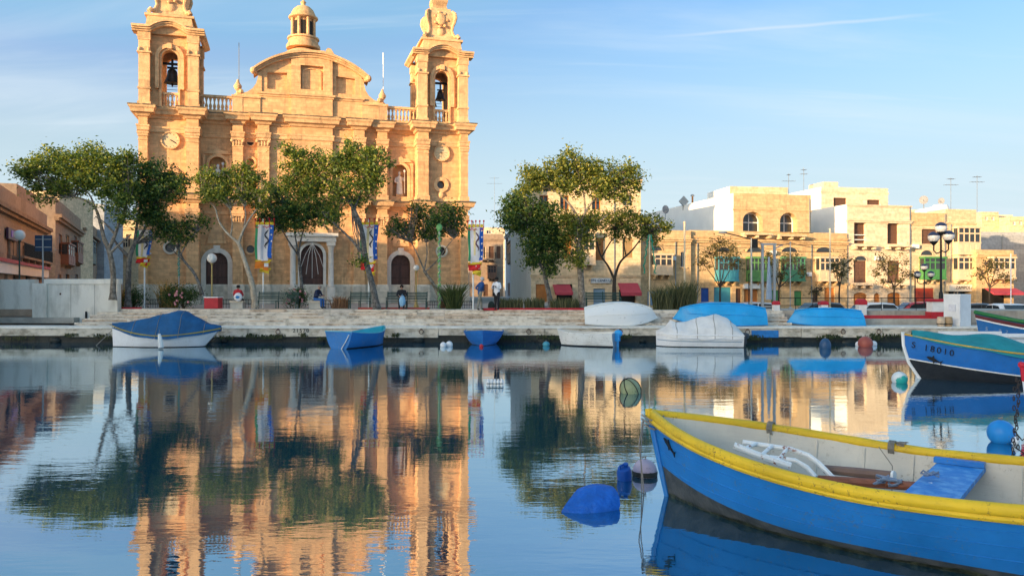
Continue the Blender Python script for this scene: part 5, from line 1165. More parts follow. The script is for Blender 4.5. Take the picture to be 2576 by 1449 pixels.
def shark(parent, o, ex, ez, n, s, m):
    "small painted shark silhouette: thin raised shape on plane spanned by ex (nose to tail) and ez (up)"
    pts = [(-.5, .02), (-.42, .10), (-.2, .14), (-.12, .33), (-.02, .13), (.2, .06), (.34, .03), (.52, .2), (.46, 0), (.5, -.16), (.36, -.04), (.1, -.08), (.02, -.24), (-.08, -.1), (-.3, -.09)]
    k = len(pts); A = [o + ex * (x * s) + ez * (y * s) + n * .012 for x, y in pts]; B_ = [p - n * .01 for p in A]
    MB().add(A + B_, [tuple(range(k))] + [(i, i + k, (i + 1) % k + k, (i + 1) % k) for i in range(k)]).build('shark_emblem', m, parent)
BLK = mat('black_emblem_paint', (.006, .008, .012), .6, .1)
# ---- foreground boat
def foreground_boat():
    L = 5.3; tm = 2.889 / L; a = .661
    h = Hull(L, 1.195, .985, .672, .80, tm, 2.55, 1.5, .82, -.28, .30, .30, .3)
    rt = thing('rowing_boat', 'bright blue open wooden boat with thick yellow gunwales in the foreground', 'boat', (1.74, 9.941, 0), -a)
    hull_parts(h, rt, BLUEB, DARKB, GREYI, YELL, boot=lambda t: .10 + .27 * max(0, 1 - t / .42) ** 1.6, rr=.052, ry=1.2)
    for sd in (-1, 1):                          # second, lower yellow rubbing strake below the gunwale
        MB().tube([h.P(i / 30, 1 - .085 * (.6 + .4 * i / 30), sd, -.018) for i in range(31)], .034, 6).build('rubbing_strake', YELL, rt, True)
    for f_ in (.52, .66, .80):
        for sd in (-1, 1): MB().tube([h.P(.01 + .98 * i / 40, f_, sd, -.001) for i in range(41)], .0055, 4).build('strake_edge', BLUEB, rt)
    st = MB(); st.tube([h.P(0, f, 1) + Vector((-.02, 0, 0)) for f in (.0, .25, .5, .75, 1.0)], [.035, .035, .04, .04, .045], 8); st.build('stem', BLUEB, rt, True)
    MB().tube([(-.02, 0, .93), (-.04, 0, 1.05)], [.055, .045], 8).build('stem_head', YELL, rt, True)
    ws = MB()
    for sd in (-1, 1): ws.grid(h.skin(h.fz(-.06), h.fz(lambda t: .035 + .012 * math.sin(t * 31) + .01 * math.sin(t * 77)), sd, -.006, ns=2, nt=60))
    ws.build('weed_line', mat('slimy_waterline', (.012, .018, .012), .5, .4, 9, .5, 20, col2=(.05, .06, .035)), rt, True)
    for sd in (-1, 1):                          # frayed lashings round the rail
        for tt_ in (.22, .47):
            c_ = h.P(tt_, 1, sd, .012); lw = MB()
            for k in range(4): lw.tube([(c_.x + .018 * k, c_.y + .075 * math.cos(q_), c_.z + .085 * math.sin(q_)) for q_ in [2 * math.pi * i / 10 for i in range(11)]], .008, 4)
            if sd > 0: lw.build('rail_lashing', ROPE, rt)
    # thwarts with cleats
    for l, w, z in ((3.02, .46, .585), (4.55, .4, .55)):
        bb = min(h.P(l / L, h.fz(z)(l / L), 1, .06).y, h.P((l + w) / L, h.fz(z)((l + w) / L), 1, .06).y); th = MB(); th.box(l, l + w, -bb, bb, z - .025, z + .025); o = th.build('thwart', mat('worn_light_blue_plank', (.01, .19, .55), .55, .2, 7, .3, 12, col2=(.14, .38, .68), lo=.46, hi=.68), rt)
        for sd in (-1, 1):
            yb = sd * (bb - .02); MB().box(l - .03, l + w, min(yb, yb - sd * .1), max(yb, yb - sd * .1), z + .03, z + .085).build('thwart_knee', BLUEB, o)
            MB().box(l + .05, l + .3, sd * .42 - .03, sd * .42 + .03, .09, z - .03).build('thwart_support', GREYI, o)
    # ribs
    for k in range(1, 9):
        t = .12 + k * .1
        for sd in (-1, 1): MB().tube([h.P(t, f, sd, .05) for f in (.34, .5, .65, .8, .95)], .014, 5).build('rib', GREYI, rt)
    n = Vector((-.3, -1, .1)).normalized(); p = h.P(.075, .82, -1); q = h.P(.135, .82, -1); ex = (q - p).normalized(); up = (h.P(.1, .9, -1) - h.P(.1, .7, -1)).normalized(); n = ex.cross(up).normalized(); n = n if n.y < 0 else -n
    ex2 = (ex * .82 - up * .57).normalized(); ez2 = (ex * .57 + up * .82).normalized()
    shark(rt, h.P(.07, .80, -1) + n * .008, ex2, ez2, n, .27, BLK)
    # mooring lines at the stem
    rp = MB()
    for k in range(3):
        cz = .85 + .05 * k; rp.tube([(.02 + .13 * math.cos(t), .14 * math.sin(t), cz + .03 * math.sin(2 * t)) for t in [i * 2 * math.pi / 14 for i in range(15)]], .012, 5)
    rp.tube([(-.09, -.05, .9), (-.13, -.08, .6), (-.095, -.05, .2), (-.06, -.04, -.25)], .008, 5); rp.tube([(-.12, .02, .88), (-.15, .0, .5), (-.125, -.02, .1), (-.13, -.02, -.25)], .007, 5)
    rp.build('bow_line', ROPE, rt)
    rnd = random.Random(8)
    def tangle(c, r, nm, m, n_=60):
        pts = [Vector(c)]
        for i in range(n_): pts.append(Vector(c) + Vector((rnd.uniform(-1, 1) * r, rnd.uniform(-1, 1) * r * .7, rnd.uniform(-.2, .5) * r)))
        MB().tube(pts, .009, 4).build(nm, m, rt)
    RB = mat('blue_grey_cord', (.18, .24, .34), .9)
    tangle((2.75, -.05, .55), .14, 'cord_tangle', RB, 40); tangle((3.12, .05, .66), .09, 'cord_tangle', RB, 20)
    tangle((2.62, h.b(2.62 / L) - .03, .74), .07, 'rail_lashing', ROPE, 30)
    tp = MB(); tp.tube([(2.45, .85, .74), (2.6, .82, .55), (2.62, .7, .2)], .006, 4); tp.build('hanging_cord', ROPE, rt)
    # white rusty ladder lying in the bow
    inv = Matrix.Rotation(a, 4, 'Z') @ Matrix.Translation((-1.74, -9.941, 0))
    def w(px, py, Y): return inv @ at(px, py, Y)
    ld = thing('boarding_ladder', 'white rusty tubular ladder lying in the bow of the blue boat', 'ladder', (0, 0, 0)); 
    W = lambda px, py, Y: at(px, py, Y)
    base = W(1850, 1118, 9.0); ld.location = base
    def rel(*p): return [W(*q) - base for q in p]
    MB().tube(rel((1846, 1120, 8.98), (1900, 1142, 8.9), (1990, 1172, 8.75)), .040, 8).build('side_rail', RUST, ld, True)
    MB().tube(rel((1868, 1112, 9.15), (1990, 1130, 9.05), (2035, 1146, 8.95), (2060, 1165, 8.85), (2098, 1204, 8.7)), .030, 8).build('side_rail', RUST, ld, True)
    MB().tube(rel((1935, 1150, 8.9), (2000, 1158, 8.85), (2030, 1175, 8.8), (2052, 1200, 8.7)), .028, 8).build('side_rail', RUST, ld, True)
    for f in (.15, .5, .85): MB().tube(rel((1855 + 120 * f, 1122 + 45 * f, 8.95 - .2 * f), (1885 + 110 * f, 1113 + 20 * f, 9.12 - .15 * f)), .022, 7).build('rung', RUST, ld, True)
    oar = [('red-brown wooden spar lying along the blue boat', (2060, 1205, 8.75), (2345, 1226, 7.95), .045), ('darker grey-brown plank beside the spar inside the blue boat', (2075, 1180, 9.05), (2250, 1197, 8.5), .05)]
    for lb, p0, p1, r_ in oar:
        b0 = W(*p0); o = thing('wooden_spar', lb, 'spar', b0); MB().tube([(0, 0, 0), (W(*p1) - b0) * .5, W(*p1) - b0], [r_, r_ * 1.1, r_], 8).build('shaft', WOODR if r_ == .045 else mat('grey_brown_plank', (.17, .11, .09), .7), o, True)
        MB().tube([(W(*p1) - b0) * .97, (W(*p1) - b0) * 1.004], r_ * 1.12, 8).build('end_band', RUST, o, True)
foreground_boat()
# ---- moored boat S 18010
def s_boat():
    top = at(2274, 838, 22.9)
    L = 6.6; h = Hull(L, 1.05, 1.25, .80, .92, .5, 2.2, 1.5, .6, -.35, .75, .30, .4, rp=2.3)
    rt = thing('moored_boat', 'blue boat with teal cover, white stripe and S 18010 on its bow', 'boat', (top.x, top.y, 0), R(-19))
    boot = lambda t: .12 + .42 * max(0, 1 - t / .6) ** 1.3
    hull_parts(h, rt, paint('strong_blue_boat_paint', (.004, .13, .45), (.1, .14, .2), .6), BLACKB, GREYI, mat('ochre_rail', (.48, .29, .03), .6, .2), boot=boot, rr=.026, stripe=(boot, .035, WHITEP), inner=False, floor=False)
    st = MB(); st.tube([h.P(0, f, 1) + Vector((-.03, 0, 0)) for f in (.2, .5, .8, 1.0, 1.04)], .045, 8); st.build('stem_post', WHITEP, rt, True)
    # teal tarpaulin draped from rail to ridge, sagging between thwarts
    rows = []
    for i in range(37):
        t = .03 + .97 * i / 36; row = []
        rg = .12 + .24 * max(0, math.sin(math.pi * min(1, t * 1.5))) ** 2 * (1 if t < .5 else .7) + .05 * math.sin(t * 23)
        for k in range(-8, 9):
            u = k / 8; e = h.P(t, 1, 1 if u > 0 else -1); y = e.y * 1.03 * abs(u) if u else 0
            z = e.z + rg * (1 - abs(u) ** 1.5) + .015 * math.sin(9 * t + 7 * u)
            if abs(u) == 1: z -= max(0, t - .08) * .22 + .05 * abs(math.sin(11 * t)); y += .035 * (1 if u > 0 else -1)
            row.append((e.x, y, z))
        rows.append(row)
    MB().grid(rows).build('tarpaulin', TEALC, rt, True, 70)
    p = h.P(.06, .8, -1); q = h.P(.28, .8, -1); ex = (q - p).normalized(); up = (h.P(.15, .95, -1) - h.P(.15, .7, -1)).normalized(); n = ex.cross(up).normalized(); n = n if n.y < 0 else -n
    up = n.cross(ex) if n.cross(ex).z > 0 else -n.cross(ex)
    # numbers: letters laid one by one along the flare of the bow
    for i, chh in enumerate('S 18010'):
        if chh == ' ': continue
        t = .035 + .0225 * i; c = h.P(t, .84 - .004 * i, -1); c2 = h.P(t + .02, .84 - .004 * i, -1); e1 = (c2 - c).normalized(); u1 = (h.P(t, .96, -1) - h.P(t, .82, -1)).normalized(); n1 = e1.cross(u1).normalized(); n1 = n1 if n1.y < 0 else -n1
        u1 = -e1.cross(n1) if (-e1.cross(n1)).z > 0 else e1.cross(n1)
        o = text_part(chh, .25, rt, c + n1 * .03, (0, 0, 0), BLK, 'registration_letter', .004); M3 = Matrix((e1, u1, n1)).transposed(); o.rotation_euler = M3.to_euler()
    shark(rt, h.P(.105, .63, -1) + n * .06, (ex - up * .25).normalized(), (up + ex * .25).normalized(), n, .42, BLK)
    return h, rt
s_boat()
# ---- generic small boats
def loc_at(px, py, Y, z=0): p = at(px, py, Y); return (p.x, p.y, z)
def cover(h, rt, m, ridge, drop=.12, over=1.05, t0=0, t1=1, nm='canvas_cover', wr=.02):
    rows = []
    for i in range(31):
        t = t0 + (t1 - t0) * i / 30; row = []; rg = ridge(t)
        for k in range(-8, 9):
            u = k / 8; e = h.P(t, 1, 1 if u > 0 else -1); y = abs(e.y) * over * u; z = e.z + rg * (1 - abs(u) ** 1.7) + wr * math.sin(13 * t + 9 * u) * math.cos(4 * u + 7 * t)
            if abs(u) == 1: z -= drop
            row.append((e.x, y, z))
        rows.append(row)
    for i in (7, 14, 20, 26):
        MB().tube([(x_ + .02 * math.sin(k_), y_ * 1.012, z_ + .012) for k_, (x_, y_, z_) in enumerate(rows[i])], .011, 4).build('lashing', ROPE, rt)
    end = rows[-1]; MB().grid(rows).add([tuple(p) for p in end], [tuple(range(len(end)))]).build(nm, m, rt, True, 70)
def lerp_table(t, tb):
    for (a, x), (b, y) in zip(tb, tb[1:]):
        if t <= b: f = (t - a) / (b - a); f = f * f * (3 - 2 * f) * .5 + f * .5; return x + (y - x) * f
    return tb[-1][1]
def outboard(rt, x, z, m):
    o = MB(); o.box(x - .02, x + .16, -.12, .12, z - .05, z + .3); o.ell((x + .1, 0, z + .3), (.2, .13, .16), 10, 6); o.box(x + .03, x + .12, -.05, .05, z - .7, z - .05); o.build('outboard_motor', m, rt, True)
# covered white boat at left
h = Hull(4.75, .92, .93, .52, .80, .5, 2.2, 1.7, .10, -.2, .05, .32, .25, srake=.9)
rt = thing('covered_boat', 'white boat under a humped navy cover below the concrete wall', 'boat', loc_at(282, 872, 35.3), R(3))
hull_parts(h, rt, WHITEB, BLACKB, GREYI, mat('olive_yellow_rail', (.30, .23, .03), .6), boot=.03, rr=.03, inner=False, floor=False, transom=False)
cover(h, rt, NAVYC, lambda t: lerp_table(t, ((0, .10), (.1, .26), (.3, .62), (.48, .92), (.6, 1.08), (.68, 1.02), (.78, .72), (.9, .3), (1, .12))), .12, 1.06, wr=.035)
fd = thing('rope_fender', 'white fender hanging on the navy-covered boat', 'fender', loc_at(405, 868, 34.0)); MB().tube([(0, 0, .05), (-.05, .05, .35), (-.14, .15, .62)], [.12, .1, .06], 8).build('fender_body', WORNW, fd, True)
MB().tube([(-.14, .15, .6), (-.16, .2, .8)], .012, 4).build('fender_cord', ROPE, fd)
rpo = thing('mooring_rope', 'taut pale mooring rope left of the navy-covered boat', 'rope', loc_at(242, 868, 36)); MB().tube([(0, 0, 0), (.7, .1, .72)], .016, 5).build('rope_strand', ROPE, rpo)
# cyan-lined blue dinghy seen from its stern
h = Hull(3.3, .80, .86, .62, .74, .5, 2.1, 1.6, .92, -.12, .15, .30, .3)
rt = thing('dinghy', 'blue dinghy with turquoise inside, its stern turned to the viewer', 'boat', loc_at(955, 858, 38.4 - .9), R(-117))
hull_parts(h, rt, paint('plain_blue_dinghy_paint', (.004, .14, .42), (.2, .25, .3), .7), BLACKB, mat('turquoise_lining', (.03, .36, .48), .55, .12), mat('pale_turquoise_rail', (.10, .38, .50), .5), boot=.04, rr=.022)
rt.location = (gx(866, 35.2) + 3.3 * .45, 35.2 + 3.3 * .89 - 1.1, .0)
MB().box(1.6, 1.85, -.7, .7, .42, .46).build('thwart', mat('turquoise_lining', (0, 0, 0)), rt)
MB().tube([h.P(1, .85, 1) + Vector((.02, -.12, 0)), h.P(1, .5, 1) + Vector((.05, -.18, 0)), h.P(1, 0.1, 1) + Vector((.05, -.2, 0))], .022, 5).build('stern_line', WORNW, rt)
# blue clinker dinghy bow-on
h = Hull(3.2, .93, .70, .60, .62, .42, 1.9, 1.5, .85, -.14, .12, .34, .15)
rt = thing('dinghy', 'small deep blue clinker dinghy moored bow-on with white inside', 'boat', loc_at(1214, 868, 35.6), R(90))
hull_parts(h, rt, paint('clinker_blue_paint', (.006, .12, .42), (.2, .25, .3), .7), BLACKB, WHITEB, BLUED2, boot=.02, rr=.022, planks=5)
MB().box(1.2, 1.5, -.8, .8, .34, .38).build('thwart', WHITEB, rt)
# white clinker dinghy with outboard
h = Hull(2.75, .66, .72, .58, .62, .45, 2.0, 1.6, .85, -.15, .25, .34, .3)
rt = thing('dinghy', 'small white clinker dinghy with grey transom and blue motor cover', 'boat', loc_at(1402, 860, 36.4), R(-24))
hull_parts(h, rt, WORNW, BLACKB, GREYI, WORNW, boot=.05, rr=.022, planks=5)
MB().grid([[h.P(1, k / 8, -1) + Vector((.012, 0, 0)) for k in range(9)], [h.P(1, k / 8, 1) + Vector((.012, 0, 0)) for k in range(9)]]).build('transom_panel', SLATEB, rt)
outboard(rt, 2.78, .30, BLUEL)
# white motorboat under pale sheet
h = Hull(3.75, .82, .62, .55, .52, .35, 3.2, 1.4, .85, -.2, .02, .22, .1)
rt = thing('motorboat', 'white motorboat under a wrinkled pale sheet with outboard at its stern', 'boat', loc_at(1650, 866, 35.8), R(-8))
hull_parts(h, rt, WHITEB, BLACKB, GREYI, WHITEB, boot=.03, rr=.028, inner=False, floor=False)
cover(h, rt, mat('pale_grey_sheet', (.62, .62, .61), .75, .14, 2, .8, 2.4, dist=.07), lambda t: lerp_table(t, ((0, .05), (.1, .22), (.17, .58), (.23, .50), (.35, .52), (.55, .80), (.7, .9), (.82, .78), (.92, .45), (1, .12))), .16, 1.04, wr=.045)
outboard(rt, 3.78, .18, mat('dark_motor_cowl', (.04, .05, .06), .4)); 
MB().tube([h.P(.02 + .96 * i / 20, .62, -1, -.012) for i in range(21)], .018, 5).build('rubbing_strip', SLATEB, rt)
# upturned boats on the ledge
def upturned(label, px, py, Y, L, B, dep, rz, tilt, top, bot, seed, name='upturned_boat', tw=.8, planks=0, keelm=None, rise=.05, rock=.3):
    h = Hull(L, B, dep * 1.15, dep, dep * 1.05, .5, 2.2, 1.6, tw, 0, .3, .5, .35, rock=rock)
    sg = math.sin(abs(tilt))
    p = at(px, py, Y); rt = thing(name, label, 'boat', (p.x, p.y, LZ + .03 + B * sg + dep * math.cos(tilt)), 0, None); rt.rotation_euler = (R(180) + tilt, 0, rz)
    m = MB()
    for sd in (-1, 1): m.grid(h.skin(0, 1, sd))
    m.grid([[h.P(1, k / 8, -1) for k in range(9)], [h.P(1, k / 8, 1) for k in range(9)]]); m.build('hull', top, rt, True, 60)
    for sd in (-1, 1): MB().tube([h.P(i / 24, 1, sd) for i in range(25)], .032, 7).build('gunwale', bot, rt, True)
    MB().tube([h.P(i / 24, 0, 1) + Vector((0, 0, -.02)) for i in range(25)], .035, 6).build('keel', keelm or top, rt, True)
    for sd in (-1, 1): MB().tube([h.P(.12 + .84 * i / 20, .42, sd, -.01) for i in range(21)], .016, 5).build('strake', bot, rt, True)
    for k in range(1, planks):
        for sd in (-1, 1): MB().tube([h.P(i / 20, .3 + .65 * k / planks, sd, -.005) for i in range(21)], .01, 4).build('plank_edge', top, rt)
    return rt
CHIP = mat('chipped_white_hull', (.66, .69, .70), .7, .15, 4, .4, 14, col2=(.40, .43, .44), lo=.62, hi=.72)
upturned('scuffed white boat lying upside down on the quay ledge', 1657, 806, 38.95, 3.6, .86, .72, R(177), R(-32), CHIP, WORNW, 1, planks=4, rise=.16, rock=.34)
upturned('largest sky-blue boat upside down on the quay beside reeds', 1695, 802, 39.05, 4.45, .92, .72, R(-4), R(27), paint('sky_blue_hull', (.01, .32, .68), (.3, .4, .45), .5, vary=.1), BLUEL, 2, rise=.16)
upturned('low sky-blue boat upside down on the quay before the railing', 1984, 806, 39.2, 3.6, .74, .60, R(0), R(18), mat('sky_blue_hull', (0, 0, 0)), BLUEL, 3, rise=.10, rock=.14, tw=.97)
# luzzu at the right edge
h = Hull(6.5, 1.1, 1.55, 1.02, 1.3, .5, 2.1, 1.6, .25, -.3, .3, .3, .4)
p = at(2452, 820, 33)
rt = thing('luzzu_boat', 'blue traditional boat with green and maroon rail and blue cabin cover', 'boat', (p.x, p.y, .05), R(-22))
boot = lambda t: .35
hull_parts(h, rt, BLUED2, BLACKB, GREYI, mat('green_rail_paint', (.01, .13, .03), .5, .15), boot=.25, rr=.085, stripe=(lambda t: h.top(t) - .30, .06, WHITEP), inner=False, floor=False)
mr = MB()
for sd in (-1, 1): mr.grid(h.skin(h.fz(lambda t: h.top(t) - .24), h.fz(lambda t: h.top(t) - .10), sd, -.012, ns=1))
mr.build('maroon_band', mat('maroon_paint', (.11, .02, .025), .5), rt, True)
MB().grid([[h.P(t, 1, -1) for t in [i / 20 for i in range(21)]], [h.P(t, 1, 1) for t in [i / 20 for i in range(21)]]]).build('deck', GREYI, rt)
cover(h, rt, BLUEL, lambda t: .15 + 1.0 * math.exp(-((t - .62) / .26) ** 4), .0, .82, .28, .95, 'cabin_cover')
nm = MB(); c = h.P(.12, .62, -1)
for i, chh in enumerate('S 92'):
    if chh != ' ': t = .05 + i * .035; c = h.P(t, .66, -1); e1 = (h.P(t + .02, .66, -1) - c).normalized(); u1 = Vector((0, 0, 1)); n1 = e1.cross(u1).normalized(); n1 = n1 if n1.y < 0 else -n1; o = text_part(chh, .2, rt, c + n1 * .02, (0, 0, 0), mat('faded_blue_lettering', (.25, .34, .48), .6), 'registration_letter', .004); u1 = (-e1.cross(n1)); u1 = u1 if u1.z > 0 else -u1; o.rotation_euler = Matrix((e1, u1, n1)).transposed().to_euler()
# long white skiff behind the S boat
h = Hull(5.4, .75, .86, .80, .80, .4, 2.6, 1.4, .8, -.15, .1, .25, .2)
p = at(2300, 842, 28.6); rt = thing('white_skiff', 'long low white skiff moored behind the teal-covered boat', 'boat', (p.x, p.y, .10), R(-4))
hull_parts(h, rt, WHITEB, BLACKB, WHITEB, WHITEB, boot=.03, rr=.03); MB().box(.5, 2.6, -.80, -.74, .1, .98).build('side_board', WHITEB, rt); outboard(rt, 5.4, .6, WORNW)
MB().tube([(.1, -.30, .82), (1.8, -.82, .88), (2.4, -.82, .74), (5.2, -.75, .74)], .013, 4).build('mooring_line', ROPE, rt)
# ---------------------------------------------------------------- quay furniture
# concrete wall at the left
def left_wall():
    Y = 44.4; rt = thing('concrete_wall', 'tall pale concrete wall with a coping at the left of the steps', 'wall', (gx(150, Y), Y, LZ))
    O = (gx(150, Y), Y, LZ); wm = mat('pale_grey_concrete', (.50, .485, .42), .92, .1, 1.3, .5, 9, col2=(.78, .765, .69), lo=.34, hi=.56, streak=3)
    z1 = gz(702, Y)
    def b(name, p0, p1, y0, y1, za, zb, m): MB(O).box(gx(p0, Y), gx(p1, Y), Y + y0, Y + y1, za, zb).build(name, m, rt)
    b('wall_panel', 120, 295, 0, .45, LZ - .1, z1 - .28, wm); b('wall_panel', -80, 84, .12, .5, LZ + .5, z1 - .02, wm)
    b('pier', 84, 120, -.12, .5, LZ - .1, z1 - .24, wm); b('coping', 112, 262, -.06, .5, z1 - .277, z1, mat('pale_coping_concrete', (.80, .77, .68), .9, .08)); b('end_block', 262, 297, -.05, .5, z1 - .277, z1 + .01, wm)
    b('brown_course', -80, 84, .06, .5, gz(795, Y), gz(778, Y), mat('brownish_course', (.36, .27, .20), .9, .2)); b('footing', -80, 200, -.6, 1.2, LZ - .08, LZ + .22, CONC)
    for px_ in (178, 238): b('expansion_joint', px_, px_ + .7, -.004, .02, LZ, z1 - .3, DARK)
    b('rust_stain_plate', 150, 154, -.02, 0, gz(742, Y), gz(737, Y), mat('rusty_iron', (.09, .045, .03), .85, .3))
    pp = MB(O); x = gx(218, Y); pp.tube([(x, Y - .06, LZ + .1), (x, Y - .06, LZ + .55)], .05, 8); pp.build('pipe_stub', IRON, rt)
left_wall()
def globe_lamp(label, px, py, pyb, Y, r, pm, zb=GZ, lit=.0):
    b = at(px, pyb, Y); b.z = zb; h = gz(py, Y) - zb; t = thing('globe_lamp', label, 'street lamp', b, 0, 'globe street lamps')
    MB().lathe([(.16, 0), (.16, .12), (.09, .25), (.06, .7), (.045, .75), (.04, h - r - .1), (.09, h - r - .05), (.09, h - r)], 0, 0, 0, 10).build('post', pm, t, True)
    MB().ell((0, 0, h), (r, r, r), 16, 10).build('globe', mat('opal_globe_glass', (.72, .70, .66), .25, .04, 2, 0), t, True)
GREENP = mat('dark_green_post', (.012, .05, .045), .5, .2)
globe_lamp('white globe lamp on a dark post over the concrete wall', 49, 592, 700, 46, .31, GREENP)
globe_lamp('white globe lamp on the red planter before the side door', 533, 650, 740, 46.4, .28, mat('ochre_lamp_post', (.40, .29, .10), .5))
globe_lamp('white globe lamp right of the right church door', 1047, 674, 752, 46.6, .18, mat('ochre_lamp_post', (0, 0, 0)))
def triple_lamp(label, px, Y, heads, pyb, s, zb):
    b = at(px, pyb, Y); b.z = zb; t = thing('triple_lamp', label, 'street lamp', b, 0, 'three-headed street lamps'); H = gz(heads[0][1], Y) - zb
    MB().lathe([(.17 * s, 0), (.17 * s, .25), (.12 * s, .3), (.10 * s, .9), (.06 * s, 1.0), (.045 * s, H - .35 * s)], 0, 0, 0, 10).build('post', IRON, t, True)
    for px_, py_ in heads:
        x = gx(px_, Y) - b.x; z = gz(py_, Y) - zb
        if abs(x) > .05: MB().tube([(0, 0, z - .75 * s), (x * .6, 0, z - .85 * s), (x, 0, z - .7 * s), (x, 0, z - .3 * s)], .035 * s, 6).build('arm', IRON, t, True)
        MB().lathe([(.05 * s, -.42 * s), (.16 * s, -.30 * s), (.2 * s, -.22 * s)], x, 0, z, 12).build('lamp_base', IRON, t, True)
        g = [(.29 * s * math.sin(a), -.29 * s * math.cos(a)) for a in [math.pi * i / 12 for i in range(13)]]
        MB().lathe(g[2:8], x, 0, z, 14).build('lower_globe', mat('frosted_globe_glass', (.60, .58, .55), .3, .05, 2, 0), t, True)
        MB().lathe([(r_ * 1.02, z_) for r_, z_ in g[7:]], x, 0, z, 14).build('cap', mat('navy_lamp_cap', (.012, .02, .06), .35, .1), t, True)
triple_lamp('tall black lamp post with three dark-capped globes', 2367, 41.5, [(2367, 573), (2349, 597), (2386, 594)], 770, 1.0, GZ)
triple_lamp('smaller three-headed black lamp farther back at right', 2325, 52, [(2325, 672), (2308, 690), (2342, 690)], 790, .75, .3)
# direction sign seen from behind
b = at(108, 720, 44.9); sg = thing('road_sign', 'dark blue back of a road sign on a grey pole', 'sign', (b.x, b.y, GZ))
MB().tube([(0, 0, 0), (0, 0, gz(592, 44.9) - GZ)], .045, 8).build('pole', GREYM, sg, True); hz_ = gz(612, 44.9) - GZ
MB().box(-.49, .49, .05, .08, hz_ - .45, hz_ + .45).build('sign_panel', mat('dark_blue_sign_back', (.006, .035, .085), .5, .1), sg); MB().box(-.45, .45, .03, .05, hz_ + .2, hz_ + .24).box(-.45, .45, .03, .05, hz_ - .24, hz_ - .2).build('bracket', GREYM, sg)
# festival banners
CL_ = {k: mat('banner_' + k, c, .8, .08, 6, .15) for k, c in dict(green=(.03, .26, .12), white=(.66, .64, .66), blue=(.01, .10, .46), red=(.55, .015, .02), yellow=(.62, .46, .03), orange=(.60, .18, .02), black=(.03, .03, .04), grey=(.42, .45, .52), cream=(.66, .55, .30)).items()}
def banner(label, px, w, pt, pb, Y, ppx, seed, crown, emb):
    base = at(ppx, 768, Y); base.z = GZ; t = thing('festival_banner', label, 'banner', base, 0, 'tall festival banners')
    Z = lambda py: gz(py, Y) - GZ; X = lambda p: gx(p, Y) - base.x
    MB().tube([(0, .08, 0), (0, .08, Z(pt) + .35)], .045, 8).build('pole', WHITEP, t, True)
    x0, x1 = X(px - w / 2), X(px + w / 2); zt, zb = Z(pt), Z(pb); ww = x1 - x0; H = zt - zb
    MB().tube([(x0, .03, zt + .02), (x1, .03, zt + .02)], .025, 6).build('crossbar', GREYM, t)
    def strip(nm, a, b_, z0, z1, m, dy=0, cut=0):
        rows = []
        for i in range(11):
            f = i / 10; row = []
            for k in range(5):
                u = a + (b_ - a) * k / 4; z = z1 + (z0 - z1) * f
                if i == 10: z += cut * (k - 2) / 4
                row.append((x0 + ww * (u * (1 - .10 * f) + .05 * f * math.sin(f * 4 + seed)), -.03 - dy + .05 * math.sin(u * 9 + seed) + .09 * f * math.sin(f * 6 + u * 5 + seed), z))
            rows.append(row)
        MB().grid(rows).build(nm, m, t, True, 80)
    zc = zb + H * .22
    strip('green_strip', 0, .2, zc + .1, zt, CL_['green']); strip('white_panel', .16, .78, zc, zt, CL_['white'], .02); strip('blue_strip', .76, 1.0, zc + .16, zt - .02, CL_['blue'], .03)
    strip('centre_strip', .36, .5, zc + .1, zt - .05, CL_['cream' if seed % 2 else 'grey'], .03)
    strip('yellow_band', .02, .9, zc - .10, zc + .05, CL_['yellow'], .05, -.1); strip('red_tail', .02, .82, zb + .1, zc - .02, CL_['red'] if seed % 2 else CL_['orange'], .055, -.25); strip('yellow_hem', .3, .86, zb - .08, zb + .16, CL_['yellow'], .06, -.2)
    for k in range(5): MB().ell((x0 + ww * .88, -.09 + .05 * math.sin(.88 * 9 + seed), zt - .2 - k * (H * .7) / 5), (.055, .02, .055), 8, 5).build('white_star', CL_['white'], t)
    pts = [(x0 + ww * (.6 + .1 * math.sin(i * 1.3 + seed)), -.085 + .05 * math.sin(.6 * 9 + seed), zt - .3 - i * H * .05) for i in range(9)]
    MB().tube(pts, [.02, .04, .03, .05, .03, .04, .05, .03, .01], 5).build('painted_figure', emb, t)
    MB().box(x0 + ww * .5, x0 + ww * .72, -.12, -.10, zb + H * .09, zb + H * .17).build('tail_emblem', CL_['white'], t)
    if crown:
        for k in range(5):
            xx = x0 + ww * k / 4; MB().tube([(xx, -.02, zt - .05), (xx, -.02, zt + .32)], .022, 6).ell((xx, -.02, zt + .34), (.05, .05, .06), 8, 6).build('crown_spike', CL_['red'], t, True)
            if k < 4: MB().prism([(xx + .03, zt), (xx + ww / 4 - .03, zt), (xx + ww / 4 - .03, zt + .16), (xx + ww / 8, zt - .14 + .3), (xx + .03, zt + .16)], -.05, -.03).build('crown_panel', CL_['yellow'], t)
        MB().tube([(x0 + ww * k / 8, -.07, zt - .08 - (.1 if k % 2 else 0)) for k in range(9)], .022, 5).build('red_braid', CL_['red'], t)
banner('banner half hidden by the straight grey trunk at left', 364, 42, 580, 668, 46.5, 362, 1, False, CL_['black'])
banner('banner with orange tail between the side door and portal', 666, 48, 566, 682, 46.2, 661, 2, True, CL_['black'])
banner('red-crowned banner behind the leaning trunk', 930, 46, 566, 686, 46.5, 927, 3, True, CL_['black'])
banner('red-crowned banner at the right corner of the church', 1197, 40, 572, 688, 44.0, 1190, 5, True, mat('maroon_figure', (.10, .03, .06), .7))
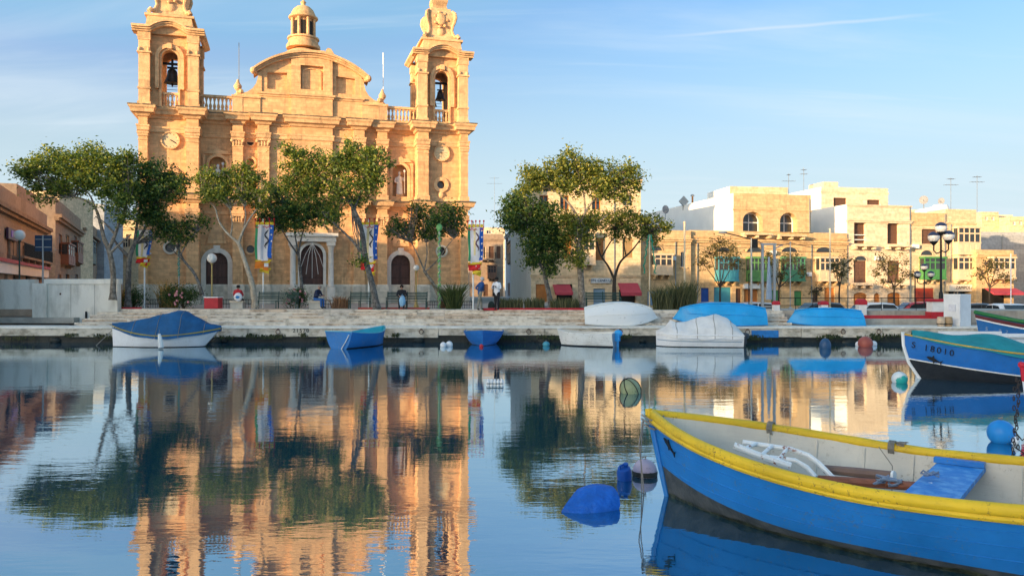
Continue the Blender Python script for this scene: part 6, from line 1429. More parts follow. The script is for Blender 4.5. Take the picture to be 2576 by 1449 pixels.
# tinsel-wrapped poles and garland tree
def tinsel_pole(label, px, pt, pb, Y, m, thick, full=True):
    b = at(px, pb, Y); b.z = GZ; h = gz(pt, Y) - GZ; t = thing('tinsel_pole', label, 'decorated pole', b, 0, 'poles wrapped in green tinsel')
    MB().tube([(0, 0, 0), (0, 0, h)], .04, 6).build('pole', GREYM, t); s = MB(); z0 = 0 if full else h * .42
    rnd = random.Random(px)
    s.tube([((thick * .5) * math.cos(i * .9), (thick * .5) * math.sin(i * .9), z0 + (h - z0) * i / 90) for i in range(91)], thick * .42, 5)
    for i in range(220):
        z = rnd.uniform(z0, h); a = rnd.uniform(0, 6.3); d = Vector((math.cos(a), math.sin(a), rnd.uniform(-.4, .4))); s.add((Vector((0, 0, z)), Vector((0, 0, z + .05)), Vector((0, 0, z)) + d * thick * 1.5), ((0, 1, 2),))
    s.build('tinsel', m, t)
    MB().ell((0, 0, h + .05), (thick * 1.8, thick * 1.4, thick * 2.2), 10, 8).build('tinsel_top', m, t, True)
TINS = mat('pale_green_tinsel', (.16, .42, .14), .4, .3, 14, .4); TIND = mat('teal_tinsel', (.01, .26, .16), .4, .3, 14, .4)
tinsel_pole('pale green tinsel pole before the right tower', 1105, 575, 765, 45, TINS, .10)
tinsel_pole('teal tinsel pole by the small slanting tree', 450, 592, 748, 47, TIND, .07, False)
b = at(1634, 765, 44.6); b.z = GZ; gt = thing('garland_pole', 'cream pole with a tree-shaped green garland right of the trees', 'decorated pole', b)
MB().tube([(0, 0, 0), (0, 0, gz(590, 44.6) - GZ)], .04, 8).build('pole', mat('cream_pole_paint', (.62, .52, .36), .5), gt, True)
for sx in (-1, 1):
    P_ = []; rnd = random.Random(5)
    for i in range(25): f = i / 24; P_.append((sx * (.06 + .30 * f + (.07 if i % 5 == 4 else 0) - .12 * max(0, f - .85) * 6), -.05, gz(592, 44.6) - GZ - f * 2.15))
    m = MB(); m.tube(P_, .035, 5)
    for i in range(140):
        p = Vector(rnd.choice(P_)); d = Vector((rnd.uniform(-1, 1), rnd.uniform(-1, 1), rnd.uniform(-1, 1))).normalized() * .1; m.add((p, p + Vector((0, 0, .03)), p + d), ((0, 1, 2),))
    m.build('garland', TIND, gt)
# plain poles, lamp arm, steel frame
def pole(label, px, pt, Y, m, r=.045, zb=GZ):
    b = at(px, 760, Y); t = thing('pole', label, 'pole', (b.x, b.y, zb), 0, 'thin poles on the promenade'); h = gz(pt, Y) - zb
    MB().tube([(0, 0, 0), (0, 0, h)], r, 8).build('shaft', m, t, True); MB().ell((0, 0, h), (r * 1.5, r * 1.5, r * 1.5), 8, 6).build('knob', m, t, True); MB().lathe([(.12, 0), (.12, .04), (.05, .1)], 0, 0, 0, 8).build('foot', m, t)
pole('cream flagpole right of the garland pole', 1722, 560, 45.5, mat('cream_pole_paint', (0, 0, 0)), .055)
pole('cream flagpole near the stone balcony house', 2088, 577, 45, mat('cream_pole_paint', (0, 0, 0)), .045)
pole('thin grey pole right of the steel frame', 1988, 610, 45, GREYM, .03)
pole('thin dark pole left of the steel frame', 1884, 690, 45, IRON, .03)
pole('thin white pole at the far right before the corner house', 2543, 640, 46, WHITEP, .03)
pole('slim dark pole beside the smaller triple lamp', 2302, 690, 50, IRON, .035, .3)
b = at(1934, 788, 42.3); fr = thing('steel_frame', 'tall grey steel lifting frame with two posts on the quay', 'frame', (b.x, b.y, GZ - .1)); h = gz(612, 42.3) - GZ + .1
xa, xb = gx(1918, 42.3) - b.x, gx(1948, 42.3) - b.x
for x in (xa, xb):
    MB().box(x - .06, x + .06, -.06, .06, 0, h).build('post', GREYM, fr); MB().box(x - .16, x + .16, -.16, .16, 0, .03).build('base_plate', GREYM, fr)
MB().box(xa - .1, xb + .1, -.05, .05, h - .1, h).build('top_beam', GREYM, fr); MB().box(xa, xb, -.03, .03, .25, .33).build('cross_beam', GREYM, fr); MB().box(xa, xb, -.03, .03, 1.2, 1.26).build('cross_beam', GREYM, fr)
MB().tube([(xb, 0, h - .3), (xb + .35, 0, h - .12), (xb + .45, 0, h - .12)], .03, 5).build('hook_arm', GREYM, fr)
cl = MB(); cl.grid([[((xa + xb) / 2 + .03 + (.05 + .14 * f) * math.sin(k * 1.3), .04 * math.cos(k * 1.3), h * (.80 - .62 * f)) for k in range(6)] for f in [i / 8 for i in range(9)]]); cl.build('hanging_sheet', mat('grey_blue_sheet', (.26, .33, .42), .8, .2), fr, True)
b = at(1890, 780, 46); lp_ = thing('road_lamp', 'road lamp with a long arm and flat grey head beside the frame', 'street lamp', (b.x, b.y, GZ)); h = gz(600, 46) - GZ
MB().tube([(0, 0, 0), (0, 0, h)], [.07, .05], 8).build('post', GREYM, lp_, True); MB().tube([(0, 0, h - .05), (-.8, 0, h + .15), (gx(1825, 46) - b.x, 0, gz(586, 46) - GZ)], .035, 6).build('arm', IRON, lp_, True)
x = gx(1818, 46) - b.x; MB().ell((x, 0, gz(585, 46) - GZ), (.26, .1, .08), 10, 6).build('lamp_head', GREYM, lp_, True); MB().box(.06, .34, -.12, .12, h - .55, h - .02).build('signal_box', IRON, lp_)
# benches
BENCHG = mat('dark_green_bench_paint', (.008, .05, .045), .5, .15)
def bench(label, p0, p1, Y, back=True, flip=False):
    b = at((p0 + p1) / 2, 770, Y); W = (p1 - p0) / F * Y; t = thing('park_bench', label, 'bench', (b.x, b.y, GZ), R(180) if flip else 0, 'dark green promenade benches')
    for k in range(5): MB().box(-W / 2, W / 2, -.24 + k * .1, -.16 + k * .1, .43, .46).build('seat_slat', BENCHG, t)
    for k in range(5):
        z = .54 + k * .085; MB().box(-W / 2, W / 2, .26 + .02 * k, .285 + .02 * k, z, z + .055).build('back_slat', BENCHG, t)
    for x in (-W / 2 + .03, 0, W / 2 - .03):
        m = MB(); m.box(x - .025, x + .025, -.24, -.19, 0, .43); m.box(x - .025, x + .025, .22, .27, 0, .45); m.tube([(x, .25, .43), (x, .38, .98)], .025, 5); m.box(x - .024, x + .024, -.24, .25, .40, .43); m.build('leg_frame', BENCHG, t)
    for x in (-W / 2 + .03, W / 2 - .03): MB().tube([(x, -.22, .43), (x, -.24, .64), (x, .26, .66)], .022, 5).build('armrest', BENCHG, t)
bench('slatted green bench left of the flowering bush', 646, 748, 45.6)
bench('dark green bench with the seated man', 972, 1074, 44.2, flip=False)
bench('dark green bench under the bare-limbed tree', 1474, 1562, 44.0)
bench('narrow dark bench left of the seated man', 878, 932, 45.4)
def railing(label, p0, p1, Y, zb, h, n, m=IRON, mid=True, Y1=None):
    a = Vector((gx(p0, Y), Y, zb)); c = Vector((gx(p1, Y1 or Y), Y1 or Y, zb)); d = c - a; t = thing('railing', label, 'railing', a, math.atan2(d.y, d.x)); W = d.length
    MB().tube([(0, 0, h), (W, 0, h)], .022, 6).build('top_rail', m, t)
    if mid: MB().tube([(0, 0, h * .5), (W, 0, h * .5)], .016, 5).build('lower_rail', m, t)
    for k in range(n + 1): x = W * k / n; MB().tube([(x, 0, 0), (x, 0, h)], .014, 5).build('baluster_bar', m, t)
railing('low black railing beside the oleander bush', 366, 404, 47.2, GZ, .5, 9)
railing('low black railing behind the planter and red-jacketed person', 548, 646, 46.9, GZ, .5, 14)
railing('low black railing between the portal bush and bench', 785, 880, 47, GZ, .45, 14)
railing('low black railing at the right church corner', 1076, 1192, 46.4, GZ, .4, 20)
railing('quay railing between the red-capped bollards', 1958, 2348, 41.9, GZ - .15, .80, 9)
# red planter, kerbs
b = at(537, 765, 45.8); pl = thing('red_planter', 'square red planter box with a white rim', 'planter', (b.x, b.y, GZ))
w = 17 / F * 45.8; MB().box(-w, w, -w, w, 0, .62).build('box', REDP, pl); MB().box(-w - .03, w + .03, -w - .03, w + .03, .62, .68).build('rim', WHITEP, pl); MB().box(-w + .05, w - .05, -w + .05, w - .05, .68, .70).build('soil', mat('soil', (.06, .04, .03), .95), pl)
def kerb(label, p0, p1, Y, h=.14, m=REDP, zb=GZ, d=.25):
    b = at(p0, 775, Y); t = thing('kerb', label, 'kerb', (b.x, Y, zb - .02)); W = (p1 - p0) / F * Y; n = max(1, int(W / 1.0))
    for k in range(n): MB().box(W * k / n + .004, W * (k + 1) / n - .004, 0, d, 0, h).build('kerb_stone', m, t)
kerb('short red kerb at the foot of the straight grey trunk', 299, 352, 45.0, .10); kerb('dull red kerb under the seated man and bench', 900, 1080, 44.0, .12, mat('dull_red_kerb', (.28, .05, .04), .7, .2)); kerb('long red kerb in front of the planter grass', 1215, 1478, 42.2, .13)
kerb('red kerb below the quay railing at right', 2172, 2376, 40.4, .20, REDP, LZ + .28, .3); kerb('grey low step below the red kerb', 2160, 2420, 40.1, .32, CONC, LZ, .5)
# bollards with red caps
def bollard(label, px, pt, w, Y, zb):
    b = at(px, 790, Y); t = thing('bollard', label, 'bollard', (b.x, Y, zb), 0, 'white bollards with red caps'); r = w / 2 / F * Y; h = gz(pt, Y) - zb
    MB().box(-r, r, -r, r, 0, h * .7).build('post', WHITEP, t); MB().lathe([(r * 1.55, h * .7), (r * 1.6, h * .78), (r * 1.5, h * .92), (r * .9, h)], 0, 0, 0, 4, math.pi / 4).build('cap', REDP, t)
bollard('red-capped white bollard beside the steel frame', 1952, 757, 15, 42, GZ - .2); bollard('red-capped white bollard above the low blue upturned boat', 2071, 757, 18, 42, GZ - .2); bollard('red-capped white bollard at the end of the low blue boat', 2166, 752, 20, 41.5, GZ - .4)
b = at(2352, 800, 40.6); t = thing('gate_pier', 'largest white pier with red top and base at the railing end', 'pier', (b.x, b.y, LZ + .3)); h = gz(752, 40.6) - LZ - .3
MB().box(-.28, .55, -.3, .3, .34, h * .86).build('post', WHITEP, t); MB().box(-.34, .6, -.36, .36, h * .86, h).build('cap', REDP, t); MB().box(-.32, .58, -.34, .34, 0, .34).build('base', REDP, t)
# white utility pillar
b = at(2408, 822, 38.9); t = thing('utility_pillar', 'tall white service pillar on the quay edge', 'pillar', (b.x, b.y, LZ), R(28)); MB().box(-.42, .42, -.42, .42, 0, 1.50).build('body', mat('pale_white_plaster', (.66, .68, .70), .7, .08, 3, .2), t); MB().box(-.43, .43, -.43, .43, 1.502, 1.55).build('top_slab', WHITEP, t)
MB().box(-.46, -.422, -.2, .14, .72, 1.05).build('notice', mat('faded_notice', (.58, .60, .66), .7, .15, 8), t)
for k in range(2): p = MB().lathe([(.03, 1.55), (.05, 1.6), (.04, 1.66), (.0, 1.68)], -.1 + .25 * k, 0, 0, 8).build('lug', IRON, t)
for px, lb, m_ in ((2367, 'pale wooden barrel beside the white pillar', mat('pale_barrel_wood', (.52, .40, .28), .7, .25, 6)), (2386, 'darker striped barrel in front of the white pillar', mat('brown_barrel_wood', (.36, .25, .14), .7, .3, 6))):
    b = at(px, 824, 38.35); t = thing('barrel', lb, 'barrel', (b.x, b.y, LZ)); MB().lathe([(.15, 0), (.18, .1), (.19, .25), (.17, .40), (.15, .46)], 0, 0, 0, 12).build('staves', m_, t, True); MB().lathe([(.19, .10), (.195, .14)], 0, 0, 0, 12).build('hoop', IRON, t)
# painted marks on the quay wall
qo = bpy.data.objects['quay']
MB((0, QY, 0)).box(gx(1890, QY), gx(1958, QY), QY - .035, QY - .02, gz(849, QY), gz(831, QY)).build('painted_patch', mat('painted_blue_patch', (.02, .17, .45), .8, .25, 5, .3), qo)['label'] = 'pale blue painted rectangle'
text_line('21570', .26, qo, (gx(757, QY), -.03, gz(832, QY)), mat('faded_black_paint', (.05, .05, .045), .9), .62, 'painted_digit')
# cars
def car(label, px, Y, col, rz=0, van=False):
    b = at(px, 780, Y); t = thing('parked_car', label, 'car', (b.x, b.y, .3), rz, 'cars parked behind the railing'); m = mat('car_' + label.split()[0] + '_paint', col, .3, .04, 2, 0, spec=.5, coat=.5)
    L, hH = 3.9, 1.42 + (.5 if van else 0)
    low = [(-1.95, .3), (1.95, .3), (1.95, .62), (1.82, .80), (1.0, .90), (.45, hH - .06), (-.2, hH), (-1.2, hH - .05), (-1.75, .92), (-1.95, .8)]
    bd = MB(); rows = []
    for f, sx in ((-1, .93), (-.86, 1.0), (.86, 1.0), (.999, .93)): rows.append([(x * sx, f * .80, z if z < .9 else z - (.06 if abs(f) > .9 else 0)) for x, z in low])
    bd.grid(rows, True); bd.add(rows[0], [tuple(range(len(low)))]).add(rows[-1], [tuple(range(len(low)))[::-1]]); bd.build('body', m, t, True, 35)
    for sy in (-1, 1):
        MB().add([(x, sy * .79 + sy * .012, z) for x, z in [(.82, .94), (.40, hH - .14), (-.3, hH - .1), (-.3, .94)]], [(0, 1, 2, 3)]).build('side_window', GLASS, t); MB().add([(x, sy * .79 + sy * .012, z) for x, z in [(-.38, .94), (-.38, hH - .1), (-1.15, hH - .14), (-1.5, .96)]], [(0, 1, 2, 3)]).build('side_window', GLASS, t)
        for x in (-1.2, 1.25):
            w = MB(); w.lathe([(.30, -.1), (.32, -.06), (.32, .06), (.30, .1)], 0, 0, 0, 16); o = w.build('wheel', IRON, t, True); o.location = (x, sy * .72, .32); o.rotation_euler = (R(90), 0, 0); MB().lathe([(.19, -.105), (.19, .105)], 0, 0, 0, 12).build('rim', GREYM, o)
        MB().ell((1.86, sy * .55, .7), (.1, .16, .08), 8, 6).build('headlight', mat('headlight_glass', (.7, .7, .68), .15, .03, 2, 0), t, True); MB().box(-1.93, -1.88, sy * .6 - .1, sy * .6 + .1, .7, .85).build('tail_light', REDP, t)
    MB().add([(.98, -.62, .93), (.98, .62, .93), (.48, .58, hH - .1), (.48, -.58, hH - .1)], [(0, 1, 2, 3)]).build('windscreen', GLASS, t).location = (.03, 0, .03)
    MB().add([(-1.74, .62, .95), (-1.74, -.62, .95), (-1.24, -.58, hH - .1), (-1.24, .58, hH - .1)], [(0, 1, 2, 3)]).build('rear_window', GLASS, t).location = (-.03, 0, .03)
car('black hatchback behind the railing near the lone bollard', 2082, 51, (.02, .022, .026), R(8)); car('silver hatchback behind the railing left of the black one', 1885, 52, (.45, .46, .48), R(180)); car('white hatchback right of the red-capped bollards', 2215, 50, (.70, .71, .71), R(5)); car('red hatchback before the red shopfront', 2330, 53, (.40, .02, .02), R(-4)); car('pearl white saloon behind the blue traditional boat', 2528, 46.5, (.68, .69, .70), R(80)); car('graphite dark saloon left of the pearl one', 2460, 48, (.05, .055, .06), R(5)); car('blue hatchback half hidden by the reeds', 1800, 53, (.03, .08, .2), R(0))
# ---------------------------------------------------------------- buoys and floats
def buoy_loc(px, py): Y = EYE * F / (py - HZ); return Vector((gx(px, Y), Y, 0)), Y / F
def ball(label, px, py, rp, m, flat=1.0, band=None, cat='buoy', name='buoy', rz=None, lift=.45):
    p, s = buoy_loc(px, py); r = rp * s; t = thing(name, label, cat, p); 
    if rz: t.rotation_euler = rz
    MB().ell((0, 0, r * lift), (r, r, r * flat), 18, 12).build('float_body', m, t, True)
    if band: MB().lathe([(r * 1.02, r * lift - r * .32), (r * 1.05, r * lift - r * .05), (r * 1.02, r * lift + r * .06)], 0, 0, 0, 18).build('dark_band', band, t, True)
    MB().tube([(0, 0, r * (lift + flat) - .01), (.02, 0, r * (lift + flat) + r * .22), (-.04, 0, r * (lift + flat) + r * .1)], r * .07, 5).build('eye_loop', ROPE, t)
    return t
SCUM = mat('dark_slime', (.015, .02, .018), .6, .3)
ball('grey-mauve ball buoy with a dark waterline by the bow line', 1622, 1196, 31, paint('grey_mauve_plastic', (.36, .32, .42), (.1, .12, .1), 1.0), 1, SCUM, lift=.35)
p, s = buoy_loc(1571, 1206); t = thing('drum_float', 'small blue plastic drum float beside the grey ball buoy', 'float', p, .4); t.rotation_euler = (R(18), R(-14), .4)
DB = mat('dark_blue_plastic', (.004, .06, .32), .35, .15); MB().lathe([(.06, -.12), (.095, -.08), (.1, .08), (.085, .15), (.05, .17)], 0, 0, .03, 14).build('drum', DB, t, True); MB().lathe([(.03, .17), (.035, .21), (.0, .215)], .03, 0, .03, 8).build('cap', DB, t, True); MB().tube([(-.06, 0, .19), (-.06, 0, .24), (.0, 0, .24)], .015, 6).build('handle', DB, t)
p, s = buoy_loc(1482, 1276); t = thing('covered_float', 'blue canvas-wrapped block float lying on the water', 'float', p, R(12)); m = MB()
# wrapped shape: high back edge, sloping front with sagging corners
rows = [[(-.40, -.14, -.05), (-.14, -.27, -.06), (.12, -.24, -.05), (.34, -.15, -.05)], [(-.37, -.12, .02), (-.15, -.23, .05), (.10, -.20, .09), (.335, -.13, .15)], [(-.27, -.02, .10), (-.09, -.08, .17), (.10, -.06, .235), (.32, -.04, .235)], [(-.08, .12, .26), (.03, .12, .315), (.15, .12, .325), (.29, .12, .27)], [(-.06, .22, .18), (.05, .24, .2), (.15, .24, .2), (.28, .2, .16)], [(-.06, .24, -.05), (.05, .26, -.05), (.15, .26, -.05), (.29, .22, -.05)]]
m.grid(rows); m.add([r[0] for r in rows], [tuple(range(6))]).add([r[-1] for r in rows], [tuple(range(5, -1, -1))]); o = m.build('canvas_wrap', mat('wet_blue_canvas', (.004, .10, .46), .5, .3, 4, .8, 7, dist=.06), t, True, 75); md = o.modifiers.new('round', 'SUBSURF'); md.levels = 1; md.render_levels = 1
t.scale = (1.0, 1.0, .88)
t = ball('leaning pale green cone buoy tied with dark cord', 1590, 988, 25, paint('pale_green_plastic', (.24, .28, .15), (.06, .07, .04), 1.0), 1.15, None, rz=(0, R(-28), 0), lift=.35)
cd = MB(); r = .25
for k in range(3): a = k * 1.05; cd.tube([(r * 1.02 * math.sin(q) * math.cos(a), r * 1.02 * math.sin(q) * math.sin(a), r * .35 + r * 1.17 * math.cos(q)) for q in [i * 2 * math.pi / 20 for i in range(21)]], .011, 4)
cd.build('cord_net', IRON, t)
p, s = buoy_loc(1245, 970); t = thing('float_raft', 'row of white plastic floats tied together on the water', 'float', p, 0)
for k in range(5): MB().lathe([(.02, -.1), (.05, -.08), (.052, .06), (.025, .10), (.02, .13)], -.18 + .09 * k, 0, .05, 10).build('bottle_float', WHITEB, t, True)
MB().tube([(-.22, -.05, .06), (.22, -.05, .06)], .012, 5).build('lashing', GREENP, t)
ball('teal and white ball buoy by the teal-covered boat', 2263, 962, 19, mat('white_teal_plastic', (.62, .66, .66), .45, .05, 1.2, .1, col2=(.02, .34, .30), lo=.5, hi=.52), 1, None)
t = ball('bright blue ball buoy at the right edge', 2518, 1112, 32, paint('bright_blue_plastic', (.01, .24, .64), (.1, .2, .3), .8), 1.0, None, lift=.75); MB().ell((.12, -.2, .06), (.06, .06, .07), 10, 8).build('white_float', WHITEB, t, True)
ball('rusty red ball buoy between white floats near the quay', 2177, 872, 18, paint('rusty_red_plastic', (.30, .07, .05), (.1, .05, .04), 1.0), 1.0, None)
ball('white float just left of the rusty red buoy', 2160, 870, 8, WHITEB); ball('white float just right of the rusty red buoy', 2198, 869, 8, WHITEB)
ball('dull blue conical buoy near the quay', 2076, 876, 14, mat('dull_blue_plastic', (.02, .07, .16), .5, .2), 1.35); ball('yellow ball buoy beside the pale-sheeted motorboat', 1792, 872, 13, mat('yellow_plastic', (.68, .40, .02), .45, .1), 1.0, None, lift=.7)
ball('small red float under the clinker dinghy bow', 1211, 873, 5, REDP, 1.0); ball('white float, left of a tied pair by the quay', 1115, 872, 8, WHITEB); ball('white float, right of a tied pair by the quay', 1130, 871, 9, WHITEB); ball('teal jug float between the two dinghies', 1374, 870, 9, CYAND, .8)
# red and white bow at the right edge with chain
h = Hull(4.5, .8, 1.0, .75, .8, .5, 2.2, 1.6, .7, -.2, .15, .3, .35)
p, s = buoy_loc(2566, 1040); rt = thing('moored_boat', 'red and white bow just entering at the right edge', 'boat', (p.x, p.y, 0), R(-6)); hull_parts(h, rt, WHITEB, BLACKB, GREYI, mat('crimson_rail_paint', (.50, .008, .03), .45, .1), boot=.05, rr=.06)
m = MB()
for sd in (-1, 1): m.grid(h.skin(.72, 1, sd, -.01, ns=3))
m.build('red_topstrake', mat('crimson_rail_paint', (0, 0, 0)), rt, True)
p, s = buoy_loc(2552, 1140); t = thing('mooring_chain', 'tangled dark mooring chain hanging from the red bow', 'chain', p); rnd = random.Random(4); zt = .95
top = at(2560, 955, p.y + .3) - p
for k in range(26):
    f = k / 25; c = Vector((0, 0, -.1)).lerp(top, f) + Vector((.03 * math.sin(k * 1.9), .03 * math.cos(k * 2.3), 0)); o = MB(); a = k * 1.57
    o.tube([(c.x + .022 * math.cos(q) * math.cos(a), c.y + .022 * math.cos(q) * math.sin(a), c.z + .04 * math.sin(q)) for q in [i * 2 * math.pi / 8 for i in range(9)]], .009, 4); o.build('link', mat('rusty_black_iron', (.03, .02, .018), .7, .3), t)
w_ = MB(); w_.tube([(0, 0, .35), (.12, 0, .2), (.3, .1, .28), (.5, .1, .3)], .01, 4).tube([(0, 0, .1), (.15, 0, -.0), (.3, 0, .05), (.5, 0, .06)], .01, 4); w_.build('loose_line', mat('rusty_black_iron', (0, 0, 0)), t)
# ---------------------------------------------------------------- people
def person(label, loc, rz, J, cl, hair, hairm, prop=None, scale=1.0):
    """J: joint dict in metres (facing -y). cl: materials (skin, top, legs, shoes)"""
    t = thing('person', label, 'person', loc, rz)
    B = [('pel', 'sp', .135, 1), ('sp', 'ch', .15, 1), ('ch', 'nk', .085, 1), ('nk', 'hb', .055, 0), ('hb', 'hd', .085, 0), ('hd', 'ht', .075, 0)]
    for s in 'LR':
        B += [('ch', 'sh' + s, .075, 1), ('sh' + s, 'el' + s, .055, 1), ('el' + s, 'wr' + s, .04, 1), ('wr' + s, 'ha' + s, .034, 0), ('pel', 'hi' + s, .105, 2), ('hi' + s, 'kn' + s, .075, 2), ('kn' + s, 'an' + s, .05, 2), ('an' + s, 'to' + s, .042, 3)]
    rad = dict(pel=.145, sp=.14, ch=.15, nk=.07, hb=.06, hd=.098, ht=.07)
    for s in 'LR': rad.update({'sh' + s: .075, 'el' + s: .055, 'wr' + s: .038, 'ha' + s: .034, 'hi' + s: .10, 'kn' + s: .068, 'an' + s: .05, 'to' + s: .036})
    names = list(rad); bm = bmesh.new(); sk = bm.verts.layers.skin.verify(); V = {}
    for n in names:
        v = bm.verts.new(J[n]); r = rad[n]; v[sk].radius = (r * (1.15 if n in ('pel', 'ch', 'sp') else 1), r * (.85 if n in ('pel', 'ch', 'sp') else 1)); V[n] = v
    V['pel'][sk].use_root = True
    for a, b_, r, m in B: bm.edges.new((V[a], V[b_]))
    me = bpy.data.meshes.new('sk'); bm.to_mesh(me); bm.free(); o = bpy.data.objects.new('sk', me); COL.objects.link(o)
    o.modifiers.new('s', 'SKIN').use_smooth_shade = True; o.modifiers.new('u', 'SUBSURF').levels = 2
    dg = bpy.context.evaluated_depsgraph_get(); body = bpy.data.meshes.new_from_object(o.evaluated_get(dg)); bpy.data.objects.remove(o); body.name = 'body'
    body.materials.clear()
    for m in list(cl) + [IRON, mat('lip_tone', (.30, .10, .08), .6)]: body.materials.append(m)
    bm = bmesh.new(); bm.from_mesh(body)
    def seg(p, a, b_):
        d = b_ - a; k = max(0, min(1, (p - a).dot(d) / max(1e-9, d.length_squared))); return (p - a - d * k).length
    JV = {k: Vector(v) for k, v in J.items()}
    for f in bm.faces:
        c = f.calc_center_median(); f.material_index = min(B, key=lambda q: seg(c, JV[q[0]], JV[q[1]]) / (q[2] if q[2] > .05 else .06))[3]; f.smooth = True
    def addm(mb, mi):
        vs = [bm.verts.new(v) for v in mb.v]
        for q in mb.f:
            try: f = bm.faces.new([vs[i] for i in q]); f.material_index = mi; f.smooth = True
            except ValueError: pass
    for s in 'LR':                                # fingers and thumb
        h_ = JV['ha' + s]; d = (h_ - JV['wr' + s]).normalized(); side = d.cross(Vector((0, 0, 1)));
        if side.length < .2: side = Vector((1, 0, 0))
        side.normalize(); dn = Vector((0, -.35, -.3))
        for k, ln in enumerate((.07, .08, .078, .06)):
            p0 = h_ + side * (-.026 + .017 * k); addm(MB().tube([p0, p0 + d * ln * .55, p0 + d * ln * .85 + dn * .05], [.009, .0085, .007], 5), 0)
        p0 = (h_ + JV['wr' + s]) / 2 + side * .025; addm(MB().tube([p0, p0 + side * .03 + d * .02, p0 + side * .035 + d * .05], [.011, .01, .008], 5), 0)
    hd = JV['hd']; fw = Vector(J.get('face', (0, -1, 0))).normalized(); rt_ = fw.cross(Vector((0, 0, 1))).normalized()
    addm(MB().ell(hd + fw * .10 + Vector((0, 0, -.01)), (.016, .018, .022), 6, 5), 0)
    for sx in (-1, 1): addm(MB().ell(hd + rt_ * sx * .095, (.015, .022, .03), 6, 5), 0); addm(MB().ell(hd + fw * .092 + rt_ * sx * .034 + Vector((0, 0, .02)), (.012, .01, .008), 6, 4), 4)
    addm(MB().ell(hd + fw * .092 + Vector((0, 0, -.05)), (.022, .01, .007), 6, 4), 5)
    bm.to_mesh(body); bm.free()
    link('body', body, t)
    if hair:
        hm = MB(); hm.ell(hd + Vector((0, 0, .035)) - fw * .022, (.108, .112, .105), 14, 10); hm.build('hair', hairm, t, True)
    t.scale = (scale,) * 3
    return t
def stand(lean=0, arms='down', step=.06):
    J = dict(pel=(0, 0, .93), sp=(0, -.01 - lean * .3, 1.12), ch=(0, -lean * .7, 1.34), nk=(0, -lean, 1.47), hb=(0, -lean * 1.1 - .01, 1.54), hd=(0, -lean * 1.2 - .02, 1.62), ht=(0, -lean * 1.2 - .01, 1.70))
    for s, x in (('L', 1), ('R', -1)):
        J['sh' + s] = (x * .19, -lean * .8, 1.40)
        if arms == 'down': J['el' + s] = (x * .25, .02, 1.14); J['wr' + s] = (x * .25, -.08, .92); J['ha' + s] = (x * .24, -.11, .84)
        elif arms == 'chest': J['el' + s] = (x * .26, -.05, 1.14); J['wr' + s] = (x * .1, -.24, 1.22); J['ha' + s] = (x * .04, -.27, 1.27)
        elif arms == 'hip': J['el' + s] = (x * .3, .1, 1.16); J['wr' + s] = (x * .2, -.1, 1.04); J['ha' + s] = (x * .15, -.16, 1.02)
        J['hi' + s] = (x * .1, 0, .88); J['kn' + s] = (x * .11, -step * x - .02, .49); J['an' + s] = (x * .12, -step * 1.6 * x + .02, .075); J['to' + s] = (x * .13, -step * 1.6 * x - .12, .04)
    return J
def sit(lean=.05, arms='lap'):
    J = dict(pel=(0, .05, .54), sp=(0, .05 - lean * .3, .72), ch=(0, .03 - lean, .94), nk=(0, .02 - lean * 1.3, 1.07), hb=(0, .0 - lean * 1.4, 1.14), hd=(0, -.02 - lean * 1.5, 1.22), ht=(0, -.01 - lean * 1.5, 1.30))
    for s, x in (('L', 1), ('R', -1)):
        J['sh' + s] = (x * .19, .02 - lean, 1.0); J['el' + s] = (x * .27, -.05 - lean, .76); J['wr' + s] = (x * .12, -.28 - lean, .72); J['ha' + s] = (x * .06, -.34 - lean, .72)
        J['hi' + s] = (x * .1, 0, .52); J['kn' + s] = (x * .13, -.42, .52); J['an' + s] = (x * .12, -.42, .09); J['to' + s] = (x * .13, -.58, .04)
    return J
SKIN = mat('skin', (.42, .24, .17), .6, .06); SKIND = mat('darker_skin', (.10, .055, .035), .55, .08)
TROUS = mat('black_trousers', (.012, .012, .016), .8, .2); JEANS = mat('blue_jeans', (.03, .12, .36), .8, .2); KHAKI = mat('grey_khaki_trousers', (.20, .19, .15), .8, .15); SHOE = mat('dark_shoes', (.02, .018, .016), .6)
def ploc(px, Y, z=GZ): return (gx(px, Y), Y, z)
person('man in blue jacket and khaki trousers walking near the church corner', ploc(1207, 41.9), R(120), stand(.12, 'hip', .12), (SKIN, mat('blue_jacket', (.012, .06, .20), .8, .2), KHAKI, SHOE), True, mat('grey_hair', (.42, .42, .42), .9))
person('man in a long white shirt and black trousers, hand to his face', ploc(1250, 42.1), R(-30), stand(.02, 'chest', .05), (SKIND, mat('white_shirt', (.66, .68, .72), .8, .08), TROUS, SHOE), True, mat('black_hair', (.008, .007, .007), .9))
m = person('seated man in black jacket holding a pale blue bag on the bench', ploc(1011, 44.15), R(5), sit(.1), (SKIN, mat('black_jacket', (.012, .014, .02), .8, .2), TROUS, SHOE), True, mat('dark_hair', (.03, .02, .015), .9))
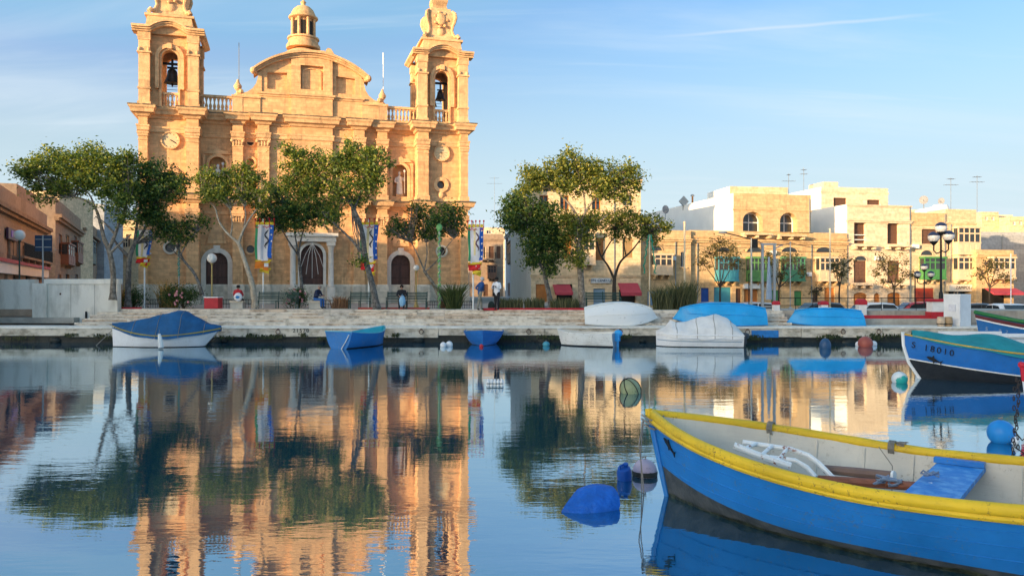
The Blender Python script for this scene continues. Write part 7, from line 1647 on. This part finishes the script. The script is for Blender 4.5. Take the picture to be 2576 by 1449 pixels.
bg = thing('cloth_bag', 'pale blue cloth bag held by the seated man', 'bag', ploc(1012, 43.72, GZ + .18)); MB().grid([[(w_ * math.cos(a) * .9 + .03 * math.sin(3 * a), w_ * math.sin(a) * .5, z) for a in [2 * math.pi * k / 12 for k in range(12)]] for z, w_ in ((0, .10), (.1, .17), (.3, .19), (.48, .13), (.58, .05))], True).build('bag_body', mat('pale_blue_cloth', (.22, .42, .62), .8, .15), bg, True); MB().tube([(-.05, 0, .56), (0, 0, .66), (.05, 0, .56)], .012, 5).build('handle', mat('pale_blue_cloth', (0, 0, 0)), bg)
person('person in a red jacket with white and blue back, seated by the planter', ploc(598, 45.6), R(175), sit(.05), (SKIN, mat('red_jacket', (.42, .02, .03), .8, .15), TROUS, SHOE), True, mat('black_hair', (0, 0, 0)))
bp = thing('backpack', 'round white and blue backpack on the red-jacketed person', 'backpack', ploc(599, 45.32, GZ + .44)); MB().ell((0, 0, .22), (.24, .13, .25), 14, 10).build('pack', mat('white_pack_cloth', (.66, .68, .72), .8), bp, True); MB().ell((0, -.06, .22), (.15, .09, .12), 12, 8).build('blue_emblem', mat('blue_pack_print', (.03, .2, .5), .7), bp, True)
person('person in navy jacket and blue jeans sitting beside the portal bush', ploc(795, 45.7), R(70), sit(.16), (SKIN, mat('navy_jacket', (.01, .02, .06), .8, .2), JEANS, SHOE), True, mat('grey_brown_hair', (.30, .24, .2), .9))
b = at(1236, 778, 42.6); t = thing('rucksack', 'dark rucksack standing on the ground between the two men', 'bag', (b.x, b.y, GZ)); MB().grid([[(w_ * math.cos(a), w_ * .7 * math.sin(a), z) for a in [2 * math.pi * k / 10 for k in range(10)]] for z, w_ in ((0, .14), (.12, .19), (.3, .18), (.42, .12), (.47, .03))], True).build('sack', mat('dark_green_cloth', (.02, .035, .03), .8, .2), t, True); MB().tube([(-.08, -.1, .4), (-.1, -.18, .25), (-.08, -.14, .08)], .015, 5).build('strap', IRON, t)
# seats under the two seated figures away from benches
for px, Y, lb in ((598, 45.62, 'low stone block under the red-jacketed person'), (795, 45.75, 'low stone block under the person in blue jeans')):
    t = thing('stone_seat', lb, 'seat', ploc(px, Y)); MB().box(-.35, .35, -.22, .22, 0, .36).build('block', CONC, t); MB().box(-.4, .4, -.26, .26, .36, .44).build('slab', PLINTH, t)
